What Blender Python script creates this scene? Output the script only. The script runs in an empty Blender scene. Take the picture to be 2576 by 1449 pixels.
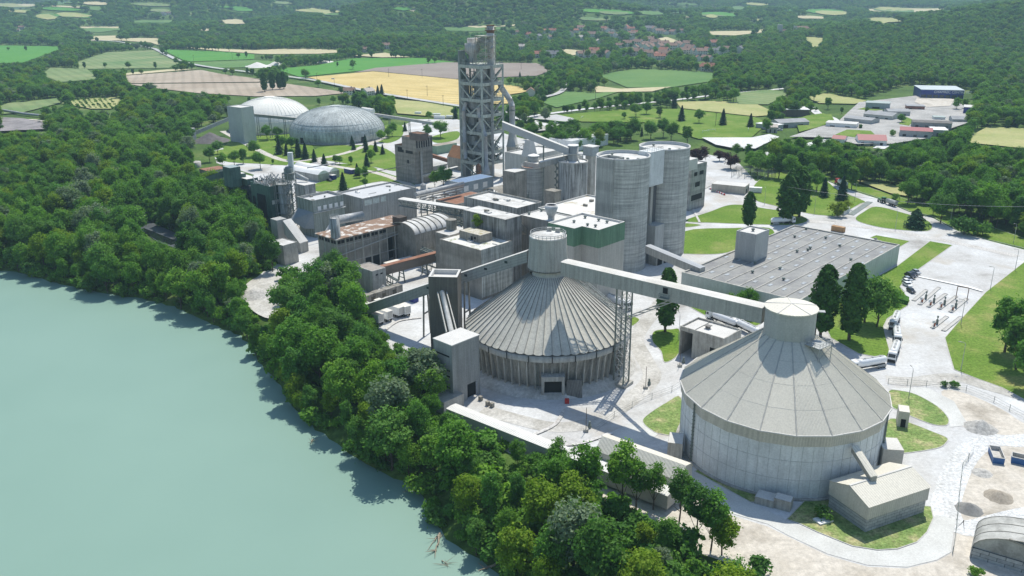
import bpy, math, random, bisect
import numpy as np
from mathutils import Vector, Matrix
from mathutils.geometry import tessellate_polygon
R=math.radians
# ------------------------------------------------------------ camera, world, sun
CX,CY,F,TH,ROLL,H=1288.,724.5,2142.,R(19.3),R(-.35),110.
scn=bpy.context.scene
COL=scn.collection
cr,sr,ct,st=math.cos(ROLL),math.sin(ROLL),math.cos(TH),math.sin(TH)
cam=bpy.data.cameras.new('camera'); camo=bpy.data.objects.new('camera',cam); COL.objects.link(camo)
cam.sensor_width=36; cam.lens=F/2576*36; cam.clip_start=1; cam.clip_end=90000
R0=Vector((1,0,0)); D0=Vector((0,-st,-ct)); FW=Vector((0,ct,-st))
Rv=R0*cr-D0*sr; Dv=R0*sr+D0*cr
m=Matrix.Identity(4)
for i in range(3):
    m[i][0]=Rv[i]; m[i][1]=-Dv[i]; m[i][2]=-FW[i]
m[0][3],m[1][3],m[2][3]=0,0,H
camo.matrix_world=m; scn.camera=camo
SUN_EL,SUN_AZ=R(60),R(22.5)          # azimuth clockwise from +Y
w=bpy.data.worlds.new('World'); scn.world=w; w.use_nodes=True
nt=w.node_tree; sky=nt.nodes.new('ShaderNodeTexSky'); sky.sky_type='NISHITA'; sky.sun_disc=False
sky.sun_elevation=SUN_EL; sky.sun_rotation=SUN_AZ; sky.air_density=1.3; sky.dust_density=.6; sky.ozone_density=2
nt.nodes['Background'].inputs[1].default_value=.14
nt.links.new(sky.outputs[0],nt.nodes['Background'].inputs[0])
sl=bpy.data.lights.new('sun','SUN'); sl.energy=4.9; sl.angle=R(.5); sl.color=(1,.95,.85)
so=bpy.data.objects.new('sun',sl); COL.objects.link(so)
sd=Vector((math.sin(SUN_AZ)*math.cos(SUN_EL),math.cos(SUN_AZ)*math.cos(SUN_EL),math.sin(SUN_EL)))
so.rotation_euler=sd.to_track_quat('Z','Y').to_euler()
vs=scn.view_settings; vs.view_transform='Standard'; vs.look='None'; vs.exposure=.07; vs.gamma=1; vs.use_curve_mapping=False
# ------------------------------------------------------------ survey: photo point -> place on a level
def ray(x,y):
    u,v=(x-CX)/F,(y-CY)/F
    u,v=u*cr+v*sr,-u*sr+v*cr
    return (u,ct-v*st,-(st+v*ct))
def P(x,y,z=0.):
    d=ray(x,y); t=(z-H)/d[2]
    return Vector((d[0]*t,d[1]*t,z))
def Qn(X,Y,Z):
    d=Y*ct+(H-Z)*st; w_=(H-Z)*ct-Y*st
    u,v=X/d,w_/d
    return CX+(u*cr-v*sr)*F, CY+(u*sr+v*cr)*F
def zof(x,yb,yt,zb=0.):
    p=P(x,yb,zb); lo,hi=zb,H
    for i in range(50):
        mm=(lo+hi)/2
        if Qn(p[0],p[1],mm)[1]>yt: lo=mm
        else: hi=mm
    return lo
def dirw(deg): return Vector((math.cos(R(deg)),math.sin(R(deg)),0))
UA,WA=dirw(-43.5),dirw(46.5)
# ------------------------------------------------------------ terrain
WL=-5.
SH=[(-900,640),(-300,665),(0,681),(60,690),(130,712),(200,728),(290,745),(350,752),(430,772),(480,795),(540,822),(598,845),(622,870),(650,920),(690,960),(720,1010),(760,1060),(830,1110),(880,1150),(950,1190),(1010,1215),(1060,1255),(1085,1320),(1120,1365),(1190,1405),(1250,1450),(1330,1530),(1500,1750)]
SHP=np.array([P(x,y,WL)[:2] for x,y in SH])
RIV=np.vstack([SHP,[[SHP[-1][0],-200],[-3000,-200],[-3000,SHP[0][1]]]])
def inpoly(px,py,poly):
    poly=np.asarray(poly,float); ins=np.zeros(np.shape(px),bool); n=len(poly); j=n-1
    for i in range(n):
        xi,yi=poly[i]; xj,yj=poly[j]
        if yi!=yj:
            ins^=((yi>py)!=(yj>py))&(px<(xj-xi)*(py-yi)/(yj-yi)+xi)
        j=i
    return ins
def dshore(px,py):
    d=np.full(np.shape(px),1e9)
    for a,b in zip(SHP[:-1],SHP[1:]):
        ab=b-a; t=np.clip(((px-a[0])*ab[0]+(py-a[1])*ab[1])/(ab@ab),0,1)
        d=np.minimum(d,np.hypot(px-a[0]-ab[0]*t,py-a[1]-ab[1]*t))
    return d
def ss(x,a,b):
    t=np.clip((x-a)/(b-a),0,1); return t*t*(3-2*t)
HG=[(-60,2650,420,330,105),(1350,1950,520,420,75),(1900,1500,500,400,60),(2600,3000,900,600,90),(300,3900,900,350,70),(-1300,3300,700,420,70),(-700,5200,900,600,90),(-2600,4600,1000,500,100),(1500,4700,900,500,110),(-250,1750,160,120,14)]
def T(px,py):
    px=np.asarray(px,float); py=np.asarray(py,float)
    k=ss(py,1750,3200)
    h=k*(22+22*np.sin(px/310+py/520+1)*np.sin(py/410-px/900)+14*np.sin(px/170-py/260+2))
    k2=ss(py,4000,9000)
    h=h+k2*(60+80*np.sin(px/1300+2)*np.sin(py/1700+px/2500)+25*np.sin(px/600+py/900))
    for cx,cy,sx,sy,a in HG: h=h+a*np.exp(-((px-cx)/sx)**2-((py-cy)/sy)**2)*ss(py,900,1500)
    h=h-k2*ss(py,9000,40000)*60
    near=py<1400
    if np.any(near):
        d=dshore(px,py); ins=inpoly(px,py,RIV)
        hb=np.where(ins,WL-np.minimum(d*.5,3),WL+5*ss(d,0,13)+.0)
        h=np.where((px<250)&(py<1600),hb,h)
    return h
def Tz(x,y): return float(T(np.array([x]),np.array([y]))[0])
def PT(x,y):
    d=ray(x,y); t0=(0-H)/d[2]
    if t0*d[1]<1100:
        z=Tz(d[0]*t0,d[1]*t0)
        for i in range(8): t=(z-H)/d[2]; z=Tz(d[0]*t,d[1]*t)
        t=(z-H)/d[2]; return Vector((d[0]*t,d[1]*t,z))
    ts=np.linspace(900,min(t0*1.02,29000),3000); hz_=H+d[2]*ts-T(d[0]*ts,d[1]*ts); k=np.where(hz_<=0)[0]
    i=k[0] if len(k) else len(ts)-1; i=max(i,1); f=hz_[i-1]/(hz_[i-1]-hz_[i]) if len(k) else 1
    t=ts[i-1]+(ts[i]-ts[i-1])*f
    return Vector((d[0]*t,d[1]*t,Tz(d[0]*t,d[1]*t)))
# ------------------------------------------------------------ materials
MATS={}
def newmat(name):
    mt=bpy.data.materials.new(name); mt.use_nodes=True; n=mt.node_tree; b=n.nodes['Principled BSDF']
    b.inputs['Specular IOR Level'].default_value=.25
    return mt,n,b
def N(n,t,**k):
    o=n.nodes.new('ShaderNode'+t)
    for a,v in k.items():
        if a.startswith('i_'):
            o.inputs[a[2:].replace('_',' ')].default_value=v
        else: setattr(o,a,v)
    return o
def mapped(n,scale=(1,1,1),rot=0):
    g=N(n,'NewGeometry'); mp=N(n,'Mapping'); mp.inputs['Scale'].default_value=scale; mp.inputs['Rotation'].default_value=(0,0,rot)
    n.links.new(g.outputs['Position'],mp.inputs['Vector']); return mp.outputs[0]
def noise(n,vec,scale,detail=4,rough=.6):
    o=N(n,'TexNoise'); o.inputs['Scale'].default_value=scale; o.inputs['Detail'].default_value=detail; o.inputs['Roughness'].default_value=rough
    n.links.new(vec,o.inputs['Vector']); return o.outputs['Fac']
def ramp(n,fac,stops):
    o=N(n,'ValToRGB'); e=o.color_ramp.elements
    e[0].position,e[0].color=stops[0][0],(*stops[0][1],1); e[1].position,e[1].color=stops[-1][0],(*stops[-1][1],1)
    for p_,c in stops[1:-1]:
        x=e.new(p_); x.color=(*c,1)
    n.links.new(fac,o.inputs[0]); return o.outputs[0]
def mix(n,fac,a,b,mode='MIX'):
    o=N(n,'MixRGB',blend_type=mode)
    for s,i in ((fac,0),(a,1),(b,2)):
        if isinstance(s,(int,float)): o.inputs[i].default_value=s
        elif isinstance(s,tuple): o.inputs[i].default_value=(*s,1)
        else: n.links.new(s,o.inputs[i])
    return o.outputs[0]
def mul(c,k): return tuple(min(1,x*k) for x in c)
def surf(name,c,var=.25,scale=.35,c2=None,rough=.8,ribs=None,streak=0,bump=.0,bands=0,thr=(.4,.65),metal=0,fine=2.5):
    """worn surface: large blotches towards c2, fine grain, vertical streaks, ribs (direction,pitch), horizontal pour bands"""
    if name in MATS: return MATS[name]
    mt,n,b=newmat(name); c2=c2 or mul(c,1-var)
    v=mapped(n)
    col=ramp(n,noise(n,v,scale,6,.65),[(thr[0],c),(thr[1],c2)])
    col=mix(n,.34,col,ramp(n,noise(n,v,fine,3,.7),[(.3,(.62,.62,.62)),(.7,(1.3,1.3,1.3))]),'MULTIPLY')
    if streak:
        s=noise(n,mapped(n,(1.3,1.3,.07)),.9,5,.7)
        col=mix(n,streak,col,ramp(n,s,[(.42,(1.12,1.12,1.12)),(.62,(.35,.34,.33))]),'MULTIPLY')
    if bands:
        s=noise(n,mapped(n,(.03,.03,.8)),1.3,5,.75)
        col=mix(n,bands,col,ramp(n,s,[(.35,(1.3,1.3,1.3)),(.5,(.9,.92,.93)),(.68,(.48,.5,.52))]),'MULTIPLY')
    if ribs:
        a,pitch,amt=ribs
        wv=N(n,'TexWave',wave_type='BANDS',bands_direction='Z' if a=='z' else 'X')
        wv.inputs['Scale'].default_value=1/pitch*.314; wv.inputs['Distortion'].default_value=0
        n.links.new(mapped(n,(1,1,1),0 if a=='z' else R(-a)),wv.inputs['Vector'])
        col=mix(n,amt,col,ramp(n,wv.outputs['Fac'],[(.2,(.55,.55,.55)),(.6,(1.1,1.1,1.1))]),'MULTIPLY')
    n.links.new(col,b.inputs['Base Color']); b.inputs['Roughness'].default_value=rough; b.inputs['Metallic'].default_value=metal
    if bump:
        bp=N(n,'Bump'); bp.inputs['Strength'].default_value=bump; bp.inputs['Distance'].default_value=.3
        n.links.new(noise(n,v,1.2,5,.7),bp.inputs['Height']); n.links.new(bp.outputs[0],b.inputs['Normal'])
    MATS[name]=mt; return mt
def ground(name,stops,scale=.08,detail=8,rough=.95,fine=(1.2,.35),stripes=None,bump=0.,patch=None):
    if name in MATS: return MATS[name]
    mt,n,b=newmat(name); v=mapped(n)
    col=ramp(n,noise(n,v,scale,detail,.62),stops)
    f=fine[1]
    col=mix(n,1,col,ramp(n,noise(n,v,fine[0],3,.8),[(.3,(1-f,)*3),(.7,(1+f,)*3)]),'MULTIPLY')
    if patch:
        sc,c3,a,bb=patch
        fc=ramp(n,noise(n,v,sc,6,.6),[(a,(0,0,0)),(bb,(1,1,1))])
        col=mix(n,fc,col,c3)
    if stripes:
        ang,pitch,amt=stripes
        wv=N(n,'TexWave',wave_type='BANDS',bands_direction='X'); wv.inputs['Scale'].default_value=.314/pitch; wv.inputs['Distortion'].default_value=.6; wv.inputs['Detail'].default_value=2
        n.links.new(mapped(n,(1,1,1),R(-ang)),wv.inputs['Vector'])
        col=mix(n,amt,col,ramp(n,wv.outputs['Fac'],[(.1,(.6,.62,.6)),(.5,(1.1,1.1,1.1))]),'MULTIPLY')
    n.links.new(col,b.inputs['Base Color']); b.inputs['Roughness'].default_value=rough; b.inputs['Specular IOR Level'].default_value=.1
    if bump:
        bp=N(n,'Bump'); bp.inputs['Strength'].default_value=bump; bp.inputs['Distance'].default_value=.4
        n.links.new(noise(n,v,2.,4,.7),bp.inputs['Height']); n.links.new(bp.outputs[0],b.inputs['Normal'])
    MATS[name]=mt; return mt
def plain(name,c,rough=.5,metal=0,spec=.4):
    if name in MATS: return MATS[name]
    mt,n,b=newmat(name); v=mapped(n)
    col=mix(n,.5,c,ramp(n,noise(n,v,2.2,3,.7),[(.35,(.8,.8,.8)),(.65,(1.12,1.12,1.12))]),'MULTIPLY')
    n.links.new(col,b.inputs['Base Color']); b.inputs['Roughness'].default_value=rough; b.inputs['Metallic'].default_value=metal; b.inputs['Specular IOR Level'].default_value=spec
    MATS[name]=mt; return mt
def foliage(name,cols,trans=.34):
    mt,n,b=newmat(name); oi=N(n,'ObjectInfo'); v=mapped(n)
    st_=[(i/(len(cols)-1),c) for i,c in enumerate(cols)]
    col=ramp(n,oi.outputs['Random'],st_)
    col=mix(n,1,col,ramp(n,noise(n,v,.45,4,.7),[(.3,(.6,.66,.55)),(.7,(1.45,1.35,1.4))]),'MULTIPLY')
    n.links.new(col,b.inputs['Base Color']); b.inputs['Roughness'].default_value=.7; b.inputs['Specular IOR Level'].default_value=.12
    tr=N(n,'BsdfTranslucent'); n.links.new(mix(n,1,col,(1.3,1.5,.5),'MULTIPLY'),tr.inputs[0])
    ms=N(n,'MixShader'); ms.inputs[0].default_value=trans
    n.links.new(b.outputs[0],ms.inputs[1]); n.links.new(tr.outputs[0],ms.inputs[2])
    n.links.new(ms.outputs[0],n.nodes['Material Output'].inputs[0]); MATS[name]=mt; return mt
M_CONC=surf('concrete',(.46,.45,.41),.3,.25,streak=.4,bump=.15)
M_CONCD=surf('dark concrete',(.33,.312,.27),.35,.22,streak=.45,bump=.15)
M_SILO=surf('silo concrete',(.52,.525,.495),.2,.18,streak=.3,bands=.8,bump=.1)
M_SILOW=surf('stained silo',(.40,.41,.40),.5,.14,c2=(.17,.17,.17),streak=.9,thr=(.5,.75))
M_SILOB=surf('cast silo wall',(.70,.73,.73),.2,.15,streak=.14,bump=.1)
M_CLAD=surf('grey cladding',(.43,.425,.395),.15,.1,rough=.5,streak=.35)
M_CLADU=surf('ribbed cladding',(.44,.45,.44),.15,.1,rough=.5,ribs=(-43.5,.55,.6),streak=.35)
M_CLADD=surf('dark cladding',(.2,.195,.18),.15,.1,rough=.6,ribs=(-43.5,.55,.35),streak=.5)
M_BEIGE=surf('beige cladding',(.52,.50,.43),.1,.1,rough=.5,ribs=(24,.6,.25),streak=.12)
M_BROOF=surf('beige roof',(.66,.63,.54),.08,.1,rough=.5,ribs=(24.6,.6,.28),streak=0)
M_CROOF=surf('cone roof sheet',(.68,.65,.565),.1,.05,rough=.5)
M_SLATE=surf('weathered cone sheet',(.57,.55,.48),.22,.1,streak=.2,rough=.55)
M_PALE=surf('pale flat roof',(.60,.59,.56),.12,.12,rough=.8)
M_DUSTR=surf('dusty roof',(.62,.62,.60),.25,.2,c2=(.40,.39,.36),streak=0)
M_FELT=surf('grey roof felt',(.31,.31,.295),.25,.12,c2=(.22,.22,.22),rough=.85,ribs=(46.5,1.1,.25))
M_LITE=surf('light metal roof',(.62,.63,.62),.1,.2,rough=.45,ribs=(-43.5,.6,.3))
M_MOSS=surf('mossy rust roof',(.25,.165,.115),.3,.3,c2=(.62,.6,.56),thr=(.52,.62),rough=.9)
M_RUSTR=surf('rusty tin roof',(.29,.155,.105),.3,.3,c2=(.22,.10,.06),rough=.9)
M_RUST=surf('rust',(.20,.11,.07),.3,.8,rough=.9)
M_GREENM=surf('green metal',(.095,.165,.14),.3,.2,rough=.55,streak=.4)
M_GREENB=surf('green band',(.13,.25,.165),.15,.15,rough=.5,streak=.4)
M_STEEL=surf('grey green steel',(.20,.235,.215),.3,.5,rough=.55,streak=.2)
M_STEELL=surf('light steel',(.42,.43,.42),.2,.5,rough=.45)
M_DUCT=surf('duct metal',(.44,.45,.45),.25,.4,rough=.45,streak=.3)
M_DOME=surf('dome sheet',(.54,.58,.57),.5,.12,c2=(.30,.33,.33),rough=.65,streak=.65)
M_DOMEW=surf('white dome sheet',(.80,.79,.73),.1,.12,rough=.7,streak=.08)
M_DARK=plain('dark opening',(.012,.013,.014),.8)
M_GLASS=plain('window glass',(.03,.04,.05),.12,0,.6)
M_WHITE=plain('white paint',(.78,.79,.79),.35)
M_WHITER=surf('white roof paint',(.8,.8,.78),.12,.3,rough=.5)
M_TANK=plain('white tank',(.8,.81,.82),.25)
M_BLACK=plain('black rubber',(.02,.02,.02),.7)
M_BLUE=plain('navy sheet',(.02,.035,.22),.45)
M_BLUEL=plain('blue paint',(.03,.12,.32),.5)
M_RED=plain('red paint',(.45,.03,.025),.45)
M_REDW=plain('wine red roof',(.28,.05,.06),.6)
M_YEL=plain('yellow paint',(.6,.35,.03),.5)
M_GRN=plain('tractor green',(.03,.18,.04),.5)
M_WOODP=plain('wood post',(.12,.09,.07),.9)
M_KERB=surf('kerb stone',(.5,.49,.46),.2,.8)
M_HEDGE=ground('hedge leaf',[(.35,(.03,.09,.012)),(.65,(.07,.17,.025))],1.5,6,bump=.6)
M_DUST=ground('dusty yard',[(.3,(.30,.29,.27)),(.43,(.47,.465,.45)),(.55,(.53,.535,.53)),(.66,(.62,.63,.63))],.045,10,fine=(.9,.14),patch=(.028,(.44,.41,.36),.56,.66),bump=.1)
M_SLAB=surf('concrete road',(.58,.585,.56),.1,.1,c2=(.48,.48,.455),bump=.05)
M_TRACK=ground('tyre worn ground',[(.35,(.36,.345,.31)),(.6,(.52,.51,.48))],.12,8,fine=(1,.25))
M_SAND=ground('sandy ground',[(.3,(.44,.40,.335)),(.5,(.56,.52,.455)),(.64,(.38,.345,.29))],.06,10,fine=(.7,.2),bump=.25)
M_LAWN=ground('mown lawn',[(.3,(.095,.185,.022)),(.5,(.13,.215,.032)),(.72,(.22,.27,.07))],.05,8,fine=(1.1,.42),stripes=(60,2.2,.3),patch=(.035,(.27,.27,.10),.58,.76),bump=.3)
M_ROUGH=ground('rough grass',[(.3,(.10,.19,.05)),(.5,(.2,.27,.09)),(.68,(.40,.36,.20))],.16,9,fine=(1.3,.5),bump=.5)
M_ASPH=ground('grey road',[(.3,(.40,.40,.39)),(.7,(.50,.50,.49))],.05,6,fine=(1,.1))
M_WALLG=ground('forest floor',[(.3,(.018,.03,.010)),(.6,(.04,.055,.02)),(.75,(.10,.10,.05))],.12,8)
# ------------------------------------------------------------ mesh builder
class MB:
    def __init__(s): s.v=[]; s.f=[]
    def add(s,vs_,fs): o=len(s.v); s.v+= [tuple(x) for x in vs_]; s.f+=[tuple(o+i for i in f) for f in fs]; return s
    def poly(s,pts): return s.add(pts,[tuple(range(len(pts)))])
    def prism(s,pts,z0,z1,top=True,bot=False):
        n=len(pts); vs_=[(p[0],p[1],z0) for p in pts]+[(p[0],p[1],z1) for p in pts]
        fs=[(i,(i+1)%n,n+(i+1)%n,n+i) for i in range(n)]
        if top: fs.append(tuple(range(n,2*n)))
        if bot: fs.append(tuple(range(n-1,-1,-1)))
        return s.add(vs_,fs)
    def box(s,x0,y0,z0,x1,y1,z1): return s.prism([(x0,y0),(x1,y0),(x1,y1),(x0,y1)],z0,z1,True,True)
    def obox(s,c,d,l,w,z0,z1):
        c=Vector((c[0],c[1],0)); d=Vector((d[0],d[1],0)).normalized(); e=Vector((-d.y,d.x,0))
        return s.prism([c-d*l/2-e*w/2,c+d*l/2-e*w/2,c+d*l/2+e*w/2,c-d*l/2+e*w/2],z0,z1,True,True)
    def beam(s,p,q,w,h=None):
        p,q=Vector(p),Vector(q); h=h or w; d=(q-p)
        if d.length<1e-6: return s
        d.normalize(); a=d.cross(Vector((0,0,1)))
        if a.length<.01: a=Vector((1,0,0))
        a.normalize(); b=a.cross(d).normalized()
        vs_=[]
        for c in (p,q):
            for i,j in ((-1,-1),(1,-1),(1,1),(-1,1)): vs_.append(c+a*w/2*i+b*h/2*j)
        return s.add(vs_,[(0,1,2,3),(7,6,5,4),(0,4,5,1),(1,5,6,2),(2,6,7,3),(3,7,4,0)])
    def tube(s,p,q,r0,r1=None,n=10,cap=True):
        p,q=Vector(p),Vector(q); r1=r0 if r1 is None else r1; d=(q-p).normalized(); a=d.cross(Vector((0,0,1)))
        if a.length<.01: a=Vector((1,0,0))
        a.normalize(); b=a.cross(d); vs_=[]
        for c,r in ((p,r0),(q,r1)):
            for i in range(n): t=2*math.pi*i/n; vs_.append(c+a*r*math.cos(t)+b*r*math.sin(t))
        fs=[(i,(i+1)%n,n+(i+1)%n,n+i) for i in range(n)]
        if cap: fs+=[tuple(range(n)),tuple(range(2*n-1,n-1,-1))]
        return s.add(vs_,fs)
    def path(s,pts,r,n=10):
        for a,b in zip(pts[:-1],pts[1:]): s.tube(a,b,r,r,n)
        return s
    def lathe(s,c,prof,n=32,rot=0,top=True,bot=False,sx=1,sy=1):
        vs_=[]; m_=len(prof)
        for r,z in prof:
            for i in range(n): t=2*math.pi*i/n+rot; vs_.append((c[0]+sx*r*math.cos(t),c[1]+sy*r*math.sin(t),z))
        fs=[(k*n+i,k*n+(i+1)%n,(k+1)*n+(i+1)%n,(k+1)*n+i) for k in range(m_-1) for i in range(n)]
        if top: fs.append(tuple((m_-1)*n+i for i in range(n)))
        if bot: fs.append(tuple(range(n-1,-1,-1)))
        return s.add(vs_,fs)
    def ext(s,prof,y0,y1):          # x-z profile pushed along y
        n=len(prof); vs_=[(x,y0,z) for x,z in prof]+[(x,y1,z) for x,z in prof]
        return s.add(vs_,[(i,(i+1)%n,n+(i+1)%n,n+i) for i in range(n)]+[tuple(range(n)),tuple(range(2*n-1,n-1,-1))])
    def build(s,name,mat,parent=None,smooth=False):
        me=bpy.data.meshes.new(name); off=parent.location if parent is not None and 'loc0' in parent else Vector((0,0,0))
        if parent is not None:
            off=Vector(parent['loc0'])
        me.from_pydata([(x-off[0],y-off[1],z-off[2]) for x,y,z in s.v],[],s.f); me.update()
        if smooth:
            me.polygons.foreach_set('use_smooth',[len(p.vertices)<=4 for p in me.polygons])
        me.materials.append(mat)
        o=bpy.data.objects.new(name,me); COL.objects.link(o)
        if parent is not None: o.parent=parent; o['loc0']=tuple(off)
        return o
def finish(o,label,cat,group=None):
    o['label']=label; o['category']=cat
    if group: o['group']=group
    return o
def root(name,label,cat,loc=(0,0,0),group=None):
    o=bpy.data.objects.new(name,None); COL.objects.link(o); o.location=loc; o['loc0']=tuple(loc); o.empty_display_size=1
    return finish(o,label,cat,group)
def copytree(o,parent=None):
    c=o.copy(); COL.objects.link(c); c.parent=parent
    for ch in list(o.children): copytree(ch,c)
    return c
# ------------------------------------------------------------ ground sheet, water
def spread(a,b,step,g,lim):
    out=[a]; s_=step
    while out[-1]<lim:
        if out[-1]>b: s_*=g
        out.append(out[-1]+s_)
    return out
xs=spread(0,300,5,1.09,26000); xs=[-x for x in xs[:0:-1]]+xs
ys=[-400,-200,-100]+spread(0,620,5,1.045,30000)
X,Y=np.meshgrid(xs,ys); Z=T(X,Y)-.02
nx,ny=len(xs),len(ys)
me=bpy.data.meshes.new('ground')
idx=np.arange(nx*ny).reshape(ny,nx)
fc=np.stack([idx[:-1,:-1],idx[:-1,1:],idx[1:,1:],idx[1:,:-1]],-1).reshape(-1,4)
me.from_pydata(np.stack([X,Y,Z],-1).reshape(-1,3).tolist(),[],fc.tolist()); me.update()
me.polygons.foreach_set('use_smooth',[True]*len(me.polygons))
gm=ground('meadow',[(.3,(.04,.08,.02)),(.55,(.08,.14,.03)),(.7,(.16,.19,.07))],.02,9,fine=(.5,.4)); me.materials.append(gm)
g=bpy.data.objects.new('ground',me); COL.objects.link(g); g['kind']='structure'
mt,n,b=newmat('river water'); v=mapped(n)
c=ramp(n,noise(n,mapped(n,(1,1,1)),.012,3),[(.3,(.185,.295,.245)),(.7,(.21,.325,.27))]); n.links.new(c,b.inputs['Base Color'])
b.inputs['Roughness'].default_value=.5; b.inputs['Specular IOR Level'].default_value=.15
bp=N(n,'Bump'); bp.inputs['Strength'].default_value=.12; bp.inputs['Distance'].default_value=.15
n.links.new(noise(n,v,1.1,4),bp.inputs['Height']); n.links.new(bp.outputs[0],b.inputs['Normal'])
wm=MB(); wm.poly([(-1600,-300,WL),(120,-300,WL),(120,260,WL),(-60,420,WL),(-500,700,WL),(-1600,900,WL)])
o=wm.build('river_water',mt); o['kind']='structure'
# ------------------------------------------------------------ draped sheets
CLEAR=[]     # photo outlines that no wood may cover
LV={}
SN=[0]
def sheet(name,pts,mat,dz,z=None,clear=True,world=False,maxe=60):
    SN[0]+=1; dz+=SN[0]*.0017*(1 if z==0 else 8)
    ps=[Vector(p) for p in pts] if world else [PT(*p) if z is None else P(*p,z) for p in pts]
    if clear and not world: CLEAR.append(pts)
    tri=[tuple(ps[i] for i in t) for t in tessellate_polygon([ps])]
    out=[]
    while tri:
        a,b,c=tri.pop(); e=[(a-b).length,(b-c).length,(c-a).length]
        if max(e)>maxe and z is None and max(abs(a.y),abs(b.y))>1300:
            k=e.index(max(e)); a,b,c=[(a,b,c),(b,c,a),(c,a,b)][k]; m_=(a+b)/2; tri+=[(a,m_,c),(m_,b,c)]
        else: out.append((a,b,c))
    mb=MB()
    for t in out:
        vv=[(p.x,p.y,(Tz(p.x,p.y) if p.y>1300 else (z or 0))+dz) for p in t]
        n_=(Vector(vv[1])-Vector(vv[0])).cross(Vector(vv[2])-Vector(vv[0]))
        mb.poly(vv if n_.z>0 else vv[::-1])
    o=mb.build(name,mat); o['kind']='structure'; return o
def ribbon(name,pts,w,mat,dz,clear=True):
    SN[0]+=1; dz+=SN[0]*.0017*(8 if pts[0][1]<300 else 1)
    ps=[PT(*p) for p in pts]; L=[];Rr=[]
    fine=[]
    for i in range(len(ps)-1):     # Catmull-Rom
        p0=ps[max(i-1,0)];p1=ps[i];p2=ps[i+1];p3=ps[min(i+2,len(ps)-1)]
        for k in range(6):
            t=k/6; fine.append(.5*((2*p1)+(p2-p0)*t+(2*p0-5*p1+4*p2-p3)*t*t+(3*p1-p0-3*p2+p3)*t**3))
    fine.append(ps[-1]); mb=MB()
    for i,p in enumerate(fine):
        d=(fine[min(i+1,len(fine)-1)]-fine[max(i-1,0)]); d.z=0; d.normalize(); e=Vector((-d.y,d.x,0))
        L.append(p+e*w/2); Rr.append(p-e*w/2)
    for i in range(len(fine)-1):
        q=[Rr[i],Rr[i+1],L[i+1],L[i]]
        mb.poly([(p.x,p.y,max(Tz(p.x,p.y),0)+dz) for p in q])
    if clear:
        for a,b_ in zip(fine[:-1:3],fine[3::3]):
            qa=Qn(*a);qb=Qn(*b_); h_=max(2.5,w/2/a.y*500)
            CLEAR.append([(qa[0],qa[1]-h_),(qb[0],qb[1]-h_),(qb[0],qb[1]+h_),(qa[0],qa[1]+h_)])
    o=mb.build(name,mat); o['kind']='structure'; return o
def smooth(pts,k=4):
    n_=len(pts); out=[]
    for i in range(n_):
        p0,p1,p2,p3=[np.array(pts[(i+j)%n_],float) for j in (-1,0,1,2)]
        for q in range(k):
            t=q/k; out.append(tuple(.5*((2*p1)+(p2-p0)*t+(2*p0-5*p1+4*p2-p3)*t*t+(3*p1-p0-3*p2+p3)*t**3)))
    return out
def lawn(pts,mat=M_LAWN,name='lawn',kerb=True,sm=True,dz=.07,clear=True):
    pts=smooth(pts) if sm else pts
    o=sheet(name,pts,mat,dz,0,clear)
    if kerb:
        mb=MB(); ps=[P(*p) for p in pts]
        for a,b_ in zip(ps,ps[1:]+ps[:1]): mb.beam(a+Vector((0,0,.06)),b_+Vector((0,0,.06)),.22,.14)
        k=mb.build('kerb',M_KERB); k['kind']='structure'
    return o
YARD=[(620,720),(700,800),(880,800),(960,880),(1080,1000),(1130,1060),(1300,1150),(1480,1230),(1640,1310),(1760,1340),(1870,1380),(1880,1560),(2800,1560),(2800,690),(2576,628),(2482,604),(2407,580),(2342,546),(2287,533),(2212,501),(2132,476),(2082,456),(1990,470),(1900,455),(1850,400),(1760,385),(1500,390),(1300,345),(1150,300),(1050,300),(950,340),(870,365),(790,402),(740,415),(640,408),(560,372),(535,380),(545,410),(640,440),(600,470),(560,500),(700,560),(690,660)]
sheet('yard',YARD,M_DUST,.0,0,clear=False)
sheet('sandy_ground',[(1740,1235),(1810,1288),(1932,1325),(1982,1350),(2082,1398),(2182,1426),(2282,1430),(2357,1412),(2396,1390),(2408,1306),(2400,1220),(2440,1150),(2500,1122),(2576,1115),(2760,1110),(2760,1560),(1880,1560),(1840,1420),(1700,1370),(1560,1310),(1440,1240),(1480,1205),(1500,1170),(1620,1235)],M_SAND,.03,0,False)
sheet('sandy_ground',smooth([(2368,985),(2430,990),(2520,1030),(2576,1065),(2660,1095),(2560,1098),(2440,1080),(2400,1050)]),M_SAND,.03,0,False)
sheet('gravel_area',smooth([(605,740),(640,700),(700,690),(720,750),(690,800),(640,785)]),M_TRACK,.04,0)
sheet('concrete_road',[(1747,1186),(1888,1264),(1932,1287),(1980,1308),(2057,1341),(2144,1376),(2207,1386),(2257,1384),(2307,1366),(2332,1341),(2348,1304),(2352,1296),(2404,1306),(2392,1389),(2357,1409),(2282,1427),(2182,1422),(2082,1394),(1982,1347),(1932,1319),(1813,1284),(1750,1240)],M_SLAB,.06,0)
sheet('concrete_road',[(2236,978),(2330,974),(2400,1010),(2430,1060),(2440,1070),(2390,1075),(2387,1062),(2357,1022),(2307,994),(2269,984)],M_SLAB,.06,0)
sheet('concrete_road',[(1500,1105),(1660,1030),(1712,990),(1716,1000),(1678,1012),(1625,1047),(1618,1064),(1638,1082),(1658,1090),(1610,1130),(1560,1130)],M_SLAB,.06,0)
ribbon('tyre_track',[(1215,1030),(1300,1055),(1400,1075),(1500,1060),(1580,1010),(1640,950),(1620,900),(1600,850),(1640,790),(1680,740)],5.5,M_TRACK,.04,False)
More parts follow.
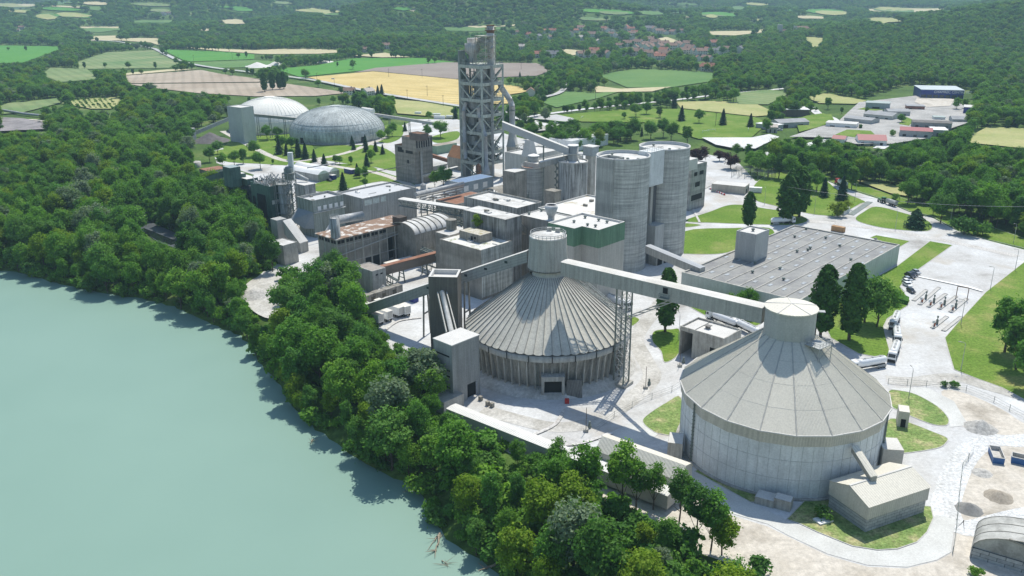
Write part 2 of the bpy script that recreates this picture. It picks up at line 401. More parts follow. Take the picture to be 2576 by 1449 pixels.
ribbon('tyre_track',[(2230,955),(2300,960),(2400,950),(2480,970),(2576,1000),(2680,1050)],6,M_TRACK,.04,False)
ribbon('dusty_track',[(2800,1080),(2576,1108),(2500,1108),(2440,1135),(2400,1200),(2380,1290),(2440,1330),(2576,1300),(2800,1260)],6,ground('white track',[(.3,(.44,.44,.42)),(.6,(.60,.61,.61))],.1,8),.05,False)
ribbon('tyre_track',[(1770,440),(1850,490),(1950,545),(2080,560),(2200,575),(2350,600),(2560,645)],5,ground('worn lane',[(.3,(.42,.40,.37)),(.6,(.55,.54,.52))],.1,8),.035,False)
lawn([(1724,556),(1788,532),(1830,517),(1870,516),(1932,526),(1985,533),(2032,553),(1995,566),(1913,565),(1800,561)])
lawn([(1722,582),(1848,574),(1935,574),(1940,600),(1848,630),(1823,637),(1788,640),(1733,639),(1718,633)])
lawn([(1722,562),(1763,566),(1740,571),(1720,571)])
lawn([(2152,550),(2170,535),(2204,520),(2269,535),(2332,555),(2345,573),(2322,582),(2232,575),(2172,562)])
lawn([(1898,502),(1895,470),(1932,440),(2000,430),(2070,450),(2107,477),(2174,506),(2164,513),(2107,542),(2072,542),(2032,537),(1950,518)])
lawn([(2070,440),(2100,445),(2180,470),(2300,508),(2430,548),(2576,600),(2700,650),(2700,668),(2576,624),(2482,602),(2407,578),(2342,543),(2287,531),(2212,498),(2132,473),(2080,453)],sm=False)
lawn([(2189,598),(2204,592),(2289,607),(2264,621)],sm=False)
lawn([(2339,607),(2396,617),(2307,680),(2280,700),(2264,722),(2289,757),(2282,770),(2232,802),(2222,822),(2227,844),(2237,880),(2232,903),(2160,890),(2090,850),(2060,790),(2107,735),(2200,700),(2259,668)],sm=False)
lawn([(1718,760),(1730,742),(1860,735),(1935,760),(1923,808),(1875,826),(1830,812),(1785,799)])
lawn([(1640,844),(1650,832),(1688,829),(1710,832),(1708,889),(1673,912),(1663,884),(1643,862)])
lawn([(1576,794),(1609,804),(1588,822),(1578,820)])
lawn([(1713,1001),(1678,1012),(1625,1047),(1618,1064),(1638,1082),(1662,1092),(1720,1090)],M_ROUGH,'rough_grass')
lawn([(2236,984),(2269,984),(2307,994),(2357,1022),(2382,1047),(2387,1062),(2377,1071),(2342,1067),(2284,1044),(2240,1020)],M_ROUGH,'rough_grass')
lawn([(2232,1060),(2275,1060),(2347,1087),(2382,1102),(2380,1114),(2357,1128),(2279,1140),(2232,1140)],M_ROUGH,'rough_grass')
lawn([(1979,1307),(2032,1252),(2100,1252),(2342,1275),(2348,1304),(2332,1339),(2307,1364),(2257,1381),(2207,1384),(2144,1374),(2057,1339),(2014,1319)],M_ROUGH,'rough_grass',sm=False)
lawn([(1747,1186),(1760,1180),(1880,1232),(1925,1262),(1888,1264)],M_ROUGH,'rough_grass',sm=False)
lawn([(2700,640),(2576,660),(2480,735),(2420,800),(2377,850),(2385,880),(2400,930),(2450,950),(2520,975),(2576,1005),(2760,1060)],M_ROUGH if 0 else ground('meadow lawn',[(.3,(.095,.185,.022)),(.5,(.14,.22,.04)),(.68,(.29,.28,.10))],.06,8,fine=(1.2,.4)),'meadow',sm=False)
# lawns of the park behind the works
for pts in ([(600,340),(690,330),(760,345),(790,385),(700,400),(600,385),(560,380)],[(540,380),(640,372),(730,385),(800,398),(760,416),(650,412),(560,405)],[(800,372),(900,365),(960,370),(1005,400),(1000,430),(940,420),(850,408),(800,398)],[(780,470),(830,450),(920,425),(985,440),(1045,462),(1010,470),(960,456),(860,478),(800,482)],[(950,320),(1010,315),(1010,345),(975,360),(940,350)],[(1085,345),(1150,330),(1150,350),(1100,360)],[(820,420),(880,412),(950,425),(900,440),(850,445)]):
    lawn(pts,kerb=False)
ribbon('park_path',[(560,330),(700,400),(790,400),(870,385),(930,362),(970,345)],5,ground('beige path',[(.3,(.45,.42,.37)),(.7,(.55,.52,.48))],.2),.09)
ribbon('park_path',[(790,402),(850,420),(950,436),(1040,470),(1080,505)],5,MATS['beige path'],.09)
# ------------------------------------------------------------ fields, far roads
fg=lambda nm,c1,c2,st_=None,sc=.02: ground(nm,[(.35,c1),(.65,c2)],sc,8,fine=(.3,.12),stripes=st_)
FB=fg('bright crop',(.075,.235,.04),(.10,.26,.045)); FM=fg('meadow field',(.13,.215,.08),(.24,.28,.13),(35,14,.3),.012); FG=fg('green field',(.10,.20,.06),(.14,.235,.075),(70,14,.35),.012)
FP=fg('ploughed field',(.33,.27,.205),(.42,.36,.285),(20,12,.25),.012); FS=fg('stubble field',(.44,.40,.24),(.54,.48,.31)); FW_=fg('wheat field',(.50,.385,.155),(.60,.475,.215),(112,16,.45)); FD=fg('dark fallow',(.25,.21,.18),(.29,.25,.215)); FO=fg('dry meadow',(.28,.32,.12),(.40,.38,.18))
for nm,mt_,pts in [
 ('crop_field',FB,[(-120,112),(0,115),(160,117),(150,125),(60,158),(0,160),(-120,170)]),
 ('meadow_field',FM,[(192,157),(270,132),(387,127),(450,160),(425,172),(200,175)]),
 ('meadow_field',FM,[(127,171),(220,175),(247,200),(150,208),(105,190)]),
 ('stubble_field',FS,[(320,185),(420,176),(500,174),(310,191)]),
 ('ploughed_field',FP,[(312,192),(505,177),(560,188),(640,198),(700,207),(320,211)]),
 ('ploughed_field',FP,[(322,213),(700,209),(790,222),(880,235),(794,243),(640,244),(500,236),(380,222)]),
 ('crop_field',FB,[(405,124),(480,128),(560,131),(640,138),(640,150),(480,156),(460,152)]),
 ('green_field',FG,[(480,158),(640,152),(740,158),(660,170),(560,172),(500,168)]),
 ('stubble_field',FS,[(450,118),(644,127),(700,124),(820,125),(884,131),(800,139),(660,137),(560,130)]),
 ('stubble_field',FS,[(884,142),(969,136),(1031,145),(960,146)]),
 ('crop_field',FB,[(884,148),(1069,147),(1148,158),(1080,165),(939,176),(754,195),(690,175),(800,165)]),
 ('fallow_field',FD,[(890,184),(944,172),(1119,158),(1350,160),(1390,178),(1350,192),(1146,200),(939,180)]),
 ('wheat_field',FW_,[(774,196),(939,181),(1146,201),(1288,217),(1350,229),(1280,240),(1300,262),(1151,266),(1044,252),(894,226)]),
 ('green_field',FG,[(1505,191),(1560,180),(1613,175),(1700,178),(1813,187),(1783,207),(1685,222),(1578,222)]),
 ('stubble_field',FS,[(1493,217),(1560,225),(1688,220),(1640,232),(1500,234)]),
 ('green_field',FG,[(1360,258),(1423,230),(1500,236),(1570,228),(1500,250),(1400,272)]),
 ('sports_field',M_LAWN,[(1398,292),(1578,275),(1713,276),(1900,297),(1932,312),(1888,350),(1758,352),(1620,310),(1463,308)]),
 ('dry_meadow',FO,[(1700,258),(1800,256),(1900,262),(1960,290),(1900,295),(1713,274)]),
 ('meadow_field',FM,[(1850,236),(1932,227),(1990,235),(1932,265),(1855,264)]),
 ('stubble_field',FS,[(1403,124),(1440,126),(1493,131),(1438,141)]),
 ('stubble_field',FS,[(1645,97),(1678,94),(1738,112),(1688,114)]),
 ('stubble_field',FS,[(1780,80),(1900,78),(1930,72),(1925,82),(1850,90),(1780,88)]),
 ('dry_meadow',FO,[(2432,350),(2482,322),(2576,325),(2700,330),(2700,385),(2576,376),(2440,362)]),
 ('dry_meadow',FO,[(2150,456),(2250,470),(2300,500),(2240,490)]),
 ('stubble_field',FS,[(2142,25),(2257,20),(2407,20),(2350,28),(2257,31)]),
 ('stubble_field',FS,[(225,92),(305,90),(300,97),(400,97),(405,117),(380,108),(300,103),(225,103)]),
 ('crop_field',FB,[(205,53),(240,49),(235,57)]),('stubble_field',FS,[(190,68),(300,68),(300,72),(200,72)]),
 ('crop_field',FG,[(175,77),(240,70),(330,73),(250,82)]),('green_field',FG,[(330,52),(440,51),(430,58),(340,58)]),
 ('stubble_field',FS,[(460,76),(530,72),(525,79)]),('green_field',FG,[(1110,70),(1240,68),(1290,72),(1200,80),(1120,78)]),
 ('stubble_field',FS,[(1018,24),(1055,22),(1040,30)]),('stubble_field',FS,[(1155,66),(1260,66),(1300,62),(1300,66),(1200,71)]),
 ('dry_meadow',FO,[(2020,92),(2075,98),(2060,118),(2045,120)]),('green_field',FG,[(2195,54),(2260,50),(2230,58)]),
 ('dry_meadow',FO,[(155,262),(200,252),(290,247),(310,256),(280,276),(230,276)]),
 ('dry_meadow',FM,[(20,262),(120,252),(170,246),(150,262),(60,285),(0,290),(0,270)]),
 ('grass_verge',FO,[(2020,243),(2080,237),(2180,256),(2150,264),(2060,262)]),
 ('grass_verge',M_LAWN,[(2030,295),(2090,290),(2098,305),(2070,312),(2000,306)]),
 ('grass_field',FO,[(985,252),(1060,258),(1140,272),(1140,300),(1000,288)]),
 ]: sheet(nm,pts,mt_,.25 if pts[0][1]<240 else .12)
_r=random.Random(12)
for k in range(64):
    y=_r.uniform(6,62); x=_r.uniform(0,2576); w_=_r.uniform(30,130); h_=_r.uniform(1.2,4.2)*(1+y/60)
    if 1040<x<1420 or (x>1280 and y>52) or x+w_>2500: continue
    n_=9; sheet('distant_field',[(x+w_/2*math.cos(6.283*i/n_)*_r.uniform(.8,1.1),y+h_*math.sin(6.283*i/n_)*_r.uniform(.7,1.1)+w_*.02*math.cos(6.283*i/n_)) for i in range(n_)],_r.choice([FG,FM,FS,FO,FB]),1.2)
ribbon('country_road',[(388,124),(425,143),(460,158),(530,172),(650,187),(790,205),(930,234),(1150,270),(1300,290)],8,M_ASPH,.35)
ribbon('country_road',[(225,103),(300,107),(388,124)],6,M_ASPH,.3)
ribbon('curved_road',[(1350,252),(1400,240),(1420,225),(1425,205),(1430,190)],7,M_ASPH,.3)
ribbon('works_road',[(1290,300),(1380,287),(1500,272),(1600,262),(1700,252),(1800,240),(1990,222)],7,ground('pale road',[(.3,(.55,.55,.54)),(.7,(.65,.65,.64))],.05),.3)
ribbon('works_road',[(1240,296),(1290,300),(1330,308),(1400,325),(1500,345)],9,MATS['pale road'],.2)
sheet('car_park',[(1330,300),(1400,293),(1445,303),(1435,312),(1350,305)],M_ASPH,.13)
sheet('dirt_ground',[(1345,315),(1410,318),(1425,330),(1350,335)],M_TRACK,.1)
sheet('paved_yard',[(1765,352),(1890,352),(1935,343),(1960,350),(1900,380),(1850,380),(1800,370)],MATS['pale road'],.13)
sheet('dirt_ground',[(1345,315),(1410,318),(1425,330),(1350,335)],M_TRACK,.1)
sheet('paved_yard',[(1985,350),(2030,335),(2070,322),(2100,318),(2135,285),(2160,262),(2320,243),(2400,255),(2440,275),(2440,312),(2345,345),(2330,354),(2240,368),(2150,368),(2090,352)],ground('works yard grey',[(.3,(.27,.265,.25)),(.6,(.42,.41,.39))],.05,8),.1)
ribbon('zone_road',[(1900,395),(1990,375),(2080,352),(2110,325),(2095,300),(2060,288),(2040,270),(2010,250)],8,MATS['pale road'],.25)
ribbon('zone_road',[(2210,375),(2270,340),(2340,300),(2400,272)],8,MATS['pale road'],.25)
for q_ in ([(2010,338),(2060,325),(2085,315),(2092,300),(2070,290),(2030,296),(2000,306)],[(2100,345),(2150,352),(2200,345),(2190,335),(2130,332)],[(2155,280),(2200,284),(2230,280),(2200,270)],[(2260,318),(2285,322),(2300,310),(2280,300)]): sheet('grass_verge',q_,M_LAWN,.16,clear=False)
sheet('dirt_ground',[(2300,262),(2310,245),(2400,255),(2390,272),(2330,275)],M_SAND,.3)
sheet('quarry_ground',[(0,300),(60,303),(130,318),(120,330),(0,336)],ground('grey scree',[(.3,(.16,.15,.15)),(.6,(.30,.28,.28))],.1,8,bump=.6),.15)
ribbon('quarry_track',[(-60,330),(60,302),(138,312)],4,M_SAND,.3)
for q_ in ([(1760,560),(1740,500),(1800,460)],[(1230,1085),(1330,1110),(1440,1120),(1540,1090)],[(960,840),(1000,810),(1060,800)],[(1420,1030),(1395,1070),(1330,1100)]): ribbon('tyre_track',q_,1.1,MATS['worn lane'],.045,False)
# lined basin between the trees
sheet('basin_bank',[(340,548),(372,556),(470,600),(480,618),(440,625),(400,612),(345,572)],surf('basin liner',(.10,.11,.12),.3,.3,rough=.4),.05,0)
sheet('basin_water',[(362,575),(455,612),(430,618),(395,606),(352,580)],plain('dark water',(.01,.015,.014),.1),.1,0)
sheet('dry_path',[(330,548),(365,530),(372,540),(350,553)],M_SAND,.05,0); sheet('dry_path',[(465,650),(490,660),(500,690),(485,680)],M_SAND,.05,0)
CLEAR+= [[(480,335),(575,300),(576,262),(640,262),(700,243),(790,268),(850,266),(975,300),(1140,300),(1285,330),(1400,378),(1500,380),(1610,350),(1735,355),(1770,385),(1900,425),(2082,458),(2342,560),(2576,640),(2860,760),(2860,1700),(1990,1700),(1890,1449),(1790,1390),(1715,1325),(1640,1280),(1560,1235),(1480,1195),(1400,1150),(1320,1125),(1250,1102),(1130,1050),(1092,1010),(1085,900),(1040,862),(970,860),(950,805),(900,775),(885,690),(862,645),(800,640),(770,690),(690,655),(684,590),(655,530),(600,480),(560,490),(550,440),(480,420)],
 [(1140,300),(1285,330),(1400,378),(1500,380),(1500,400),(1100,400)],
 [(0,272),(70,282),(150,296),(140,302),(60,290),(0,281)]]
NOTCH=[np.array([(1140,290),(1146,68),(1280,68),(1290,330)],float)]
# ------------------------------------------------------------ building helpers
def rect(B,A,C,z,angs=None):
    b,a,c=P(*B,z),P(*A,z),P(*C,z); ax=[UA,WA] if angs is None else [dirw(angs),dirw(angs+90)]
    va,vc=a-b,c-b
    def snap(v,axx): return axx*v.dot(axx)
    i=0 if abs(va.normalized().dot(ax[0]))>abs(va.normalized().dot(ax[1])) else 1
    va=snap(va,ax[i]); vc=snap(vc,ax[1-i])
    return [b,b+va,b+va+vc,b+vc]
def cen(ps): return sum((Vector((p[0],p[1],0)) for p in ps),Vector())/len(ps)
def inset(ps,t):
    c=[Vector((p[0],p[1])) for p in ps]; n_=len(c); ar=sum(c[i].x*c[(i+1)%n_].y-c[(i+1)%n_].x*c[i].y for i in range(n_)); s_=1 if ar>0 else -1; out=[]
    for i in range(n_):
        a,b_,d=c[i-1],c[i],c[(i+1)%n_]; e1=(b_-a).normalized(); e2=(d-b_).normalized()
        n1=Vector((-e1.y,e1.x))*s_; n2=Vector((-e2.y,e2.x))*s_
        k=(n1+n2); out.append(b_+k*(t/max(.3,1+n1.dot(n2))))
    return out
def block(name,label,cat,ps,z0,z1,mw,mr,par=.7,pt=.35,group=None,trim=None):
    r_=root(name,label,cat,(*cen(ps)[:2],z0),group)
    box_part(r_,ps,z0,z1,mw,mr,par,pt,trim); return r_
def box_part(r_,ps,z0,z1,mw,mr,par=.7,pt=.35,trim=None):
    w_=MB(); w_.prism(ps,z0,z1,False); ins=inset(ps,pt); n_=len(ps)
    wo=w_.build('wall',mw,r_)
    t=MB()
    for i in range(n_):
        j=(i+1)%n_
        t.poly([(*ps[i][:2],z1),(*ps[j][:2],z1),(*ins[j],z1),(*ins[i],z1)])
    if par>0:
        t.prism(ins,z1-par,z1,False)
    t.build('parapet',trim or mw,r_)
    rf=MB(); rf.poly([(*p,z1-par+ (0 if par else .0)) for p in ins]); rf.build('roof',mr,r_)
    return wo
def onwall(r_,a,b_,spans,mat=None,name='window',d=.08,frame=None):
    """openings on the wall a->b: spans (s0,s1,z0,z1), s along the wall as a fraction"""
    a,b_=Vector((a[0],a[1],0)),Vector((b_[0],b_[1],0)); c=Vector((*Vector(r_['loc0'])[:2],0)); e=(b_-a).normalized(); nn=Vector((e.y,-e.x,0))
    if nn.dot((a+b_)/2-c)<0: nn=-nn
    for s0,s1,z0,z1 in spans:
        p,q=a.lerp(b_,s0),a.lerp(b_,s1); m_=(p+q)/2
        mb=MB(); mb.obox(m_,e,(q-p).length,d*2,z0,z1); o=mb.build(name,mat or M_GLASS,r_)
        if frame:
            f=MB()
            for zz in (z0,z1): f.beam(Vector((p.x,p.y,zz))+nn*d,Vector((q.x,q.y,zz))+nn*d,.12,.12)
            for pp in (p,q): f.beam(Vector((pp.x,pp.y,z0))+nn*d,Vector((pp.x,pp.y,z1))+nn*d,.12,.12)
            f.build('window_frame',frame,o)
def gallery(name,label,p,q,w_,h_,mside,mtop,cat='conveyor gallery',group=None,legs=None,ov=.15):
    """inclined box gallery; p,q = centre of the roof line"""
    p,q=Vector(p),Vector(q); r_=root(name,label,cat,((p.x+q.x)/2,(p.y+q.y)/2,0),group)
    d=(q-p).normalized(); a=d.cross(Vector((0,0,1))).normalized(); dn=Vector((0,0,-1))
    b_=MB(); vs_=[]
    for c in (p,q): vs_+=[c-a*w_/2+dn*h_,c+a*w_/2+dn*h_,c+a*w_/2,c-a*w_/2]
    b_.add(vs_,[(0,1,2,3),(7,6,5,4),(0,4,5,1),(1,5,6,2),(3,7,4,0)]); b_.build('side_wall',mside,r_)
    t=MB(); vs_=[]
    for c in (p,q):
        vs_+=[c-a*(w_/2+ov)+dn*.02,c+a*(w_/2+ov)+dn*.02,c+a*(w_/2+ov)+dn*-.12,c-dn*.3,c-a*(w_/2+ov)-dn*.12]
    t.add(vs_,[(0,1,2,3,4),(9,8,7,6,5),(1,6,7,2),(2,7,8,3),(3,8,9,4),(4,9,5,0)]); t.build('roof',mtop,r_)
    for s_ in (legs or []):
        c=p.lerp(q,s_); l=MB()
        for k in (-1,1):
            top=c+a*w_/2*k+dn*h_; l.beam(top,(top.x+a.x*k*.8,top.y+a.y*k*.8,0),.4)
        for z in (.35,.7): l.beam((*(c-a*w_/2)[:2],(c.z-h_)*z),(*(c+a*w_/2)[:2],(c.z-h_)*z),.25)
        l.build('support_leg',M_STEEL,r_)
    return r_
def lattice(mb,c,w_,z0,z1,seg,t=.22,ax=UA,d=None):
    """four-legged lattice; returns legs drawn in mb"""
    ay=Vector((-ax.y,ax.x,0)); d=d or w_; c=Vector((c[0],c[1],0))
    co=[c+ax*w_/2*i+ay*d/2*j for i,j in ((-1,-1),(1,-1),(1,1),(-1,1))]; hs=(z1-z0)/seg
    for k in range(seg):
        za,zb=z0+k*hs,z0+(k+1)*hs
        for i in range(4):
            a,b_=co[i],co[(i+1)%4]
            mb.beam((a.x,a.y,zb),(b_.x,b_.y,zb),t*.6); mb.beam((a.x,a.y,za),(b_.x,b_.y,zb),t*.5); mb.beam((b_.x,b_.y,za),(a.x,a.y,zb),t*.5)
    return co
def rail(mb,pts,z,h=1.1,closed=True,t=.07,post=2.):
    pp=[Vector((p[0],p[1],z)) for p in pts]; pr=list(zip(pp,pp[1:]+pp[:1])) if closed else list(zip(pp,pp[1:]))
    for a,b_ in pr:
        for k in (.5,1): mb.beam(a+Vector((0,0,h*k)),b_+Vector((0,0,h*k)),t)
        n_=max(1,int((b_-a).length/post))
        for i in range(n_): c=a.lerp(b_,i/n_); mb.beam(c,c+Vector((0,0,h)),t)
def vent(r_,x,y,z,s=1.):
    mb=MB(); mb.lathe((x,y),[(.45*s,z),(.45*s,z+.5*s),(.75*s,z+.6*s),(.85*s,z+1*s),(.5*s,z+1.35*s)],10); return mb.build('roof_vent',M_STEEL,r_,True)
# ============================================================ THE WORKS
# ---- large round storage hall, right
C1=Vector((67.1,191.4)); 
r_=root('storage_hall','largest round concrete storage hall with beige many-sided conical roof at the right front','storage hall',(C1.x,C1.y,0))
MB().lathe(C1,[(24.3,0),(24.3,14.2)],96,top=False).build('wall',M_SILOB,r_,True)
MB().lathe(C1,[(25.2,0),(25.2,.35),(24.3,.35)],96,top=False).build('footing',M_CONC,r_)
rot=R(8); NS=20
MB().lathe(C1,[(24.7,13.6),(24.8,16.7)],NS,rot,top=False).build('skirt',M_BEIGE,r_)
cone=MB(); seam=MB()
zt,rt=31.5,5.2
ring=lambda r,z:[Vector((C1.x+r*math.cos(rot+2*math.pi*i/NS),C1.y+r*math.sin(rot+2*math.pi*i/NS),z)) for i in range(NS)]
a_,b_=ring(25.0,16.6),ring(rt,zt)
for i in range(NS):
    j=(i+1)%NS; cone.poly([a_[i],a_[j],b_[j],b_[i]])
    seam.beam(a_[i]+Vector((0,0,.05)),b_[i]+Vector((0,0,.05)),.28,.16)
    for k in range(1,4): seam.beam(a_[i].lerp(b_[i],k/4)+Vector((0,0,.0)),a_[j].lerp(b_[j],k/4)+Vector((0,0,.0)),.06,.05)
# fine standing seams on every roof panel
fine=MB()
for i in range(NS):
    j=(i+1)%NS; mid=(a_[i]+a_[j])/2; up=((b_[i]+b_[j])/2-mid); e=(a_[j]-a_[i]); L_=e.length/2; e.normalize()
    for k in range(-12,13):
        s_=k/12.5*L_; t_=1-abs(s_)/L_*1.0
        t_=min(1,(L_-abs(s_))/(L_-((b_[j]-b_[i]).length/2)) if abs(s_)>(b_[j]-b_[i]).length/2 else 1)
        fine.beam(mid+e*s_+Vector((0,0,.03)),mid+e*s_+up*t_+Vector((0,0,.03)),.09,.09)
cone.build('cone_roof',M_CROOF,r_); seam.build('roof_seam',surf('seam sheet',(.42,.41,.38),.1),r_); fine.build('roof_rib',M_CROOF,r_)
e=MB()
for i in range(NS): e.beam(a_[i]+Vector((0,0,-.12)),a_[(i+1)%NS]+Vector((0,0,-.12)),.45,.3)
e.build('gutter',M_PALE,r_)
MB().lathe(C1,[(6.0,29.2),(6.0,37.6)],20,rot,top=False).build('cap_wall',surf('pale cladding',(.47,.475,.45),.1,.1,rough=.5,streak=.12),r_)
MB().lathe(C1,[(6.35,37.5),(6.35,37.8),(0.4,38.6)],20,rot).build('cap_roof',M_BROOF,r_)
mb=MB()
for i in range(0,20,4): t=rot+2*math.pi*i/20; mb.beam((C1.x,C1.y,38.66),(C1.x+6.3*math.cos(t),C1.y+6.3*math.sin(t),37.86),.22,.12)
mb.build('cap_ridge',M_PALE,r_)
mb=MB()
for i in range(12): t=2*math.pi*i/12; pc=[(C1.x+24.45*math.cos(t+dt),C1.y+24.45*math.sin(t+dt),0) for dt in(0,)]
for t in (R(-162),R(-32)):
    c,s_=math.cos(t),math.sin(t); mb=MB(); mb.beam((C1.x+24.6*c,C1.y+24.6*s_,0),(C1.x+24.6*c,C1.y+24.6*s_,16),.35); [mb.beam((C1.x+24.4*c-s_*.3,C1.y+24.4*s_+c*.3,k+.5),(C1.x+24.8*c+s_*.3,C1.y+24.8*s_-c*.3,k+.5),.16) for k in range(16)]; mb.build('downpipe',M_STEEL,r_)
# formwork joints
mb=MB()
for k in (4.8,9.6): mb.lathe(C1,[(24.3,k),(24.36,k+.03),(24.36,k+.1),(24.3,k+.13)],96,top=False)
for i in range(64):
    t=2*math.pi*i/64; c,s_=math.cos(t),math.sin(t); mb.beam((C1.x+24.3*c,C1.y+24.3*s_,.3),(C1.x+24.3*c,C1.y+24.3*s_,13.6),.09)
mb.build('wall_joint',surf('joint concrete',(.50,.52,.52),.2,1),r_)
# platform at cap foot (front right) and hatches
t0=R(-52); pc=C1+Vector((math.cos(t0),math.sin(t0)))*8.2; z0=30.6
mb=MB(); mb.obox(pc,(math.cos(t0+R(90)),math.sin(t0+R(90))),5,4,z0,z0+.15)
e1=Vector((math.cos(t0),math.sin(t0))); e2=Vector((-e1.y,e1.x)); co=[pc+e1*2*i+e2*2.5*j for i,j in((-1,-1),(1,-1),(1,1),(-1,1))]
rail(mb,[co[0],co[1],co[2],co[3]],z0+.15,1.1,True,.08,1.2)
for c in co[1:3]: mb.beam((c.x,c.y,z0),(c.x,c.y,z0-4.8),.16)
mb.beam((*co[1],z0-2.6),(*co[2],z0-.3),.1); mb.beam((*co[1],z0-.3),(*co[2],z0-2.6),.1); mb.build('platform',M_STEELL,r_)
for z1_,z2_ in ((35,37),(31,33)):
    t=R(-12); c=C1+Vector((math.cos(t),math.sin(t)))*6.0; m_=MB(); m_.obox(c,(-math.sin(t),math.cos(t)),1.6,.3,z1_,z2_); m_.build('louvre_door',M_DARK,r_)
m_=MB(); t=R(-12); c=C1+Vector((math.cos(t),math.sin(t)))*6.8; m_.obox(c,(math.cos(t),math.sin(t)),2,1.4,37,37.15); m_.build('hoist_beam',M_STEELL,r_)
# ---- annex huts round it
def hut(label,B,A,C,z,ang,mw=M_BEIGE,mr=M_PALE,name='annex_building',par=0):
    ps=rect(B,A,C,z,ang); return block(name,label,'annex',ps,0,z,mw,mr,par,.1),ps
hut('small concrete annex at the left foot of the largest round hall',(1680,1113),(1657,1083),(1718,1113),5.2,-15,M_CONC)
h_,ps=hut('grey annex with pale roof against the right side of the largest round hall',(2262,1034),(2222,1012),(2286,1016),4.6,-20,surf('warm clad',(.50,.48,.42),.1),M_BROOF)
onwall(h_,ps[0],ps[3],[(.3,.75,0,2.4)],M_DARK,'door')
hut('tall beige annex with concrete ground floor at the lower right of the largest round hall',(2275,1133),(2222,1128),(2278,1103),8.0,-8,surf('warm clad',(.50,.48,.42),.1),M_PALE)
hut('lower left one of two concrete boxes at the foot of the largest hall',(1947,1262),(1900,1247),(1965,1245),1.8,-30,M_CONC)
hut('taller right one of two concrete boxes at the foot of the largest hall',(1990,1264),(1950,1248),(2000,1250),2.6,-30,M_CONC)
# ---- gabled shed with block base, lower right
ps=rect((2186,1273),(2094,1210),(2340,1227),6.6,24.6); 
r_=root('block_base_shed','gabled beige shed on grey concrete block walls beside the largest round hall','shed',(*cen(ps)[:2],0))
q_=[Vector((*p[:2],0)) for p in ps]   # front, left, back, right
mt,n,b=newmat('block wall'); v=mapped(n,(1,1,1),R(-24.6)); mp=N(n,'Mapping'); mp.inputs['Rotation'].default_value=(R(90),0,0)
n.links.new(v,mp.inputs['Vector']); br=N(n,'TexBrick'); br.inputs['Scale'].default_value=1; br.inputs['Brick Width'].default_value=1.6; br.inputs['Row Height'].default_value=.8; br.inputs['Mortar Size'].default_value=.05
br.inputs['Color1'].default_value=(.42,.43,.42,1); br.inputs['Color2'].default_value=(.34,.35,.35,1); br.inputs['Mortar'].default_value=(.15,.16,.16,1)
n.links.new(mp.outputs[0],br.inputs['Vector']); n.links.new(mix(n,.6,br.outputs['Color'],ramp(n,noise(n,mapped(n),1,5),[(.3,(.6,.6,.6)),(.7,(1.3,1.3,1.3))]),'MULTIPLY'),b.inputs['Base Color']); M_BLOCK=mt
MB().prism(q_,0,3.0,True).build('block_wall',M_BLOCK,r_)
o_=inset(q_,-.25)
w_=MB(); w_.prism(o_,3.3,6.6,False)
rl=[(o_[0]+o_[1])/2,(o_[3]+o_[2])/2]; rz=8.7
w_.poly([(*o_[0],6.6),(*o_[1],6.6),(*rl[0],rz)]); w_.poly([(*o_[3],6.6),(*o_[2],6.6),(*rl[1],rz)])
w_.build('clad_wall',M_BEIGE,r_)
MB().prism(inset(q_,.1),3.0,3.3,False).build('shadow_gap',M_DARK,r_)
o2=inset(q_,-.5); rl2=[(o2[0]+o2[1])/2,(o2[3]+o2[2])/2]
rf=MB(); rf.poly([(*o2[0],6.6),(*o2[3],6.6),(*rl2[1],rz+.06),(*rl2[0],rz+.06)]); rf.poly([(*o2[1],6.6),(*o2[2],6.6),(*rl2[1],rz+.06),(*rl2[0],rz+.06)]); rf.build('roof',M_BROOF,r_)
MB().beam((*rl2[0],rz+.07),(*rl2[1],rz+.07),.5,.06).build('ridge_cap',M_PALE,r_)
p=P(2150,1122,13.2); q=P(2197,1214,8.2)
gallery('inclined_chute','narrow inclined beige chute running from the round hall wall down to the shed roof',(p.x,p.y,13.2),(q.x,q.y,9.6),1.5,1.4,surf('dark beige',(.36,.35,.31),.15),M_BROOF,cat='chute')
# ---- ridged-roof round store, middle
C2=Vector((11.2,245.2))
r_=root('round_raw_store','ribbed concrete round store under a dark grey fluted conical roof in the centre','storage hall',(C2.x,C2.y,0))
MB().lathe(C2,[(22.6,.8),(24.2,10.6)],80,top=False).build('wall',surf('darker store wall',(.36,.345,.31),.3,.2,streak=.6),r_,True)  # wall concrete a tone darker than the ring beam
MB().lathe(C2,[(27.5,0),(26.2,1.2),(23,2.1)],80,top=False).build('earth_berm',M_TRACK,r_,True)
mb=MB()
for i in range(64):
    t=2*math.pi*i/64; c,s_=math.cos(t),math.sin(t)
    mb.add([(C2.x+r*c-s_*o,C2.y+r*s_+c*o,z) for o in(-.17,.17) for r,z in((22.4,1.),(24.6,10.6),(25.3,10.6),(24.9,9.6),(24,1.))],[(0,1,2,3,4),(9,8,7,6,5),(2,7,8,3),(3,8,9,4),(4,9,5,0)])
mb.build('buttress',M_CONC,r_)
MB().lathe(C2,[(25.4,10.5),(25.6,12.3),(24.6,12.3)],80,top=False).build('ring_beam',surf('ring beam',(.47,.46,.43),.2,.3,streak=.3),r_,True)
mb=MB()
for i in range(24):
    t=2*math.pi*i/24; c,s_=math.cos(t),math.sin(t); mb=MB(); mb.beam((C2.x+25.62*c,C2.y+25.62*s_,10.5),(C2.x+25.68*c,C2.y+25.68*s_,12.4),.25,.12); mb.build('beam_joint',M_DARK,r_)
NR=60; mb=MB(); vs_=[];N2=NR*4
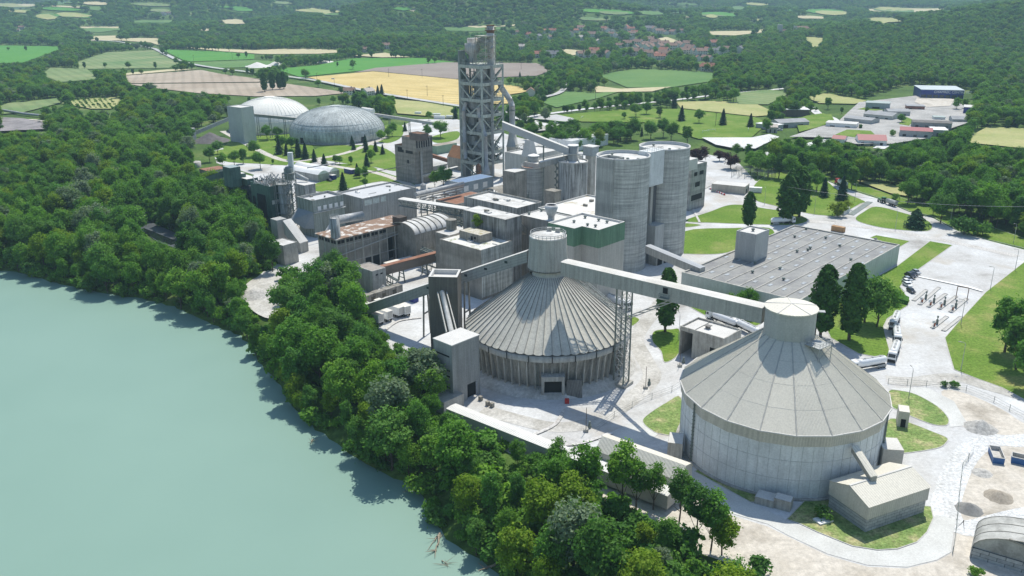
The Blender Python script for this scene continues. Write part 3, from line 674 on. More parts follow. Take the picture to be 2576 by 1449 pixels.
for rr,zz,am in ((25.6,12.75,.36),(5.6,28.8,.05)):
    for i in range(N2):
        t=2*math.pi*i/N2; k=[1,.35,-1,.35][i%4]*0+[.0,-.35,-.45,-.35][i%4]*0
        off={0:1.,1:.15,2:0.,3:.15}[i%4]*am
        vs_.append((C2.x+rr*math.cos(t),C2.y+rr*math.sin(t),zz+off))
mb.add(vs_,[(i,(i+1)%N2,N2+(i+1)%N2,N2+i) for i in range(N2)]); mb.build('cone_roof',M_SLATE,r_)
mb=MB()
for i in range(NR):
    t=2*math.pi*i/NR; c,s_=math.cos(t),math.sin(t); mb.beam((C2.x+25.7*c,C2.y+25.7*s_,13.16),(C2.x+5.6*c,C2.y+5.6*s_,28.95),.12,.14)
mb.build('roof_rib',surf('dark rib',(.20,.195,.18),.2),r_)
MB().lathe(C2,[(5.5,28.2),(4.6,30.0),(5.0,31.0)],14).build('neck',M_SLATE,r_)
C2c=Vector((10.9,246.0))
MB().lathe(C2c,[(6.2,30.6),(5.6,40.4)],14,.1,top=False).build('cap_wall',M_CLAD,r_)
MB().lathe(C2c,[(6.35,30.4),(6.35,30.7)],14,.1,bot=True).build('cap_floor',M_CLADD,r_)
MB().lathe(C2c,[(5.7,40.2),(5.7,40.5),(1,41.1)],14,.1).build('cap_roof',M_DUSTR,r_)
mb=MB(); rail(mb,[C2c+Vector((math.cos(t*math.pi/7+.1),math.sin(t*math.pi/7+.1)))*5.4 for t in range(14)],40.5,1.1,True,.12,1.2); mb.build('railing',M_STEELL,r_)
for v_ in ((.5,3.6),(3,2.6)): mb=MB(); mb.obox(C2c+Vector(v_),(1,0),1.4,1.1,40.8,42); mb.build('roof_hatch',M_CLAD,r_)
# portal + door
pt=P(1391,1000,0); d=(Vector((pt.x,pt.y))-C2).normalized(); e=Vector((-d.y,d.x)); pc=C2+d*23.8
mb=MB()
for s_ in (-2.9,2.9): mb.obox(pc+e*s_+d*.8,(e.x,e.y),.8,3.4,0,6.2)
mb.obox(pc+d*.8,(e.x,e.y),6.7,3.6,5.2,6.6); mb.build('portal',M_CONC,r_)
m_=MB(); m_.obox(pc+d*1.6,(e.x,e.y),5.0,.3,0,5.2); m_.build('gateway',M_DARK,r_)
mb=MB(); c=pc+d*2.7
for z in (.7,1.4): mb.beam((*(c-e*2.4),z),(*(c+e*2.4),z),.12)
for k in (-2,0,2): mb.beam((*(c+e*k),0),(*(c+e*k),1.6),.12)
mb.build('barrier',M_STEELL,r_)
gp=pc+e*6.1+d*1.2; 
m_=MB(); a=gp-e*2.2; b_=gp+e*2.2; m_.add([(*(a+d*1.5),0),(*(b_+d*1.5),0),(*(b_+d*.2),5),(*(a+d*.2),5),(*(a+d*1.2),0),(*(b_+d*1.2),0),(*(b_-d*.1),5),(*(a-d*.1),5)],[(0,1,2,3),(4,5,6,7),(3,2,6,7),(0,3,7,4),(1,2,6,5)]); o=m_.build('steel_door',M_CLADD); finish(o,'loose grey steel door leaf leaning beside the gateway of the ribbed round store','door leaf')
mb=MB()
for s_ in (-4.4,): 
    c=pc+e*s_+d*.6
    for k in (-.3,.3): mb.beam((*(c+e*k),0),(*(c+e*k),9),.1)
    for z in range(1,18): mb.beam((*(c-e*.3),z*.5),(*(c+e*.3),z*.5),.07)
mb.build('ladder',M_STEEL,r_)
# ---- gallery joining the two caps, mast and stays
z=34.6; p=P(1414,653,z); q=P(1928,769,z)
GA=Vector((15.6,243.4,36.2)); GB=Vector((61.8,196.2,36.2))
p=P(1420,656,36.2); q=P(1926,771,36.2)
gallery('link_gallery','long pale box gallery bridging from the ribbed store cap to the largest hall cap',p,q,3.7,4.0,M_CLAD,surf('pale gallery roof',(.62,.61,.58),.12,.1,c2=(.52,.5,.45)))
gd=(q-p).normalized()
mb=MB(); c=p.lerp(q,.56); a=Vector((gd.y,-gd.x,0)); 
mm_=MB(); mm_.obox(c+a*1.87,(gd.x,gd.y),1.4,.2,34.2,35.8); o=mm_.build('inspection_window',M_DARK,bpy.data.objects['link_gallery'])
mb.obox(c+a*2.3,(gd.x,gd.y),2.8,1.1,33.0,33.1); rail(mb,[c+a*1.8-gd*1.4,c+a*2.8-gd*1.4,c+a*2.8+gd*1.4,c+a*1.8+gd*1.4],33.1,1,False,.06,1); mb.build('balcony',M_STEEL,bpy.data.objects['link_gallery'])
mc=P(1562,966,0); r_=root('lattice_mast','tall four-legged steel lattice mast carrying the long pale gallery','mast',(mc.x,mc.y,0))
mb=MB(); co=lattice(mb,mc,3.3,.9,32.4,11,.22,gd,3.0); mb.build('bracing',M_STEELL,r_)
for c in co: m_=MB(); m_.beam((c.x,c.y,.9),(c.x,c.y,32.6),.42); m_.build('leg',M_STEEL,r_)
m_=MB(); m_.obox(mc,(gd.x,gd.y),5.4,5.0,0,.9); m_.build('footing',M_CONC,r_)
tip=p.lerp(q,.60); tip2=p.lerp(q,.06); mcz=Vector((mc.x,mc.y,20.5))
mb=MB()
def truss_stay(mb,a,b_,s_=1.1,t=.2):
    a,b_=Vector(a),Vector(b_); d=(b_-a).normalized(); u=d.cross(Vector((0,0,1))).normalized(); w_=d.cross(u)
    n_=max(3,int((b_-a).length/3))
    for i,j in ((-1,-1),(1,-1),(1,1),(-1,1)): mb.beam(a+u*s_*.5*i+w_*s_*.5*j,b_+u*s_*.5*i+w_*s_*.5*j,t)
    for k in range(n_):
        A_,B_=a.lerp(b_,k/n_),a.lerp(b_,(k+1)/n_)
        for i in (-1,1):
            mb.beam(A_+u*s_*.5*i-w_*s_*.5,B_+u*s_*.5*i+w_*s_*.5,t*.6); mb.beam(A_+u*s_*.5-w_*s_*.5*i,B_-u*s_*.5-w_*s_*.5*i,t*.6)
truss_stay(mb,mcz,tip-Vector((0,0,3.5)),.7,.2); truss_stay(mb,mcz+Vector((0,0,1)),tip2-Vector((0,0,3.5)),1.3,.18)
mb.build('stay',M_STEELL,r_)
# ---- sloping gallery from the small house up to the ribbed store cap
p=P(905,771,5.5); q=P(1331,629,35.0)
gl=gallery('ribbed_gallery','grey ribbed gallery climbing behind the dark tower to the ribbed store cap',p,q,2.8,3.6,surf('sheet ribs',(.37,.38,.37),.15,.1,rough=.5,ribs=('z',.5,.7),streak=.2),M_PALE)
for k,(x,y0_) in enumerate(((1215,800),(1190,770))): pass
gdir=(q-p).normalized()
for s_ in (.42,.66):
    c=p.lerp(q,s_); a=Vector((gdir.y,-gdir.x,0)).normalized(); m_=MB()
    for k in (-1,1): m_.beam((*(c+a*k*1.2)[:2],c.z-3),(*(c+a*k*2.2)[:2],0),.45)
    m_.beam((*(c-a*1.8)[:2],c.z*.45),(*(c+a*1.8)[:2],c.z*.45),.4); m_.build('support_leg',M_CONCD,gl)
for k in range(5):
    c=p.lerp(q,.45+.11*k); a=Vector((gdir.y,-gdir.x,0)).normalized(); c=c+a*1.42; m_=MB(); m_.obox(c,(gdir.x,gdir.y),1.,.2,c.z-1.6,c.z-.9); m_.build('window',M_GLASS,gl)
# ---- two towers left of the ribbed store
ps=rect((1136.5,870.7),(1091.5,852),(1197.7,840.7),18.2)
r_=root('corrugated_tower','nearest corrugated grey tower with flat pale roof and drive-through opening at its foot','tower',(*cen(ps)[:2],0))
f0,l0,b0,r0_=[Vector((*p_[:2],0)) for p_ in ps]
w_=MB(); w_.prism([f0,l0,b0,r0_],4.6,18.2,False)
e=(r0_-f0); g1,g2=f0+e*.52,f0+e*.9
w_.add([(*f0[:2],0),(*g1[:2],0),(*g1[:2],4.6),(*f0[:2],4.6)],[(0,1,2,3)]); w_.add([(*g2[:2],0),(*r0_[:2],0),(*r0_[:2],4.6),(*g2[:2],4.6)],[(0,1,2,3)]); w_.add([(*l0[:2],0),(*f0[:2],0),(*f0[:2],4.6),(*l0[:2],4.6)],[(0,1,2,3)]); w_.add([(*l0[:2],0),(*b0[:2],0),(*b0[:2],4.6),(*l0[:2],4.6)],[(0,1,2,3)])
w_.build('wall',M_CLADU,r_)
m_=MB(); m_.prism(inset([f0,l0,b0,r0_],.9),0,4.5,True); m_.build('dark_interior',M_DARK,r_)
rf=MB(); rf.prism(inset([f0,l0,b0,r0_],-.15),18.2,18.45,True,True); rf.build('roof',M_PALE,r_)
for z1_ in (4.9,8.3,10.1,14.4): onwall(r_,l0,f0,[(.12,.85,z1_,z1_+.45)],M_DARK,'louvre_strip',.05)
ps=rect((1150,697.5),(1077.7,694.7),(1162.7,677.7),26.5,-5.5)
blk=block('dark_tower','dark corrugated tower with sunken pale roof and inclined duct on its front','tower',ps,0,26.5,surf('dark corrugated',(.16,.152,.135),.15,.1,rough=.6,ribs=(-5.5,.5,.4),streak=.3),M_PALE,1.4,.7,trim=M_PALE)
p0=P(1112,735,22); p0.y=min(p0.y,ps[0][1]-.6)+2; p0.z=22; pipe=MB(); pipe.tube((p0.x,p0.y-2,22),P(1136,840,16.5)+Vector((0,1.,0)),.75,.75,14); pipe.build('inclined_duct',M_STEELL,blk,True)
for k in (-1,1): m_=MB(); m_.beam((p0.x+k*1.4,p0.y-2,21.6),P(1136+k*13,842,16.1)+Vector((0,1.,0)),.3,1.2); m_.build('duct_side',M_CLAD,blk)
m_=MB(); m_.obox(P(1096,683,25.3),(1,0),1.6,1,25.1,25.9); m_.build('roof_box',M_PALE,blk)
# ---- lower house and long low gallery at tower foot
ps=rect((1116,1013),(1085,985),(1150,983),3.8)
block('pump_house','low grey hut with ducts on its roof left of the nearest corrugated tower','hut',ps,0,3.8,M_CLAD,M_CLAD,0,.1)
m_=MB(); m_.obox(P(1102,985,4),(UA.x,UA.y),2,1.5,3.8,5.6); o=m_.build('fan_box',M_CLAD); finish(o,'small grey fan box standing on the low hut roof','fan box')
p=P(1134,1022,4.2); q=P(1690,1240,4.2)
gallery('ground_gallery','long low beige gallery lying along the river wood below the yard',p,q,3.6,3.4,surf('beige side',(.42,.41,.37),.12,.2),surf('ribbed pale roof',(.66,.655,.62),.08,.2,ribs=(-38,.6,.35)))
# ---- transfer building with chamfered roof
a=P(1742,1225,0); ax=dirw(-38.); ay=dirw(52.); L_=22.; W_=8.5
a=P(1742,1166,7.2); a.z=0
r_=root('transfer_building','beige building with chamfered metal roof among the tall trees in front of the round hall','building',(a.x,a.y,0))
base=a; prof=[(0,0),(0,6.6),(1.0,7.8),(3.6,8.4),(6.6,5.8),(7.4,0)]
def xs_(s,t,z): return base-ax*s-ay*t+Vector((0,0,z))
w_=MB(); n_=len(prof)
w_.poly([xs_(0,t,z) for t,z in prof]); w_.poly([xs_(L_,t,z) for t,z in prof]); w_.add([xs_(0,0,0),xs_(L_,0,0),xs_(L_,0,6.6),xs_(0,0,6.6)],[(0,1,2,3)]); w_.add([xs_(0,7.4,0),xs_(L_,7.4,0),xs_(L_,6.6,5.8),xs_(0,6.6,5.8)],[(0,1,2,3)]); w_.build('wall',MATS['warm clad'],r_)
rf=MB()
for (t0,z0_),(t1,z1_) in zip(prof[1:4],prof[2:5]): rf.poly([xs_(-.2,t0,z0_+.05),xs_(L_+.2,t0,z0_+.05),xs_(L_+.2,t1,z1_+.05),xs_(-.2,t1,z1_+.05)])
rf.build('roof',M_BROOF,r_)
# ---- loading bay building
ps=rect((1822,853),(1710.5,820.7),(1863,828),9.6)
r_=root('loading_bay','open-fronted concrete loading bay with pale flat roof behind the largest round hall','loading bay',(*cen(ps)[:2],0))
f0,l0,b0,r0_=[Vector((*p_[:2],0)) for p_ in ps]
m4=f0.lerp(l0,.70); w_=MB(); w_.prism([f0,m4,m4+(b0-l0),r0_],0,9.4,False); w_.build('wall',M_CONCD if 0 else M_CONC,r_)
w_=MB(); 
w_.prism([l0,l0+(m4-l0).normalized()*.4,b0+(m4-l0).normalized()*.4,b0],0,9.4,False); w_.prism([l0,m4,m4-(m4-f0).normalized()*0+(b0-l0)*.04,l0+(b0-l0)*.04],8.3,9.4,False,True); w_.prism([b0,m4+(b0-l0),m4+(b0-l0)*.96,l0+(b0-l0)*.96],0,9.4,False); w_.build('bay_wall',M_CONC,r_)
t=MB(); i_=inset([f0,l0,b0,r0_],.35)
for i in range(4):
    j=(i+1)%4; pp=[f0,l0,b0,r0_]; t.poly([(*pp[i][:2],9.7),(*pp[j][:2],9.7),(*i_[j],9.7),(*i_[i],9.7)])
t.prism(i_,9.0,9.7,False); t.prism([f0,l0,b0,r0_],9.4,9.7,False); t.build('parapet',M_CONC,r_)
rf=MB(); rf.poly([(*p_,9.1) for p_ in i_]); rf.build('roof',M_PALE,r_)
onwall(r_,f0,m4,[(.06,.42,0,5.6)],M_DARK,'doorway')
m_=MB(); m_.obox(cen([f0,l0,b0,r0_])-UA*1,(UA.x,UA.y),1.2,1.2,9.1,10); m_.obox(cen([f0,l0,b0,r0_])-UA*1,(UA.x,UA.y),2,1.8,10,10.15); m_.build('roof_vent',M_CLADD,r_)
# ---- big flat hall F
ps=rect((1998,565.5),(1728,687.5),(2264,615),8.6); HF=ps
r_=block('flat_hall','very large low hall with grey felt roof, skylights and mushroom vents','hall',ps,0,8.6,surf('hall side',(.50,.55,.53),.12,.15,rough=.5,ribs=(46.5,2.2,.12),streak=.15),M_FELT,.5,.6,trim=M_CONC)
b0,l0,f0,r0_=[Vector((*p_[:2],0)) for p_ in ps]   # back, left, front, right
ea=(l0-b0); ec=(r0_-b0); rd=MB()
for k in range(1,8):
    a=b0+ec*k/8; c=a+ea; zc=8.15+(.5 if k%2 else 0)
    rd.beam((*(a+ea*.01)[:2],8.2),(*(c-ea*.01)[:2],8.2),.5,.22)
rd.build('roof_ridge',M_CONC,r_)
random.seed(4); sk=MB()
for k in range(8):
    for j in range(9):
        if random.random()<.12: continue
        c=b0+ec*(k+.32+.36*(j%2))/8+ea*(j+.6+random.uniform(-.1,.1))/9.6
        sk=MB(); sk.obox(c,(ea.x,ea.y),2.6,1.1,8.1,8.22); sk.build('skylight',surf('skylight pane',(.42,.44,.45),.2,.5,rough=.3),r_)
for (x,y) in ((1888,586+40),(2032,630),(2112,620),(2077,600),(2202,604),(2028,577),(1999,597),(1962,677),(1925,640),(2005,634)): 
    pp=P({1888:2038}.get(x,x),y,8.2); vent(r_,pp.x,pp.y,8.1,.8)
for (x,y) in ((1893,686),(1899,663),(1971,704),(2140,655)): pp=P(x,y,8.2); vent(r_,pp.x,pp.y,8.1,.8)
ps=rect((1903,590),(1853,580),(1938,577),19.5)
ft=block('roof_tower','square corrugated box tower rising from the roof of the very large low hall','tower',ps,8.15,19.5,surf('roof tower clad',(.45,.46,.45),.1,.1,rough=.5,ribs=(-43.5,.6,.3),streak=.15),M_PALE,.5,.3)
pp=cen(ps); vent(ft,pp.x,pp.y,19,.9)
# gallery silo base -> hall
gallery('silo_gallery','brown ribbed gallery dropping from between the twin silos to the low hall',P(1630,617,12.5),P(1768,674,9.6),3,3,M_CLAD,surf('sheet blue grey',(.42,.44,.46),.1,.2,ribs=(-43.5,.6,.3)))
# ---- twin big silos
ZS=47.
S1=Vector((45.3,342.)); S2=Vector((65.6,363.)); RS=10.75
def bigsilo(c,label):
    r_=root('tall_silo',label,'silo',(c.x,c.y,0),'tall twin silos')
    MB().lathe(c,[(RS,0),(RS,ZS)],72,top=False).build('wall',M_SILO,r_,True)
    MB().lathe(c,[(RS+.12,ZS-.5),(RS+.12,ZS+.02),(RS-.35,ZS+.02),(RS-.35,ZS-1.4)],72,top=False).build('parapet',surf('pale rim',(.56,.56,.54),.1),r_,True)
    MB().lathe(c,[(RS-.35,ZS-1.3),(0.1,ZS-1.0)],72).build('roof',M_DUSTR,r_)
    return r_
s1=bigsilo(S1,'nearer and left one of the two tall banded concrete silos'); s2=bigsilo(S2,'farther and right one of the two tall banded concrete silos')
for c,r_ in ((S1,s1),(S2,s2)):
    for dx,dy in ((-4,5),(5,-7),(1,-6)):
        vent(r_,c.x+dx,c.y+dy,ZS-1.2,.8)
A_=P(1501.5,395.6,ZS); B_=P(1539.8,402.5,ZS); ux=UA
ps=rect((1539.8,402.),(1501.5,395.6),(1553,397.8),ZS); f0,l0,b0,r0_=[Vector((*p_[:2],0)) for p_ in ps]
ps=[f0,l0,l0+WA*8,f0+WA*8]
block('silo_stair_tower','square clad stair tower attached to the left side of the nearer tall silo','stair tower',ps,0,ZS,surf('pale panel',(.40,.41,.39),.12,.1,rough=.6,streak=.3,ribs=('z',9,.3)),M_DUSTR,1.2,.35)
mid=(S1+S2)/2+Vector((5.8,-6.2)); dd=(S2-S1).normalized()
c=(S1+S2)/2; dn=Vector((dd.y,-dd.x))
r_=root('silo_link','concrete lift shaft and bridge block joining the two tall silos','shaft',(c.x,c.y,0))
m_=MB(); m_.obox(c+dn*3.5,(dd.x,dd.y),10,6,ZS-14,ZS+.3); m_.build('bridge_block',M_SILOB,r_)
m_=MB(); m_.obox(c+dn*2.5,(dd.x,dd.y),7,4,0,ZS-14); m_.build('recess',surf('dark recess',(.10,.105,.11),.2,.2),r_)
m_=MB(); m_.obox(c+dn*3.9+dd*-1.7,(dd.x,dd.y),1.6,4,13,ZS-14); m_.build('shaft',M_CLAD,r_)
m_=MB(); m_.obox(c+dn*7.,(dd.x,dd.y),6.5,5,0,16.5); m_.build('loading_block',surf('pale block clad',(.45,.455,.44),.12,.15,streak=.3),r_)
m_=MB(); m_.obox(c+dn*9.9,(dd.x,dd.y),9.5,4,0,5.); m_.build('truck_bay',M_CONC,r_)
for k in (-2.4,2.4): m_=MB(); m_.obox(c+dn*11.9+dd*k,(dd.x,dd.y),3.2,.3,0,3.9); m_.build('bay_door',M_DARK,r_)
mb=MB(); rail(mb,[c+dn*2+dd*4,c+dn*6.4+dd*4,c+dn*6.4-dd*4,c+dn*2-dd*4],ZS+.3,1.2,True,.1,1.5); mb.build('railing',M_STEELL,r_)
# building behind the silos
ps=rect((1740,417),(1710,410),(1768,405),24)
r_=block('packing_house','weathered multi-storey concrete building half hidden behind the right tall silo','building',ps,0,24,surf('weathered packing wall',(.42,.42,.40),.25,.2,streak=.5,ribs=('z',4.6,.4)),M_PALE,.5,.3)
onwall(r_,ps[0],ps[3],[(.3,.6,12,14.5),(.2,.4,18,20),(.1,.8,5,8),(.55,.8,18,20)],M_DARK)
ps=rect((1735,398),(1715,392),(1752,392),30); block('packing_penthouse','smaller pale box on top of the weathered building behind the right silo','penthouse',ps,23.5,29,M_PALE,M_PALE,0,.1)
m_=MB(); m_.obox(P(1758,600,0)+Vector((0,0,0)),(UA.x,UA.y),.1,.1,0,.1)
# ---- green banded packing plant
zg=29.6; pts=[(1378,559.7),(1444,574.7),(1461.7,569.7),(1506.7,578.5),(1570,557),(1473,534.7)]
g0=P(1506.7,578.5,zg); 
def along(o,ax,pix): d=P(*pix,zg)-o; return o+ax*ax.dot(d)
g_n=along(g0,UA,(1461.7,569.7)); g_m=along(g_n,WA,(1444,574.7)); g_a=along(g_m,UA,(1378,559.7)); g_e=along(g0,WA,(1570,557)); g_b=g_a+WA*WA.dot(g_e-g_a)
gp=[g0,g_n,g_m,g_a,g_b,g_e]
r_=root('packing_plant','tall grey clad building with dark green band under its white flat roof','building',(*cen(gp)[:2],0))
MB().prism(gp,0,22.8,False).build('wall',surf('pale grey clad',(.46,.445,.41),.12,.08,rough=.5,streak=.2),r_)
gi=inset(gp,-.04); MB().prism(gi,22.8,zg,False).build('green_band',M_GREENB,r_)
t=MB(); i_=inset(gp,.4)
for i in range(6): j=(i+1)%6; t.poly([(*gp[i][:2],zg+.02),(*gp[j][:2],zg+.02),(*i_[j],zg+.02),(*i_[i],zg+.02)])
t.prism(i_,zg-.8,zg+.02,False); t.build('parapet',M_PALE,r_)
rf=MB(); rf.poly([(*p_,zg-.7) for p_ in i_]); rf.build('roof',M_PALE,r_)
for x,y in ((1444,560),(1472,549),(1506,556),(1527,561),(1498,571),(1478,568)): pp=P(x,y,zg-.7); vent(r_,pp.x,pp.y,zg-.7,.75)
for dz in (0,): onwall(r_,gp[0],gp[5],[(.15,.35,0,3.5),(.6,.7,0,2.5)],M_DARK,'door')
# ---- mill halls between
def flat(name,label,B,A,C,z,mw,mr,par=.6,z0=0,cat='building',trim=None,ang=None): 
    ps=rect(B,A,C,z,ang); return block(name,label,cat,ps,z0,z,mw,mr,par,.35,trim=trim),ps
m2,ps2=flat('upper_mill','tall grey building with dusty sloping roof and a young tree growing on its wall',(1271.4,553),(1165.2,527.2),(1306.6,540.5),27.2,surf('streaked mill wall',(.35,.35,.33),.2,.3,streak=.9,ribs=('z',7,.3)),M_DUSTR,0)
m1,ps1=flat('lower_mill','concrete building with weed grown flat roof in front of the tall grey building',(1210.5,630.3),(1110.5,599.9),(1271.4,602.2),19.5,surf('brown panel wall',(.32,.30,.26),.25,.2,streak=.3,ribs=('z',8,.35)),surf('weedy roof',(.62,.61,.57),.2,.35,c2=(.22,.25,.10),thr=(.55,.68)),.3)
onwall(m1,ps1[0],ps1[1],[(.74,.82,0,6),(.9,.93,0,1.5)],M_DARK,'door')
sc_=MB(); a,b_=Vector(ps1[0]),Vector(ps1[3]); sc_.prism([a+UA*.06,b_+UA*.06,b_-UA*.02,a-UA*.02],1,19.7,True); sc_.build('side_cladding',surf('pale side panel',(.42,.45,.43),.25,.2,streak=.7,ribs=('z',2,.2)),m1)
hh,psh=flat('roof_hut','small concrete hut with mossy roof on the weed grown flat roof',(1208,593),(1160,578),(1237,584),22.3,M_CONCD,surf('hut roof moss',(.55,.53,.48),.3,.4,c2=(.30,.26,.12)),0,19.2,'hut')
onwall(hh,psh[0],psh[1],[(.35,.45,19.3,21.3),(.2,.3,20.3,21.3)],M_DARK)
m3,ps3=flat('tank_annex','low concrete annex carrying a rusty round tank left of the weed grown roof',(1130,593),(1097.2,582.7),(1175,575),18.9,surf('brown panel wall',(.3,.3,.3)),M_DUSTR,0)
c=P(1136,577,18.9); MB().lathe(c,[(2.1,18.9),(2.1,23.1)],20).build('round_tank',M_CONCD,None); o=bpy.data.objects['round_tank']; finish(o,'rusty brown round tank standing on the low annex roof','tank')
flat('dusty_hall','wide hall with dusty white flat roof beneath the two smaller silos',(1230.3,479.2),(1168.3,494.4),(1362,507.7),20.5,surf('hall wall streaks',(.36,.36,.34),.25,.2,streak=.8),M_DUSTR,.9,trim=M_CONC)
flat('long_hall','long hall with dusty roof and moss edge running towards the twin silos',(1478,488.6),(1356.2,523),(1600,517),21.5,surf('greenish wall',(.34,.37,.33),.2,.2,streak=.4),surf('dust moss roof',(.62,.62,.60),.3,.12,c2=(.40,.32,.18),thr=(.58,.7)),.7,trim=M_PALE)
fh,psf=flat('fan_hall','pale roofed hall with a big white funnel vent beside the green banded building',(1358,526.5),(1306.7,539.7),(1445,546),26.,surf('dark streak wall',(.26,.255,.235),.2,.2,streak=.5),M_PALE,.3,trim=M_PALE)
for x,y in ((1331,539),(1362,531)): pp=P(x,y,25.8); vent(fh,pp.x,pp.y,25.7,.8)
c=P(1386.5,551,26); MB().lathe(c,[(1.3,25.5),(1.3,27.5),(1.6,27.6),(2.6,30.6),(2.2,31.8),(1.9,31.6)],20,top=False).build('funnel_vent',surf('white vent',(.6,.6,.6),.3,.5),fh,True)
MB().lathe(c,[(1.9,31.0),(.2,31.0)],20).build('vent_mouth',M_DARK,fh)
# inclined chute right of upper mill
gallery('roof_chute','short steep grey chute dropping from the tall grey building towards the round store',P(1298,560,24),P(1335,598,15),4.8,2.5,M_CONCD,M_DUSTR,cat='chute')
# ---- left mill block L and K
lb,psl=flat('grinding_hall','large windowless concrete hall with pale flat roof behind the rusty roofed factory',(911.7,499.7),(858.6,481.7),(1045.3,470.8),16.,surf('grind hall wall',(.33,.335,.32),.2,.15,streak=.4),surf('grey pale roof',(.52,.53,.54),.1,.15),.8,trim=M_CLAD)
mb=MB(); a,b_=Vector(psl[0]),Vector(psl[3]); 
sp=[(.03,.17,12.3,15.),(.18,.30,12.3,15.),(.32,.42,12.3,15.)]
onwall(lb,a,b_,sp,surf('glass block',(.50,.55,.52),.3,.8),'window',.08,M_CLAD)
bl=MB(); e=(b_-a).normalized(); nn=Vector((e.y,-e.x,0)); bl.beam(a+nn*.06+Vector((0,0,11.9-0)),b_+nn*.06+Vector((0,0,11.9)),.14,.35); bl.build('wall_band',M_CLADD,lb)
for x,y in ((900,484),(1012,492-26),(930,497)): 
    pp=P(x,y,15.4); m_=MB(); m_.obox(pp,(UA.x,UA.y),2,1.4,15.2,15.7); m_.build('skylight',M_WHITER,lb)
kb,psk=flat('filter_house','clad hall with parapet roof and a lit row of white shutters on its gallery',(785.7,505),(745.2,494.7),(872.7,491),18.,surf('green grey clad',(.27,.31,.28),.2,.15,rough=.5,streak=.6,ribs=(-43.5,1,.3)),surf('grey pale roof',(.52,.53,.54)),1.2,trim=M_CLAD)
a,b_=Vector(psk[0]),Vector(psk[3])
onwall(kb,a,b_,[(.14+.18*i,.14+.18*i+.11,12.6,14.8) for i in range(5)],M_WHITER,'shutter',.1,M_CLAD)  # shutters coloured with the white roof paint
mb=MB(); e=(b_-a).normalized(); nn=Vector((e.y,-e.x,0)); 
mb.prism([a+nn*.05,b_+nn*.05,b_+nn*1.3,a+nn*1.3],12.0,12.15,True,True); rail(mb,[a+nn*1.3,b_+nn*1.3],12.15,1.1,False,.1,2); mb.beam(a+nn*1.2-e*2+Vector((0,0,15.9)),b_+nn*1.2-e*3+Vector((0,0,15.9)),.4); mb.build('walkway',M_STEELL,kb)
m_=MB(); m_.prism([a-UA*.0,a+nn*.0+UA*-.0,a,a],0,1) 
# hopper slope under K left
l_=Vector(psk[1]); f_=Vector(psk[0]); g_=MB(); o1=(f_-l_)
g_.add([(*l_[:2],12.5),(*f_[:2],12.5),(*(f_-WA*.2)[:2],4.5),(*(f_-UA*4-WA*3)[:2],4.5),(*(l_-WA*5)[:2],7.5)],[(0,1,2,3,4)]); g_.build('hopper_slope',surf('slope sheet',(.27,.30,.32),.15,.2),kb)
# big inclined casing in front of K
p=P(722,553,13.5); q=P(765,610,4.5)
gallery('inclined_casing','broad pale inclined casing in front of the clad hall on the left',p,q,4.6,6,M_CLAD,M_PALE,cat='conveyor casing')
m_=MB(); pp=P(700,549,13.5); m_.obox(pp,(UA.x,UA.y),5.4,5,0,13.4); o=m_.build('casing_head',M_CLAD); finish(o,'pale box head at the upper end of the broad inclined casing','casing head')
pp=rect((737,615),(690,602),(740,603),8.5,-38)
block('river_hut','square concrete hut with dusty roof at the wood edge left of the factory','hut',[p_ for p_ in rect((712,618),(682,606),(740,606),9.,-38)],0,9.,M_CONC,M_DUSTR,.2,.2)
# horizontal drum + small silo on factory roof
dp=P(846,554,15); dq=P(912,542,15); r_=root('rotary_drum','large dull metal duct lying between the clad hall and the rusty roofed factory','duct',(dp.x,dp.y,0))
MB().tube(dp,dq,1.9,1.9,20).build('duct',M_DUCT,r_,True); MB().tube(dp,P(822,590,9),1.7,1.5,18).build('duct_elbow',M_DUCT,r_,True)
# ---- factory with rusty roof
zf=16.; psf=rect((844.5,603.6),(793,586.4),(1038.3,555.1),zf)
r_=root('rusty_roof_factory','long open-sided concrete factory with mossy rust coloured flat roof','factory',(*cen(psf)[:2],0)); f0,l0,b0,r0_=[Vector((*p_[:2],0)) for p_ in psf]
ins_=inset([f0,l0,b0,r0_],1.1); RP=MB(); RP.prism([f0,l0,b0,r0_],zf-.35,zf,True,True); RP.build('roof',M_MOSS,r_)
w1,w2,w3,w4=[Vector((*p_,0)) for p_ in ins_]
xm=w1.lerp(w4,.66)
w_=MB(); w_.prism([w1,w2,w3+(xm-w1)*0,w3],0,.01,False)
w_=MB(); w_.prism([w1,w2,w2+(xm-w1),xm],0,zf-.35,False); w_.build('wall',surf('factory panel',(.32,.305,.27),.25,.25,streak=.3,ribs=('z',7.5,.35)),r_)
w_=MB(); w_.prism([xm+WA*0,xm+(w4-xm),w3,w2+(xm-w1)],11.5,zf-.35,False,True); w_.build('upper_wall',M_CONCD,r_)
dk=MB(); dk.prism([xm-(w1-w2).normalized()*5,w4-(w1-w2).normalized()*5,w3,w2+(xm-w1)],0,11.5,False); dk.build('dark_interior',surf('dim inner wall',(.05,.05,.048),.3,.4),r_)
cl=MB(); e=(w4-w1).normalized(); nn=Vector((e.y,-e.x,0)); n_=9
for i in range(n_+1): c=w1.lerp(w4,i/n_); cl.beam((*(c+nn*.15)[:2],0),(*(c+nn*.15)[:2],zf-.4),.45)
for i in range(4): c=w1.lerp(w2,i/3); cl.beam((*c[:2],0),(*c[:2],zf-.4),.5)
for z in (5.2,12.6): cl.beam(w1+nn*.12+Vector((0,0,z)),w4+nn*.12+Vector((0,0,z)),.3)
cl.build('column',M_CONC,r_)
onwall(r_,w1,w4,[((i+.08+.44*k)/9,(i+.5+.44*k-.06)/9,13.6,14.9) for i in range(6) for k in (0,1)],M_DARK,'window',.1)
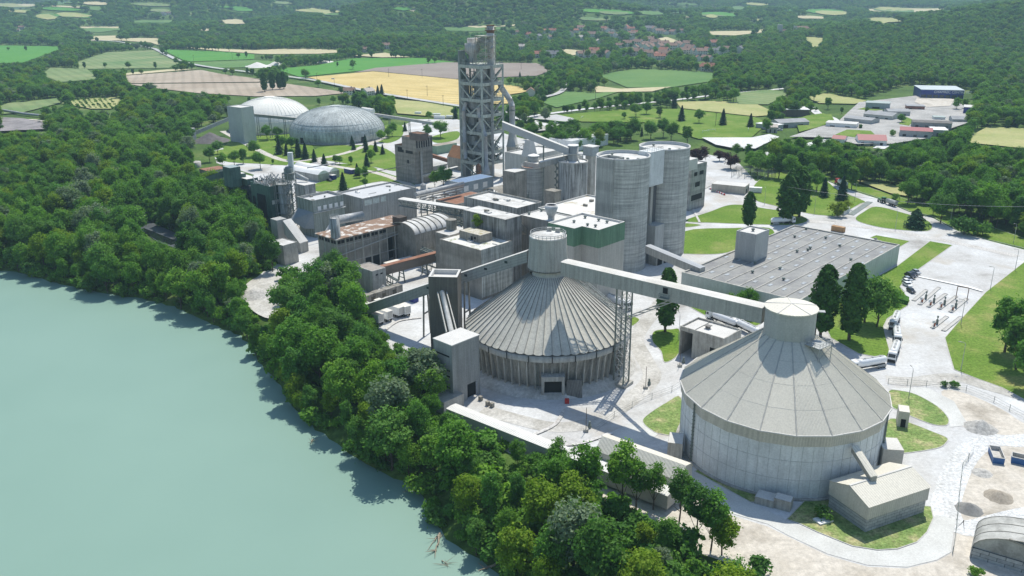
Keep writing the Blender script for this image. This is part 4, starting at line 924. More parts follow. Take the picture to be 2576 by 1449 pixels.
onwall(r_,w2,w1,[((i+.1+.44*k)/3,(i+.5+.44*k-.06)/3,13.6,14.9) for i in range(3) for k in (0,1)],M_DARK,'window',.1)
onwall(r_,w1,w4,[(.09,.16,0,5),(.36,.45,0,4.8),(.46,.555,0,4.8)],M_DARK,'doorway',.12)
pm=MB(); pm.beam(w1+nn*.8+Vector((0,0,9)),w4+nn*.8+Vector((0,0,12.5)),.35); pm.build('pipe',M_STEELL,r_)
pp=P(1017-6,597-45,zf); pp=P(1008,561,zf)
m_=MB(); m_.obox(P(1006,562,zf),(UA.x,UA.y),4.6,4.2,zf,zf+3.1); o=m_.build('roof_box',surf('rusty box',(.10,.08,.065),.3,.5)); finish(o,'dark rusty open box standing on the mossy roof','roof box')
c=P(846,600,zf); c=P(845,597,zf); r_=root('roof_silo','small stained steel silo standing on the left end of the mossy roof','silo',(c.x,c.y,zf)); MB().lathe(c,[(1.95,zf),(1.95,zf+8.2)],24).build('drum',M_SILOW,r_,True)
mb=MB(); rail(mb,[c+Vector((1.9*math.cos(t*1.05),1.9*math.sin(t*1.05),0)) for t in range(6)],zf+8.2,1,True,.1,1); mb.build('railing',M_STEELL,r_)
mb=MB(); 
rail(mb,[P(770+75,602,zf),P(870,596,zf),P(900,587,zf)],zf,1.,False,.09,1.5); 
# ---- barrel vaulted hall
e1=P(995.3,571.6,13.5); e2=P(1045.3,591,13.5); e3=P(1128,563.7,13.5)
ps=rect((1045.3,591),(995.3,571.6),(1128,563.7),13.5); f0,l0,b0,r0_=[Vector((*p_[:2],0)) for p_ in ps]
r_=root('barrel_vault_hall','concrete hall with ribbed barrel vault roof right of the rusty roofed factory','hall',(*cen(ps)[:2],0))
w_=MB(); w_.prism([f0,l0,b0,r0_],0,13.5,False); nA=14; arc=lambda a,b_,off,k: [(a.lerp(b_,(1-math.cos(math.pi*i/nA))/2).x,a.lerp(b_,(1-math.cos(math.pi*i/nA))/2).y,13.5+off+k*math.sin(math.pi*i/nA)) for i in range(nA+1)]
w_.poly(arc(f0,l0,0,3.6)); w_.poly(arc(r0_,b0,0,3.6)); w_.build('wall',M_CONCD,r_)
A1,A2=arc(f0-WA*.5,l0-WA*.5,.06,3.7),arc(r0_+WA*.5,b0+WA*.5,.06,3.7); rf=MB(); rf.add(A1+A2,[(i,i+1,nA+2+i,nA+1+i) for i in range(nA)]); rf.build('vault_roof',M_DUSTR,r_,True)
rb=MB()
for k in range(8):
    s_=k/7; pr=[Vector(a).lerp(Vector(b_),s_)+Vector((0,0,.15)) for a,b_ in zip(A1,A2)]
    for a,b_ in zip(pr[:-1],pr[1:]): rb.beam(a,b_,.32,.34)
rb.build('roof_rib',M_CONCD,r_)
onwall(r_,f0,r0_,[(.08,.35,7,10),(.45,.7,5,9)],M_CONCD,'panel')
# ---- little house and rusty gallery in the front yard
hs,psz=flat('junction_house','small pale concrete house with rusty flat roof among the trees left of the trailers',(936,682.5),(890,669.5),(952.5,667),9.2,surf('pale house wall',(.45,.45,.42),.2,.4,streak=.4),surf('house roof',(.36,.32,.28),.3,.3),.15)
onwall(hs,psz[0],psz[3],[(.25,.4,7,7.6),(.6,.75,7,7.6)],M_DARK)
gallery('rusty_gallery','brown horizontal gallery with rusty top in front of the long factory',P(955,671,8.3),P(1103,633,8.3),2.4,3.6,surf('brown gallery',(.20,.17,.14),.2,.2),M_RUSTR,legs=(.35,.75))
# lattice bridge between L and M2 / P
gb=gallery('pipe_bridge','long pale roofed truss bridge crossing above the barrel vault',P(1008,499,17),P(1178,527.5,17)+Vector((0,0,.5)),4.2,.4,M_CLAD,M_PALE,cat='bridge',legs=(.45,.85))
p=P(1008,499,17);q=P(1178,527.5,17); d=(q-p).normalized(); a=Vector((d.y,-d.x,0)); tb=MB()
for k in (-1,1):
    o=a*1.7*k; tb.beam(p+o+Vector((0,0,-3)),q+o+Vector((0,0,-3)),.3); tb.beam(p+o+Vector((0,0,-1.2)),q+o+Vector((0,0,-1.2)),.2)
    for i in range(14):
        c0,c1=p.lerp(q,i/14)+o,p.lerp(q,(i+1)/14)+o; tb.beam(c0+Vector((0,0,-.4)),c1+Vector((0,0,-3)),.18); tb.beam(c1+Vector((0,0,-.4)),c1+Vector((0,0,-3)),.15)
tb.build('truss',M_STEEL,gb)
tb=MB()
for i in range(16): c=p.lerp(q,i/15); tb.beam(c-a*1.7+Vector((0,0,-3)),c+a*2.6+Vector((0,0,-3)),.15)
tb.prism([(p-Vector((0,0,0)))+a*1.75,(q)+a*1.75,q+a*2.6,p+a*2.6],13.9,14,True,True); tb.build('deck',M_STEEL,gb)
# pipes beyond L going to the green-grey house
r_=root('pipe_rack','bundle of pale pipes on a rack between the grinding hall and the blue grey house','pipe rack',(-25,430,0))
pr=[((1046,489),(1165,462),17),((1046,497),(1165,470),15),((1048,503),(1165,476),13),((1050,509),(1160,484),11)]
for i,((x0,y0),(x1,y1),z) in enumerate(pr): m_=MB(); m_.tube(P(x0,y0,z),P(x1,y1,z),1.15 if i==0 else .45,None,12); m_.build('pipe',M_DUCT if i==0 else M_STEELL,r_,True)
m_=MB()
for s_ in (.1,.35,.6,.85):
    c=P(1046,503,13).lerp(P(1165,476,13),s_); m_.beam((c.x,c.y,0),(c.x,c.y,15.5),.5); m_.beam((c.x-2,c.y-1,12.2),(c.x+2,c.y+1,12.2),.4)
m_.build('rack_post',M_CONCD,r_)
bg,psb=flat('blue_grey_house','blue grey house with blue ribbed roof at the foot of the great lattice tower',(1162,461),(1141,452),(1225,440.5),11.5,surf('blue clad',(.30,.35,.38),.15,.3,rough=.5),surf('blue roof',(.17,.25,.38),.15,.3,ribs=(-43.5,1,.3)),0)
onwall(bg,psb[0],psb[3],[(.06,.2,6.5,9.5),(.36,.5,6.5,9.5),(.66,.8,6.5,9.5)],M_WHITER,'poster_panel',.08)
rr,psr=flat('red_roof_shed','low shed with bare rusty red roof between the bridge and the dusty hall',(1148,514),(1105,500),(1215,488),11,M_CONCD,M_RUSTR,0)
# arched derelict structure + tanks
pp=P(1245,475,0)
r_=root('derelict_arch_shed','derelict shed with broken arched roof right of the blue grey house','shed',(pp.x,pp.y,0))
ps=rect((1262,492),(1227,476),(1310,480),8); f0,l0,b0,r0_=[Vector((*p_[:2],0)) for p_ in ps]
m_=MB(); m_.prism([f0,l0,b0,r0_],0,3,False); 
for i in range(6): c=f0.lerp(r0_,i/5); m_.beam((*c[:2],0),(*c[:2],8),.5); c=l0.lerp(b0,i/5); m_.beam((*c[:2],0),(*c[:2],8),.5)
m_.build('frame',M_CONCD,r_)
A1=[(f0.lerp(l0,i/8).x,f0.lerp(l0,i/8).y,8+2.6*math.sin(math.pi*i/8)) for i in range(9)]; A2=[(r0_.lerp(b0,i/8).x,r0_.lerp(b0,i/8).y,8+2.6*math.sin(math.pi*i/8)) for i in range(9)]
m_=MB(); m_.add(A1+A2,[(i,i+1,10+i,9+i) for i in range(8)]); m_.build('arch_roof',M_CONCD,r_,True)
flat('canopy_block','concrete frame block with small white canopy beside the left smaller silo',(1295,434),(1271,427),(1312,425),24,M_CONCD,M_PALE,0)
def clutter(r_,ps,z,n_,seed):
    rn=random.Random(seed); o_,u_,v_=Vector(ps[0]),Vector(ps[1])-Vector(ps[0]),Vector(ps[3])-Vector(ps[0])
    for k in range(n_):
        c=o_+u_*rn.uniform(.1,.9)+v_*rn.uniform(.1,.9); q=rn.random()
        if q<.4: m_=MB(); m_.obox(c,(UA.x,UA.y),rn.uniform(.8,2.2),rn.uniform(.8,1.6),z,z+rn.uniform(.4,1.3)); m_.build('roof_hatch',rn.choice([M_PALE,M_CLAD,M_CONCD]),r_)
        elif q<.7: vent(r_,c.x,c.y,z,.6)
        else: d=(UA if rn.random()<.5 else WA)*rn.uniform(3,8); m_=MB(); m_.tube((c.x,c.y,z+.25),(c.x+d.x*.6,c.y+d.y*.6,z+.25),.14,None,6); m_.build('roof_pipe',M_STEELL,r_)
for nm_,z,n_ in (('dusty_hall',19.6,7),('long_hall',20.8,9),('lower_mill',19.2,8),('upper_mill',27.2,4),('grinding_hall',15.2,7),('filter_house',16.8,4),('tank_annex',18.3,3)):
    r_=bpy.data.objects[nm_]; w_=[o for o in r_.children if o.name.startswith('wall')][0]; L3=Vector(r_['loc0']); ps=[w_.data.vertices[i].co+L3 for i in range(4)]; clutter(r_,ps,z,n_,hash(nm_)%1 + len(nm_))
# loose plant between the halls: pipe runs, ducts and small tanks
rn=random.Random(21)
for i,(x0,y0,x1,y1,z,lb_) in enumerate(((1045,560,1110,590,9,'dark pipe bundle under the truss bridge'),(1150,545,1190,560,12,'pipes between the truss bridge and the tall grey building'),(1060,640,1112,660,5,'low pipes in front of the barrel vault hall'),(1380,520,1410,500,6,'pipes between the smaller silos'),(1290,505,1330,500,8,'pipes at the foot of the left smaller silo'),(945,690,1000,720,2,'yard pipes beside the small junction house'))):
    m_=MB()
    for k in range(7): d=Vector((0,rn.uniform(-3,3),rn.uniform(-3,3))); m_.tube(P(x0,y0,z)+d,P(x1,y1,z)+d,rn.uniform(.12,.4),None,8)
    for k in range(5): c=P(x0,y0,z).lerp(P(x1,y1,z),k/4); m_.beam((c.x,c.y-3,0),(c.x,c.y-3,z+3),.25); m_.beam((c.x,c.y+3,0),(c.x,c.y+3,z+3),.25); m_.beam((c.x,c.y-3,z),(c.x,c.y+3,z),.2)
    o=m_.build('pipe_bundle',M_STEEL); finish(o,lb_,'pipes')
for x,y,r0,h_,lb_ in ((1066,505,1.6,9,'slim grey tank behind the grinding hall end'),(1205,470,1.3,13,'rusty water tower stem with ring platform by the blue grey house'),(1300,470,2.2,8,'low drum between derelict arch shed and left smaller silo'),(1395,500,1.8,10,'narrow bin left of the stained silo'),(965,742,1.2,3,'small tank by the trailer dock')):
    c=P(x,y); m_=MB(); m_.lathe(c,[(r0,0),(r0,h_),(r0*.3,h_+1)],16); m_.lathe(c,[(r0*1.7,h_*.7),(r0*1.7,h_*.7+.2)],16,bot=True); o=m_.build('tank',M_RUST if 'rusty' in lb_ else M_DUCT,None,False); finish(o,lb_,'tank')
# ---- two smaller silos
c=Vector((12.6,452.)); 
c=P(1342,430,22.5); c=Vector((12.2,457.5)); 
def ssilo(c,r,z,name,label,mat):
    r_=root(name,label,'silo',(c.x,c.y,0)); MB().lathe(c,[(r,0),(r,z)],48,top=False).build('wall',mat,r_,True)
    MB().lathe(c,[(r+.15,z-.3),(r+.15,z+.35),(r-.3,z+.35),(r-.3,z-.5)],48,top=False).build('rim',M_CONC,r_,True); MB().lathe(c,[(r-.3,z-.4),(.1,z-.3)],48).build('roof',M_RUSTR if 'left' in label else M_WHITER,r_); return r_
g_=P(1342,419,22.); S3=Vector((g_.x,g_.y)); r3=6.45
ss1=ssilo(S3,r3,22.,'small_silo','left smaller silo with rusty roof and a white cylindrical turret',M_SILO)
t_=P(1342,412,22.); MB().lathe(Vector((t_.x,t_.y)),[(2.95,21.6),(2.95,26.4)],24).build('turret',M_CLAD,ss1,True); MB().lathe(Vector((t_.x,t_.y)),[(3.1,26.3),(3.1,26.6),(.1,27.5)],16).build('turret_roof',M_WHITER,ss1)
mb=MB(); rail(mb,[S3+Vector((6.3*math.cos(t*.314),6.3*math.sin(t*.314))) for t in range(20)],22.4,1,True,.1,2); mb.build('railing',M_STEELL,ss1)
g_=P(1441.5,405,26.5); S4=Vector((g_.x,g_.y)); ss2=ssilo(S4,7.6,26.5,'stained_silo','right smaller silo with black rain stains and pipe frame on top',M_SILOW)
mb=MB(); 
for k in (-3,3): mb.beam((S4.x+k,S4.y-6,26.8),(S4.x+k,S4.y+6,26.8),.5); mb.beam((S4.x+k*1.6,S4.y,26.8),(S4.x+k*1.6,S4.y,30),.35)
mb.beam((S4.x-4.8,S4.y,30),(S4.x+4.8,S4.y,30),.5); mb.build('pipe_frame',M_STEELL,ss2)
mb=MB(); cs=S4+Vector((-8.6,-1.2)); mb.beam((*cs,2),(*cs,26),.3)
for i in range(72): t=i*.6; z=2+i/3; mb.beam((*cs,z),(cs.x+1.1*math.cos(t),cs.y+1.1*math.sin(t),z),.3)
mb.build('spiral_stair',M_STEEL,ss2)
pp=P(1486,392,26.5); r_=root('lift_tower','slim concrete lift tower with pale cabin right of the stained silo','tower',(pp.x,pp.y,0)); m_=MB(); m_.obox(pp,(UA.x,UA.y),4,4,0,26.5); m_.build('shaft',M_CONC,r_)
m_=MB(); m_.obox(pp,(UA.x,UA.y),6.4,5.4,26.8,31.5); m_.build('cabin',surf('cabin panel',(.36,.40,.41),.2,.5),r_); m_=MB(); m_.obox(pp,(UA.x,UA.y),7.2,6.2,31.5,31.9); m_.build('roof',M_PALE,r_)
pp=P(1392,470,17); m_=MB(); m_.obox(pp,(UA.x,UA.y),6,5,0,15); m_.obox(pp,(UA.x,UA.y),6.6,5.6,15,15.4); o=m_.build('stair_block',M_CONCD); finish(o,'small dark concrete stair block between the two smaller silos','stair block')
# cylinder head + kiln gallery
pp=P(1442,366,34); r_=root('cylinder_head','white cylindrical transfer head at the lower end of the long tower gallery','transfer head',(pp.x,pp.y,0)); MB().lathe(pp,[(2.75,24.5),(2.75,34)],24).build('drum',M_CLAD,r_,True); MB().lathe(pp,[(2.9,33.9),(2.9,34.3),(.1,34.5)],24).build('roof',M_WHITER,r_); mb=MB(); lattice(mb,pp,4,0,24.5,5,.25); [mb.beam((c.x,c.y,0),(c.x,c.y,24.5),.35) for c in lattice(MB(),pp,4,0,1,1)]; mb.build('support',M_STEEL,r_)
gallery('tower_gallery','long straight gallery descending from the great lattice tower to the cylindrical head',P(1264,306,46),P(1431,372,33),3.6,3.6,surf('gallery grey',(.42,.44,.45),.12,.1),M_PALE,legs=(.62,))
gallery('silo_top_gallery','short pale gallery between cylindrical head and the left smaller silo turret',P(1431,388,29),P(1357,408,26.),2.6,2.8,M_CLAD,M_PALE)
# white buildings behind
for nm,lb_,B,A,C,z,mr in (('filter_building','large pale concrete block with dark roof pit right behind the great lattice tower',(1330,392),(1280,380),(1395,372),24,M_PALE),('raw_mill_building','long pale wall building between the lattice tower and the stained silo',(1362,414),(1330,404),(1436,386),24,M_PALE)):
    flat(nm,lb_,B,A,C,z,surf('cream wall',(.55,.54,.49),.12,.15,streak=.25),mr,.7)
fp=[P(x,y,24) for x,y in ((1312,373),)][0]; m_=MB(); m_.obox(fp,(UA.x,UA.y),6,3,23.2,23.6); o=m_.build('roof_pit',M_DARK); finish(o,'dark sunken pit frame on the pale block roof behind the lattice tower','roof pit')
pp=P(1318,365,30); r_=root('hopper_chute','pale tapered hopper rising from the pale block behind the long gallery','hopper',(pp.x,pp.y,0)); m_=MB(); m_.lathe(Vector((pp.x+3,pp.y)),[(4.5,24),(2.2,33)],4,R(1)); m_.build('hopper',M_PALE,r_)
pp=P(1338,420,0)
r_=root('steel_scaffold','tall pale steel lattice frame in front of the pale blocks','scaffold',(P(1310,440)[0],P(1310,440)[1],0)); mb=MB(); c=P(1318,455,0); lattice(mb,c,7,0,22,5,.4); [mb.beam((k.x,k.y,0),(k.x,k.y,22),.4) for k in lattice(MB(),c,7,0,1,1)]; mb.build('frame',surf('cream steel',(.45,.45,.38),.2,.5),r_)
flat('skylight_hall','wide low white hall dotted with skylights beyond the long tower gallery',(1439,355),(1385,346),(1523,336),8,M_WHITER,M_LITE,.1)
hp=bpy.data.objects['skylight_hall']; random.seed(8)
for i in range(16): pp=P(1395+random.random()*90,332+12+random.uniform(-6,6),8.2); m_=MB(); m_.obox(pp,(UA.x,UA.y),1.6,2.6,7.95,8.3); m_.build('skylight',M_WHITE if i%2 else M_CLADD,hp)
# ---- PREHEATER TOWER
mcn=P(1213,452,0); ztop=68.
def corner(pix,z): return P(*pix,z)
cM=Vector((P(1211,166,ztop).x,P(1211,166,ztop).y,0)); wl=abs(UA.dot(P(1152,162,ztop)-cM)); wr=abs(WA.dot(P(1263,161,ztop)-cM))
r_=root('preheater_tower','great open lattice tower full of cyclones and ducts, the tallest structure of the works','tower',(cM.x,cM.y,0))
c0=cM; c1=cM-UA*wl; c3=cM+WA*wr; c2=c1+WA*wr; cs_=[c0,c1,c2,c3]
MS=surf('tower green paint',(.47,.52,.47),.3,.4,rough=.6,streak=.4); MSD=surf('tower dark steel',(.24,.26,.25),.3,.4,rough=.7); MCON=surf('tower light beam',(.48,.51,.45),.25,.3,streak=.3)
lev=[0,10.5,17,29,39.5,48.5,58.,68.]
for c in cs_+[cM+WA*wr*.5,c1+WA*wr*.5]: m_=MB(); m_.beam((*c[:2],0),(*c[:2],ztop),1.15); m_.build('column',MS,r_)
for z in lev[1:]:
    m_=MB()
    for a,b_ in zip(cs_,cs_[1:]+cs_[:1]): m_.beam((*a[:2],z-.9),(*b_[:2],z-.9),.8,1.9)
    m_.prism([(p_.x,p_.y) for p_ in cs_],z-.1,z+.05,True,True); m_.build('floor_deck',MCON,r_)
m_=MB()
for z in lev[1:]: rail(m_,cs_,z+.05,1.2,True,.12,2.2)
m_.build('railing',M_STEELL,r_)
br=MB()
for k in range(1,len(lev)-1):
    za,zb=lev[k],lev[k+1]-1.8
    for a,b_ in ((c0,c1),(c1,c2),(c3,c2)):
        m2_=a.lerp(b_,.5); br.beam((*b_[:2],zb),(*m2_[:2],za),.7); br.beam((*a[:2],zb),(*m2_[:2],za),.7)
    for a,b_ in ((c0,c3),):
        m2_=a.lerp(b_,.5); br.beam((*a[:2],zb),(*m2_[:2],za),.6); br.beam((*b_[:2],zb),(*m2_[:2],za),.6)
for za,zb in ((0,10.5),):
    for a,b_ in ((c0,c1),(c1,c2)): br.beam((*a[:2],za),(*b_[:2],zb-1.8),.6)
br.build('bracing',M_STEELL if 0 else MCON,r_)
m_=MB(); m_.prism([c1-UA*1.0,c1+UA*.3,c1+UA*.3+WA*5,c1-UA*1.0+WA*5],0,ztop+8,True); m_.build('lift_shaft',surf('shaft green',(.28,.33,.30),.2,.3,streak=.4),r_)
m_=MB(); m_.prism([c1+UA*1,c1+UA*3.6,c1+UA*3.6+WA*4.5,c1+UA*1+WA*4.5],0,ztop-9,True); m_.build('stair_core',surf('tower conc',(.30,.31,.29),.2,.3,streak=.3),r_)
ctr=cen(cs_)
m_=MB(); cc_=ctr+WA*1.5; m_.obox(cc_,(UA.x,UA.y),wl*.42,wr*.42,0,57); m_.build('core_wall',surf('tower core',(.45,.46,.44),.25,.2,streak=.5,ribs=('z',5,.4)),r_)
for z in (12,20,32,42,50): m_=MB(); m_.obox(ctr+UA*wl*.2*(1 if z%4 else -1)-WA*wr*.1,(UA.x,UA.y),wl*.3,wr*.45,z,z+5.5); m_.build('machine_room',surf('tower room',(.40,.42,.41),.2,.3,streak=.4),r_)
def cyc(x,y,z0_,z1_,r,name='cyclone',mat=None):
    c=Vector((x,y)); return MB().lathe(c,[(r*.25,z0_),(r*.28,z0_+(z1_-z0_)*.12),(r,z0_+(z1_-z0_)*.5),(r,z1_),(r*.8,z1_+.5)],20,bot=True).build(name,mat or M_DUCT,r_,True)
q1=lambda s,t: ctr+UA*wl*(s-.5)*-1*-1+WA*wr*(t-.5)
for (s,t,za,zb,r) in ((.72,.3,57,67,3.4),(.42,.45,50,60,4),(.75,.5,46,56,3.6),(.35,.35,38,47.5,4.2),(.72,.35,36,45.5,4.),(.4,.6,27,37,4.2),(.7,.3,23,34,3.6),(.5,.4,12,22,4.2),(.75,.6,8,20,3.)):
    c=q1(s,t); cyc(c.x,c.y,za,zb,r)
m_=MB(); rnd=random.Random(3)
for k in range(420):        # small pipework, cable trays, ladders and equipment frames on the decks
    s,t=rnd.random(),rnd.random(); z=lev[rnd.randint(1,6)]+.2; c=q1(.06+.88*s,.06+.88*t); kk=rnd.random()
    if kk<.45: m_.beam((c.x,c.y,z),(c.x,c.y,z+rnd.uniform(2,8)),rnd.uniform(.15,.5))
    elif kk<.75: e_=(UA if rnd.random()<.5 else WA)*rnd.uniform(2,7); m_.beam((c.x,c.y,z+rnd.uniform(1,6)),(*(c+e_)[:2],z+rnd.uniform(1,7)),rnd.uniform(.15,.4))
    else: m_.obox(c,(UA.x,UA.y),rnd.uniform(.8,3),rnd.uniform(.8,2.4),z,z+rnd.uniform(.8,2.6))
m_.build('pipework',MSD,r_)
sp_=[q1(.86,-.04)]; c=sp_[0]; m_=MB(); m_.path([(c.x,c.y,44),(c.x+1,c.y,38),(c.x+4,c.y-1,27),(c.x+4.4,c.y-1,9)],1.25,14); m_.lathe(Vector((c.x+4.4,c.y-1)),[(2.4,4),(1.3,9.5)],16); m_.build('riser_duct',M_DUCT,r_,True)
c=q1(.3,-.02); m_=MB(); m_.path([(c.x,c.y,46),(c.x-1.6,c.y,41),(c.x-1.4,c.y,22),(c.x-1.,c.y,12)],1.1,12); m_.build('riser_duct',M_DUCT,r_,True)
c=cM+WA*wr*.42; m_=MB(); cc=c+UA*1.0
for k in (-.6,.6): m_.beam((cc.x+k,cc.y,9),(cc.x+k,cc.y,ztop),.25)
for i in range(118): m_.beam((cc.x-.6,cc.y,9+i*.5),(cc.x+.6,cc.y,9+i*.5),.12)
m_.tube((cc.x,cc.y+.8,2),(cc.x,cc.y+.8,ztop),.75,None,12); m_.build('ladder_duct',M_STEELL,r_)
# top group: big cyclone, bent duct, frame, chimney
c=q1(.28,.35); z=ztop
MB().lathe(c,[(2.2,z+1.5),(2.6,z+5.5),(4.7,z+7.5),(4.7,z+12.),(3.1,z+12.2),(3.1,z+15)],24).build('top_cyclone',surf('cyclone rust',(.46,.46,.44),.25,.3,c2=(.36,.25,.18),thr=(.55,.7),streak=.5),r_,True)
m_=MB(); 
for t in range(4): m_.beam((c.x+2*math.cos(t*1.57),c.y+2*math.sin(t*1.57),z),(c.x+2.4*math.cos(t*1.57),c.y+2.4*math.sin(t*1.57),z+6.5),.35)
m_.build('cyclone_leg',M_STEEL,r_)
c2_=q1(.86,.55); m_=MB(); zz=z+13.4; m_.path([(c.x,c.y,zz),(c.x+5,c.y+1,zz+.3),(c2_.x-3,c2_.y,zz+.4),(c2_.x-.6,c2_.y,zz-1),(c2_.x+.6,c2_.y,zz-4),(c2_.x+.6,c2_.y,z-6)],1.75,16); m_.build('bent_duct',surf('cyclone rust',(.46,.46,.44)),r_,True)
m_=MB(); fc_=q1(.72,.5); lattice(m_,fc_,8.4,z,z+16.3,5,.3); co=lattice(MB(),fc_,8.4,0,1,1); [m_.beam((k.x,k.y,z),(k.x,k.y,z+16.3),.45) for k in co]
for zz in (z+5.5,z+11): 
    m_.prism([(k.x,k.y) for k in co],zz,zz+.15,True,True); rail(m_,co,zz+.15,1.1,True,.12,1.5)
m_.prism([(k.x,k.y) for k in inset(co,-.4)],z+16.3,z+16.6,True,True); m_.build('top_frame',surf('cream steel',(.45,.45,.38)),r_)
ch=q1(.74,.72); MB().lathe(ch,[(2.25,z-8),(2.25,z+22.3)],24).build('chimney_stack',surf('chimney white',(.62,.62,.60),.15,.4,streak=.3),r_,True)
MB().lathe(ch,[(3.3,z+19.3),(3.3,z+19.7),(2.3,z+19.7)],20,bot=True).build('chimney_gallery',M_RUST,r_); m_=MB(); rail(m_,[ch+Vector((3.2*math.cos(t*.63),3.2*math.sin(t*.63),0)) for t in range(10)],z+19.7,1.3,True,.16,1.2); m_.build('chimney_railing',M_RUST,r_)
MB().lathe(ch,[(2.35,z+18.),(2.35,z+19.2)],24,top=False).build('rust_collar',M_RUST,r_,True); MB().lathe(ch,[(2.4,z+21.8),(2.4,z+22.4),(1.9,z+22.4)],24).build('chimney_lip',M_RUST,r_)
m_=MB()
for i in range(6):
    c_=c1+UA*(3+i*1.5)+WA*2; 
m_.prism([c1+UA*2,c1+UA*5,c1+UA*5+WA*3,c1+UA*2+WA*3],z,z+3,True); m_.beam((*(c1+UA*4)[:2],z+7),(*(c1+UA*9)[:2],z+.5),.9,.15); m_.build('stair_head',M_STEEL,r_)
# side riser stack right of the tower
c=P(1290,452,0); c=cM+WA*(wr+5)+UA*3
r_=root('gas_riser','pale kinked gas duct standing on a thick conical base right of the great tower','duct',(c.x,c.y,0))
MB().lathe(c,[(3.6,0),(3.6,18),(3.9,18.1),(3.9,18.8),(3.6,18.8),(1.9,28),(1.9,29)],24).build('base_tower',surf('riser base',(.47,.47,.44),.15,.2,streak=.3),r_,True)
m_=MB(); m_.path([(c.x,c.y,28),(c.x,c.y,43),(c.x-1.5,c.y,47),(c.x-6.5,c.y-1,54),(c.x-7.5,c.y-1,58)],1.75,16); m_.build('duct',M_DUCT,r_,True)
for zz in (28.6,40,): MB().lathe(c,[(2.05,zz),(2.05,zz+.5)],20,bot=True).build('flange',M_STEEL,r_)
for k,(x0,y0,x1,y1) in enumerate(((1290,420,1312,440),)): m_=MB(); m_.tube((c.x+1,c.y,20),(c.x+11,c.y-5,2),1.1,None,12); o=m_.build('cross_duct',surf('cream duct',(.55,.53,.47),.1),r_,True)
# ---- domes
def dome(c,Rb,zt,label,mat,n=96,skirt=5):
    r_=root('storage_dome',label,'dome',(*c,0),'storage domes'); pr=[(Rb*.965,0),(Rb*.99,skirt*.4),(Rb,skirt)]
    for i in range(1,15): t=math.pi/2*i/14; pr.append((max(Rb*math.cos(t),.1),skirt+(zt-skirt)*math.sin(t)))
    pr=[p_ for p_ in pr if p_[0]>4.5]+[(4.5,zt-.25)]
    MB().lathe(Vector(c),pr,n,top=True).build('shell',mat,r_,True)
    rb=MB()
    for i in range(56):
        t=2*math.pi*i/56; cc,s_=math.cos(t),math.sin(t)
        for (r0,z0_),(r1,z1_) in zip(pr[:-1],pr[1:]): rb.beam((c[0]+r0*cc,c[1]+r0*s_,z0_),(c[0]+r1*cc,c[1]+r1*s_,z1_),.35,.35)
    for k in (2,4,6): rb.lathe(Vector(c),[(pr[k][0],pr[k][1]),(pr[k][0]+.15,pr[k][1]+.1),(pr[k][0],pr[k][1]+.25)],n,top=False)
    rb.build('rib',surf('dome rib '+mat.name,(.44,.48,.47) if mat is M_DOME else (.74,.74,.69),.1),r_)
    MB().lathe(Vector(c),[(4.6,zt-.5),(4.6,zt+.3)],24).build('crown_cap',mat,r_); 
    MB().lathe(Vector(c),[(Rb+1.2,0),(Rb+1.2,.3),(Rb*.96,.3)],n,top=False).build('footing',M_CONC,r_); return r_
D1=(-138.1,681.2); D2=(-202.5,727.2)
zd=24.; 
d1=dome(D1,37.4,zof(849,348,269),'nearer grey ribbed dome with dark rain streaks',M_DOME); d2=dome(D2,34.6,zof(685,326,246),'farther white dome behind the grey ribbed dome',M_DOMEW)
for x,w__ in ((757,3),(930,4)): 
    g_=P(x,362,0); v_=(Vector((g_.x,g_.y))-Vector(D1)).normalized(); c=Vector(D1)+v_*36.9; m_=MB(); m_.obox(c,(-v_.y,v_.x),w__,1.2,0,4.5); m_.build('gateway',M_DARK,d1)
MB().tube(P(912,277,17),P(940,279,17),2.6,1.8,16).build('inlet_cowl',M_DOMEW,d1,True)
gallery('dome_conveyor','thin overhead conveyor running from the grey dome towards the great tower',P(940,285,17),P(1120,312,10),2.4,2,M_STEELL,M_CLAD,legs=(.22,.5,.75))
gallery('dome_conveyor','overhead conveyor passing in front of the white dome to the tall pale tower',P(628,285,19),P(752,297,16),2.4,2,M_STEEL,M_CLAD,legs=(.15,.4,.7))
pp=rect((608,285),(577,280),(630,279),27,-30); ps=pp
r_=block('dome_tower','tall pale concrete tower with window slit left of the domes','tower',rect((606,271),(578,266),(620,265),27,-36),0,27,surf('pale tower',(.50,.52,.50),.1,.15,streak=.15),M_PALE,.4,.3)
gallery('left_conveyor','lattice conveyor rising from the wood to the pale tower by the domes',P(478,336,3),P(576,295,14),2.6,2.6,M_STEELL,M_STEEL)
flat('conveyor_shed','small pale box at the foot of the lattice conveyor in the left wood',(480,321),(458,325),(486,323),9,M_PALE,M_PALE,0,ang=-30)
r_=root('ground_conveyor','long thin pale pipe conveyor curving through bushes at the far left edge','conveyor',(P(60,285)[0],P(60,285)[1],0)); m_=MB(); m_.path([P(-60,268,2),P(0,276,2),P(60,286,2),P(145,295,2)],1.2,8); m_.build('tube',M_STEELL,r_)
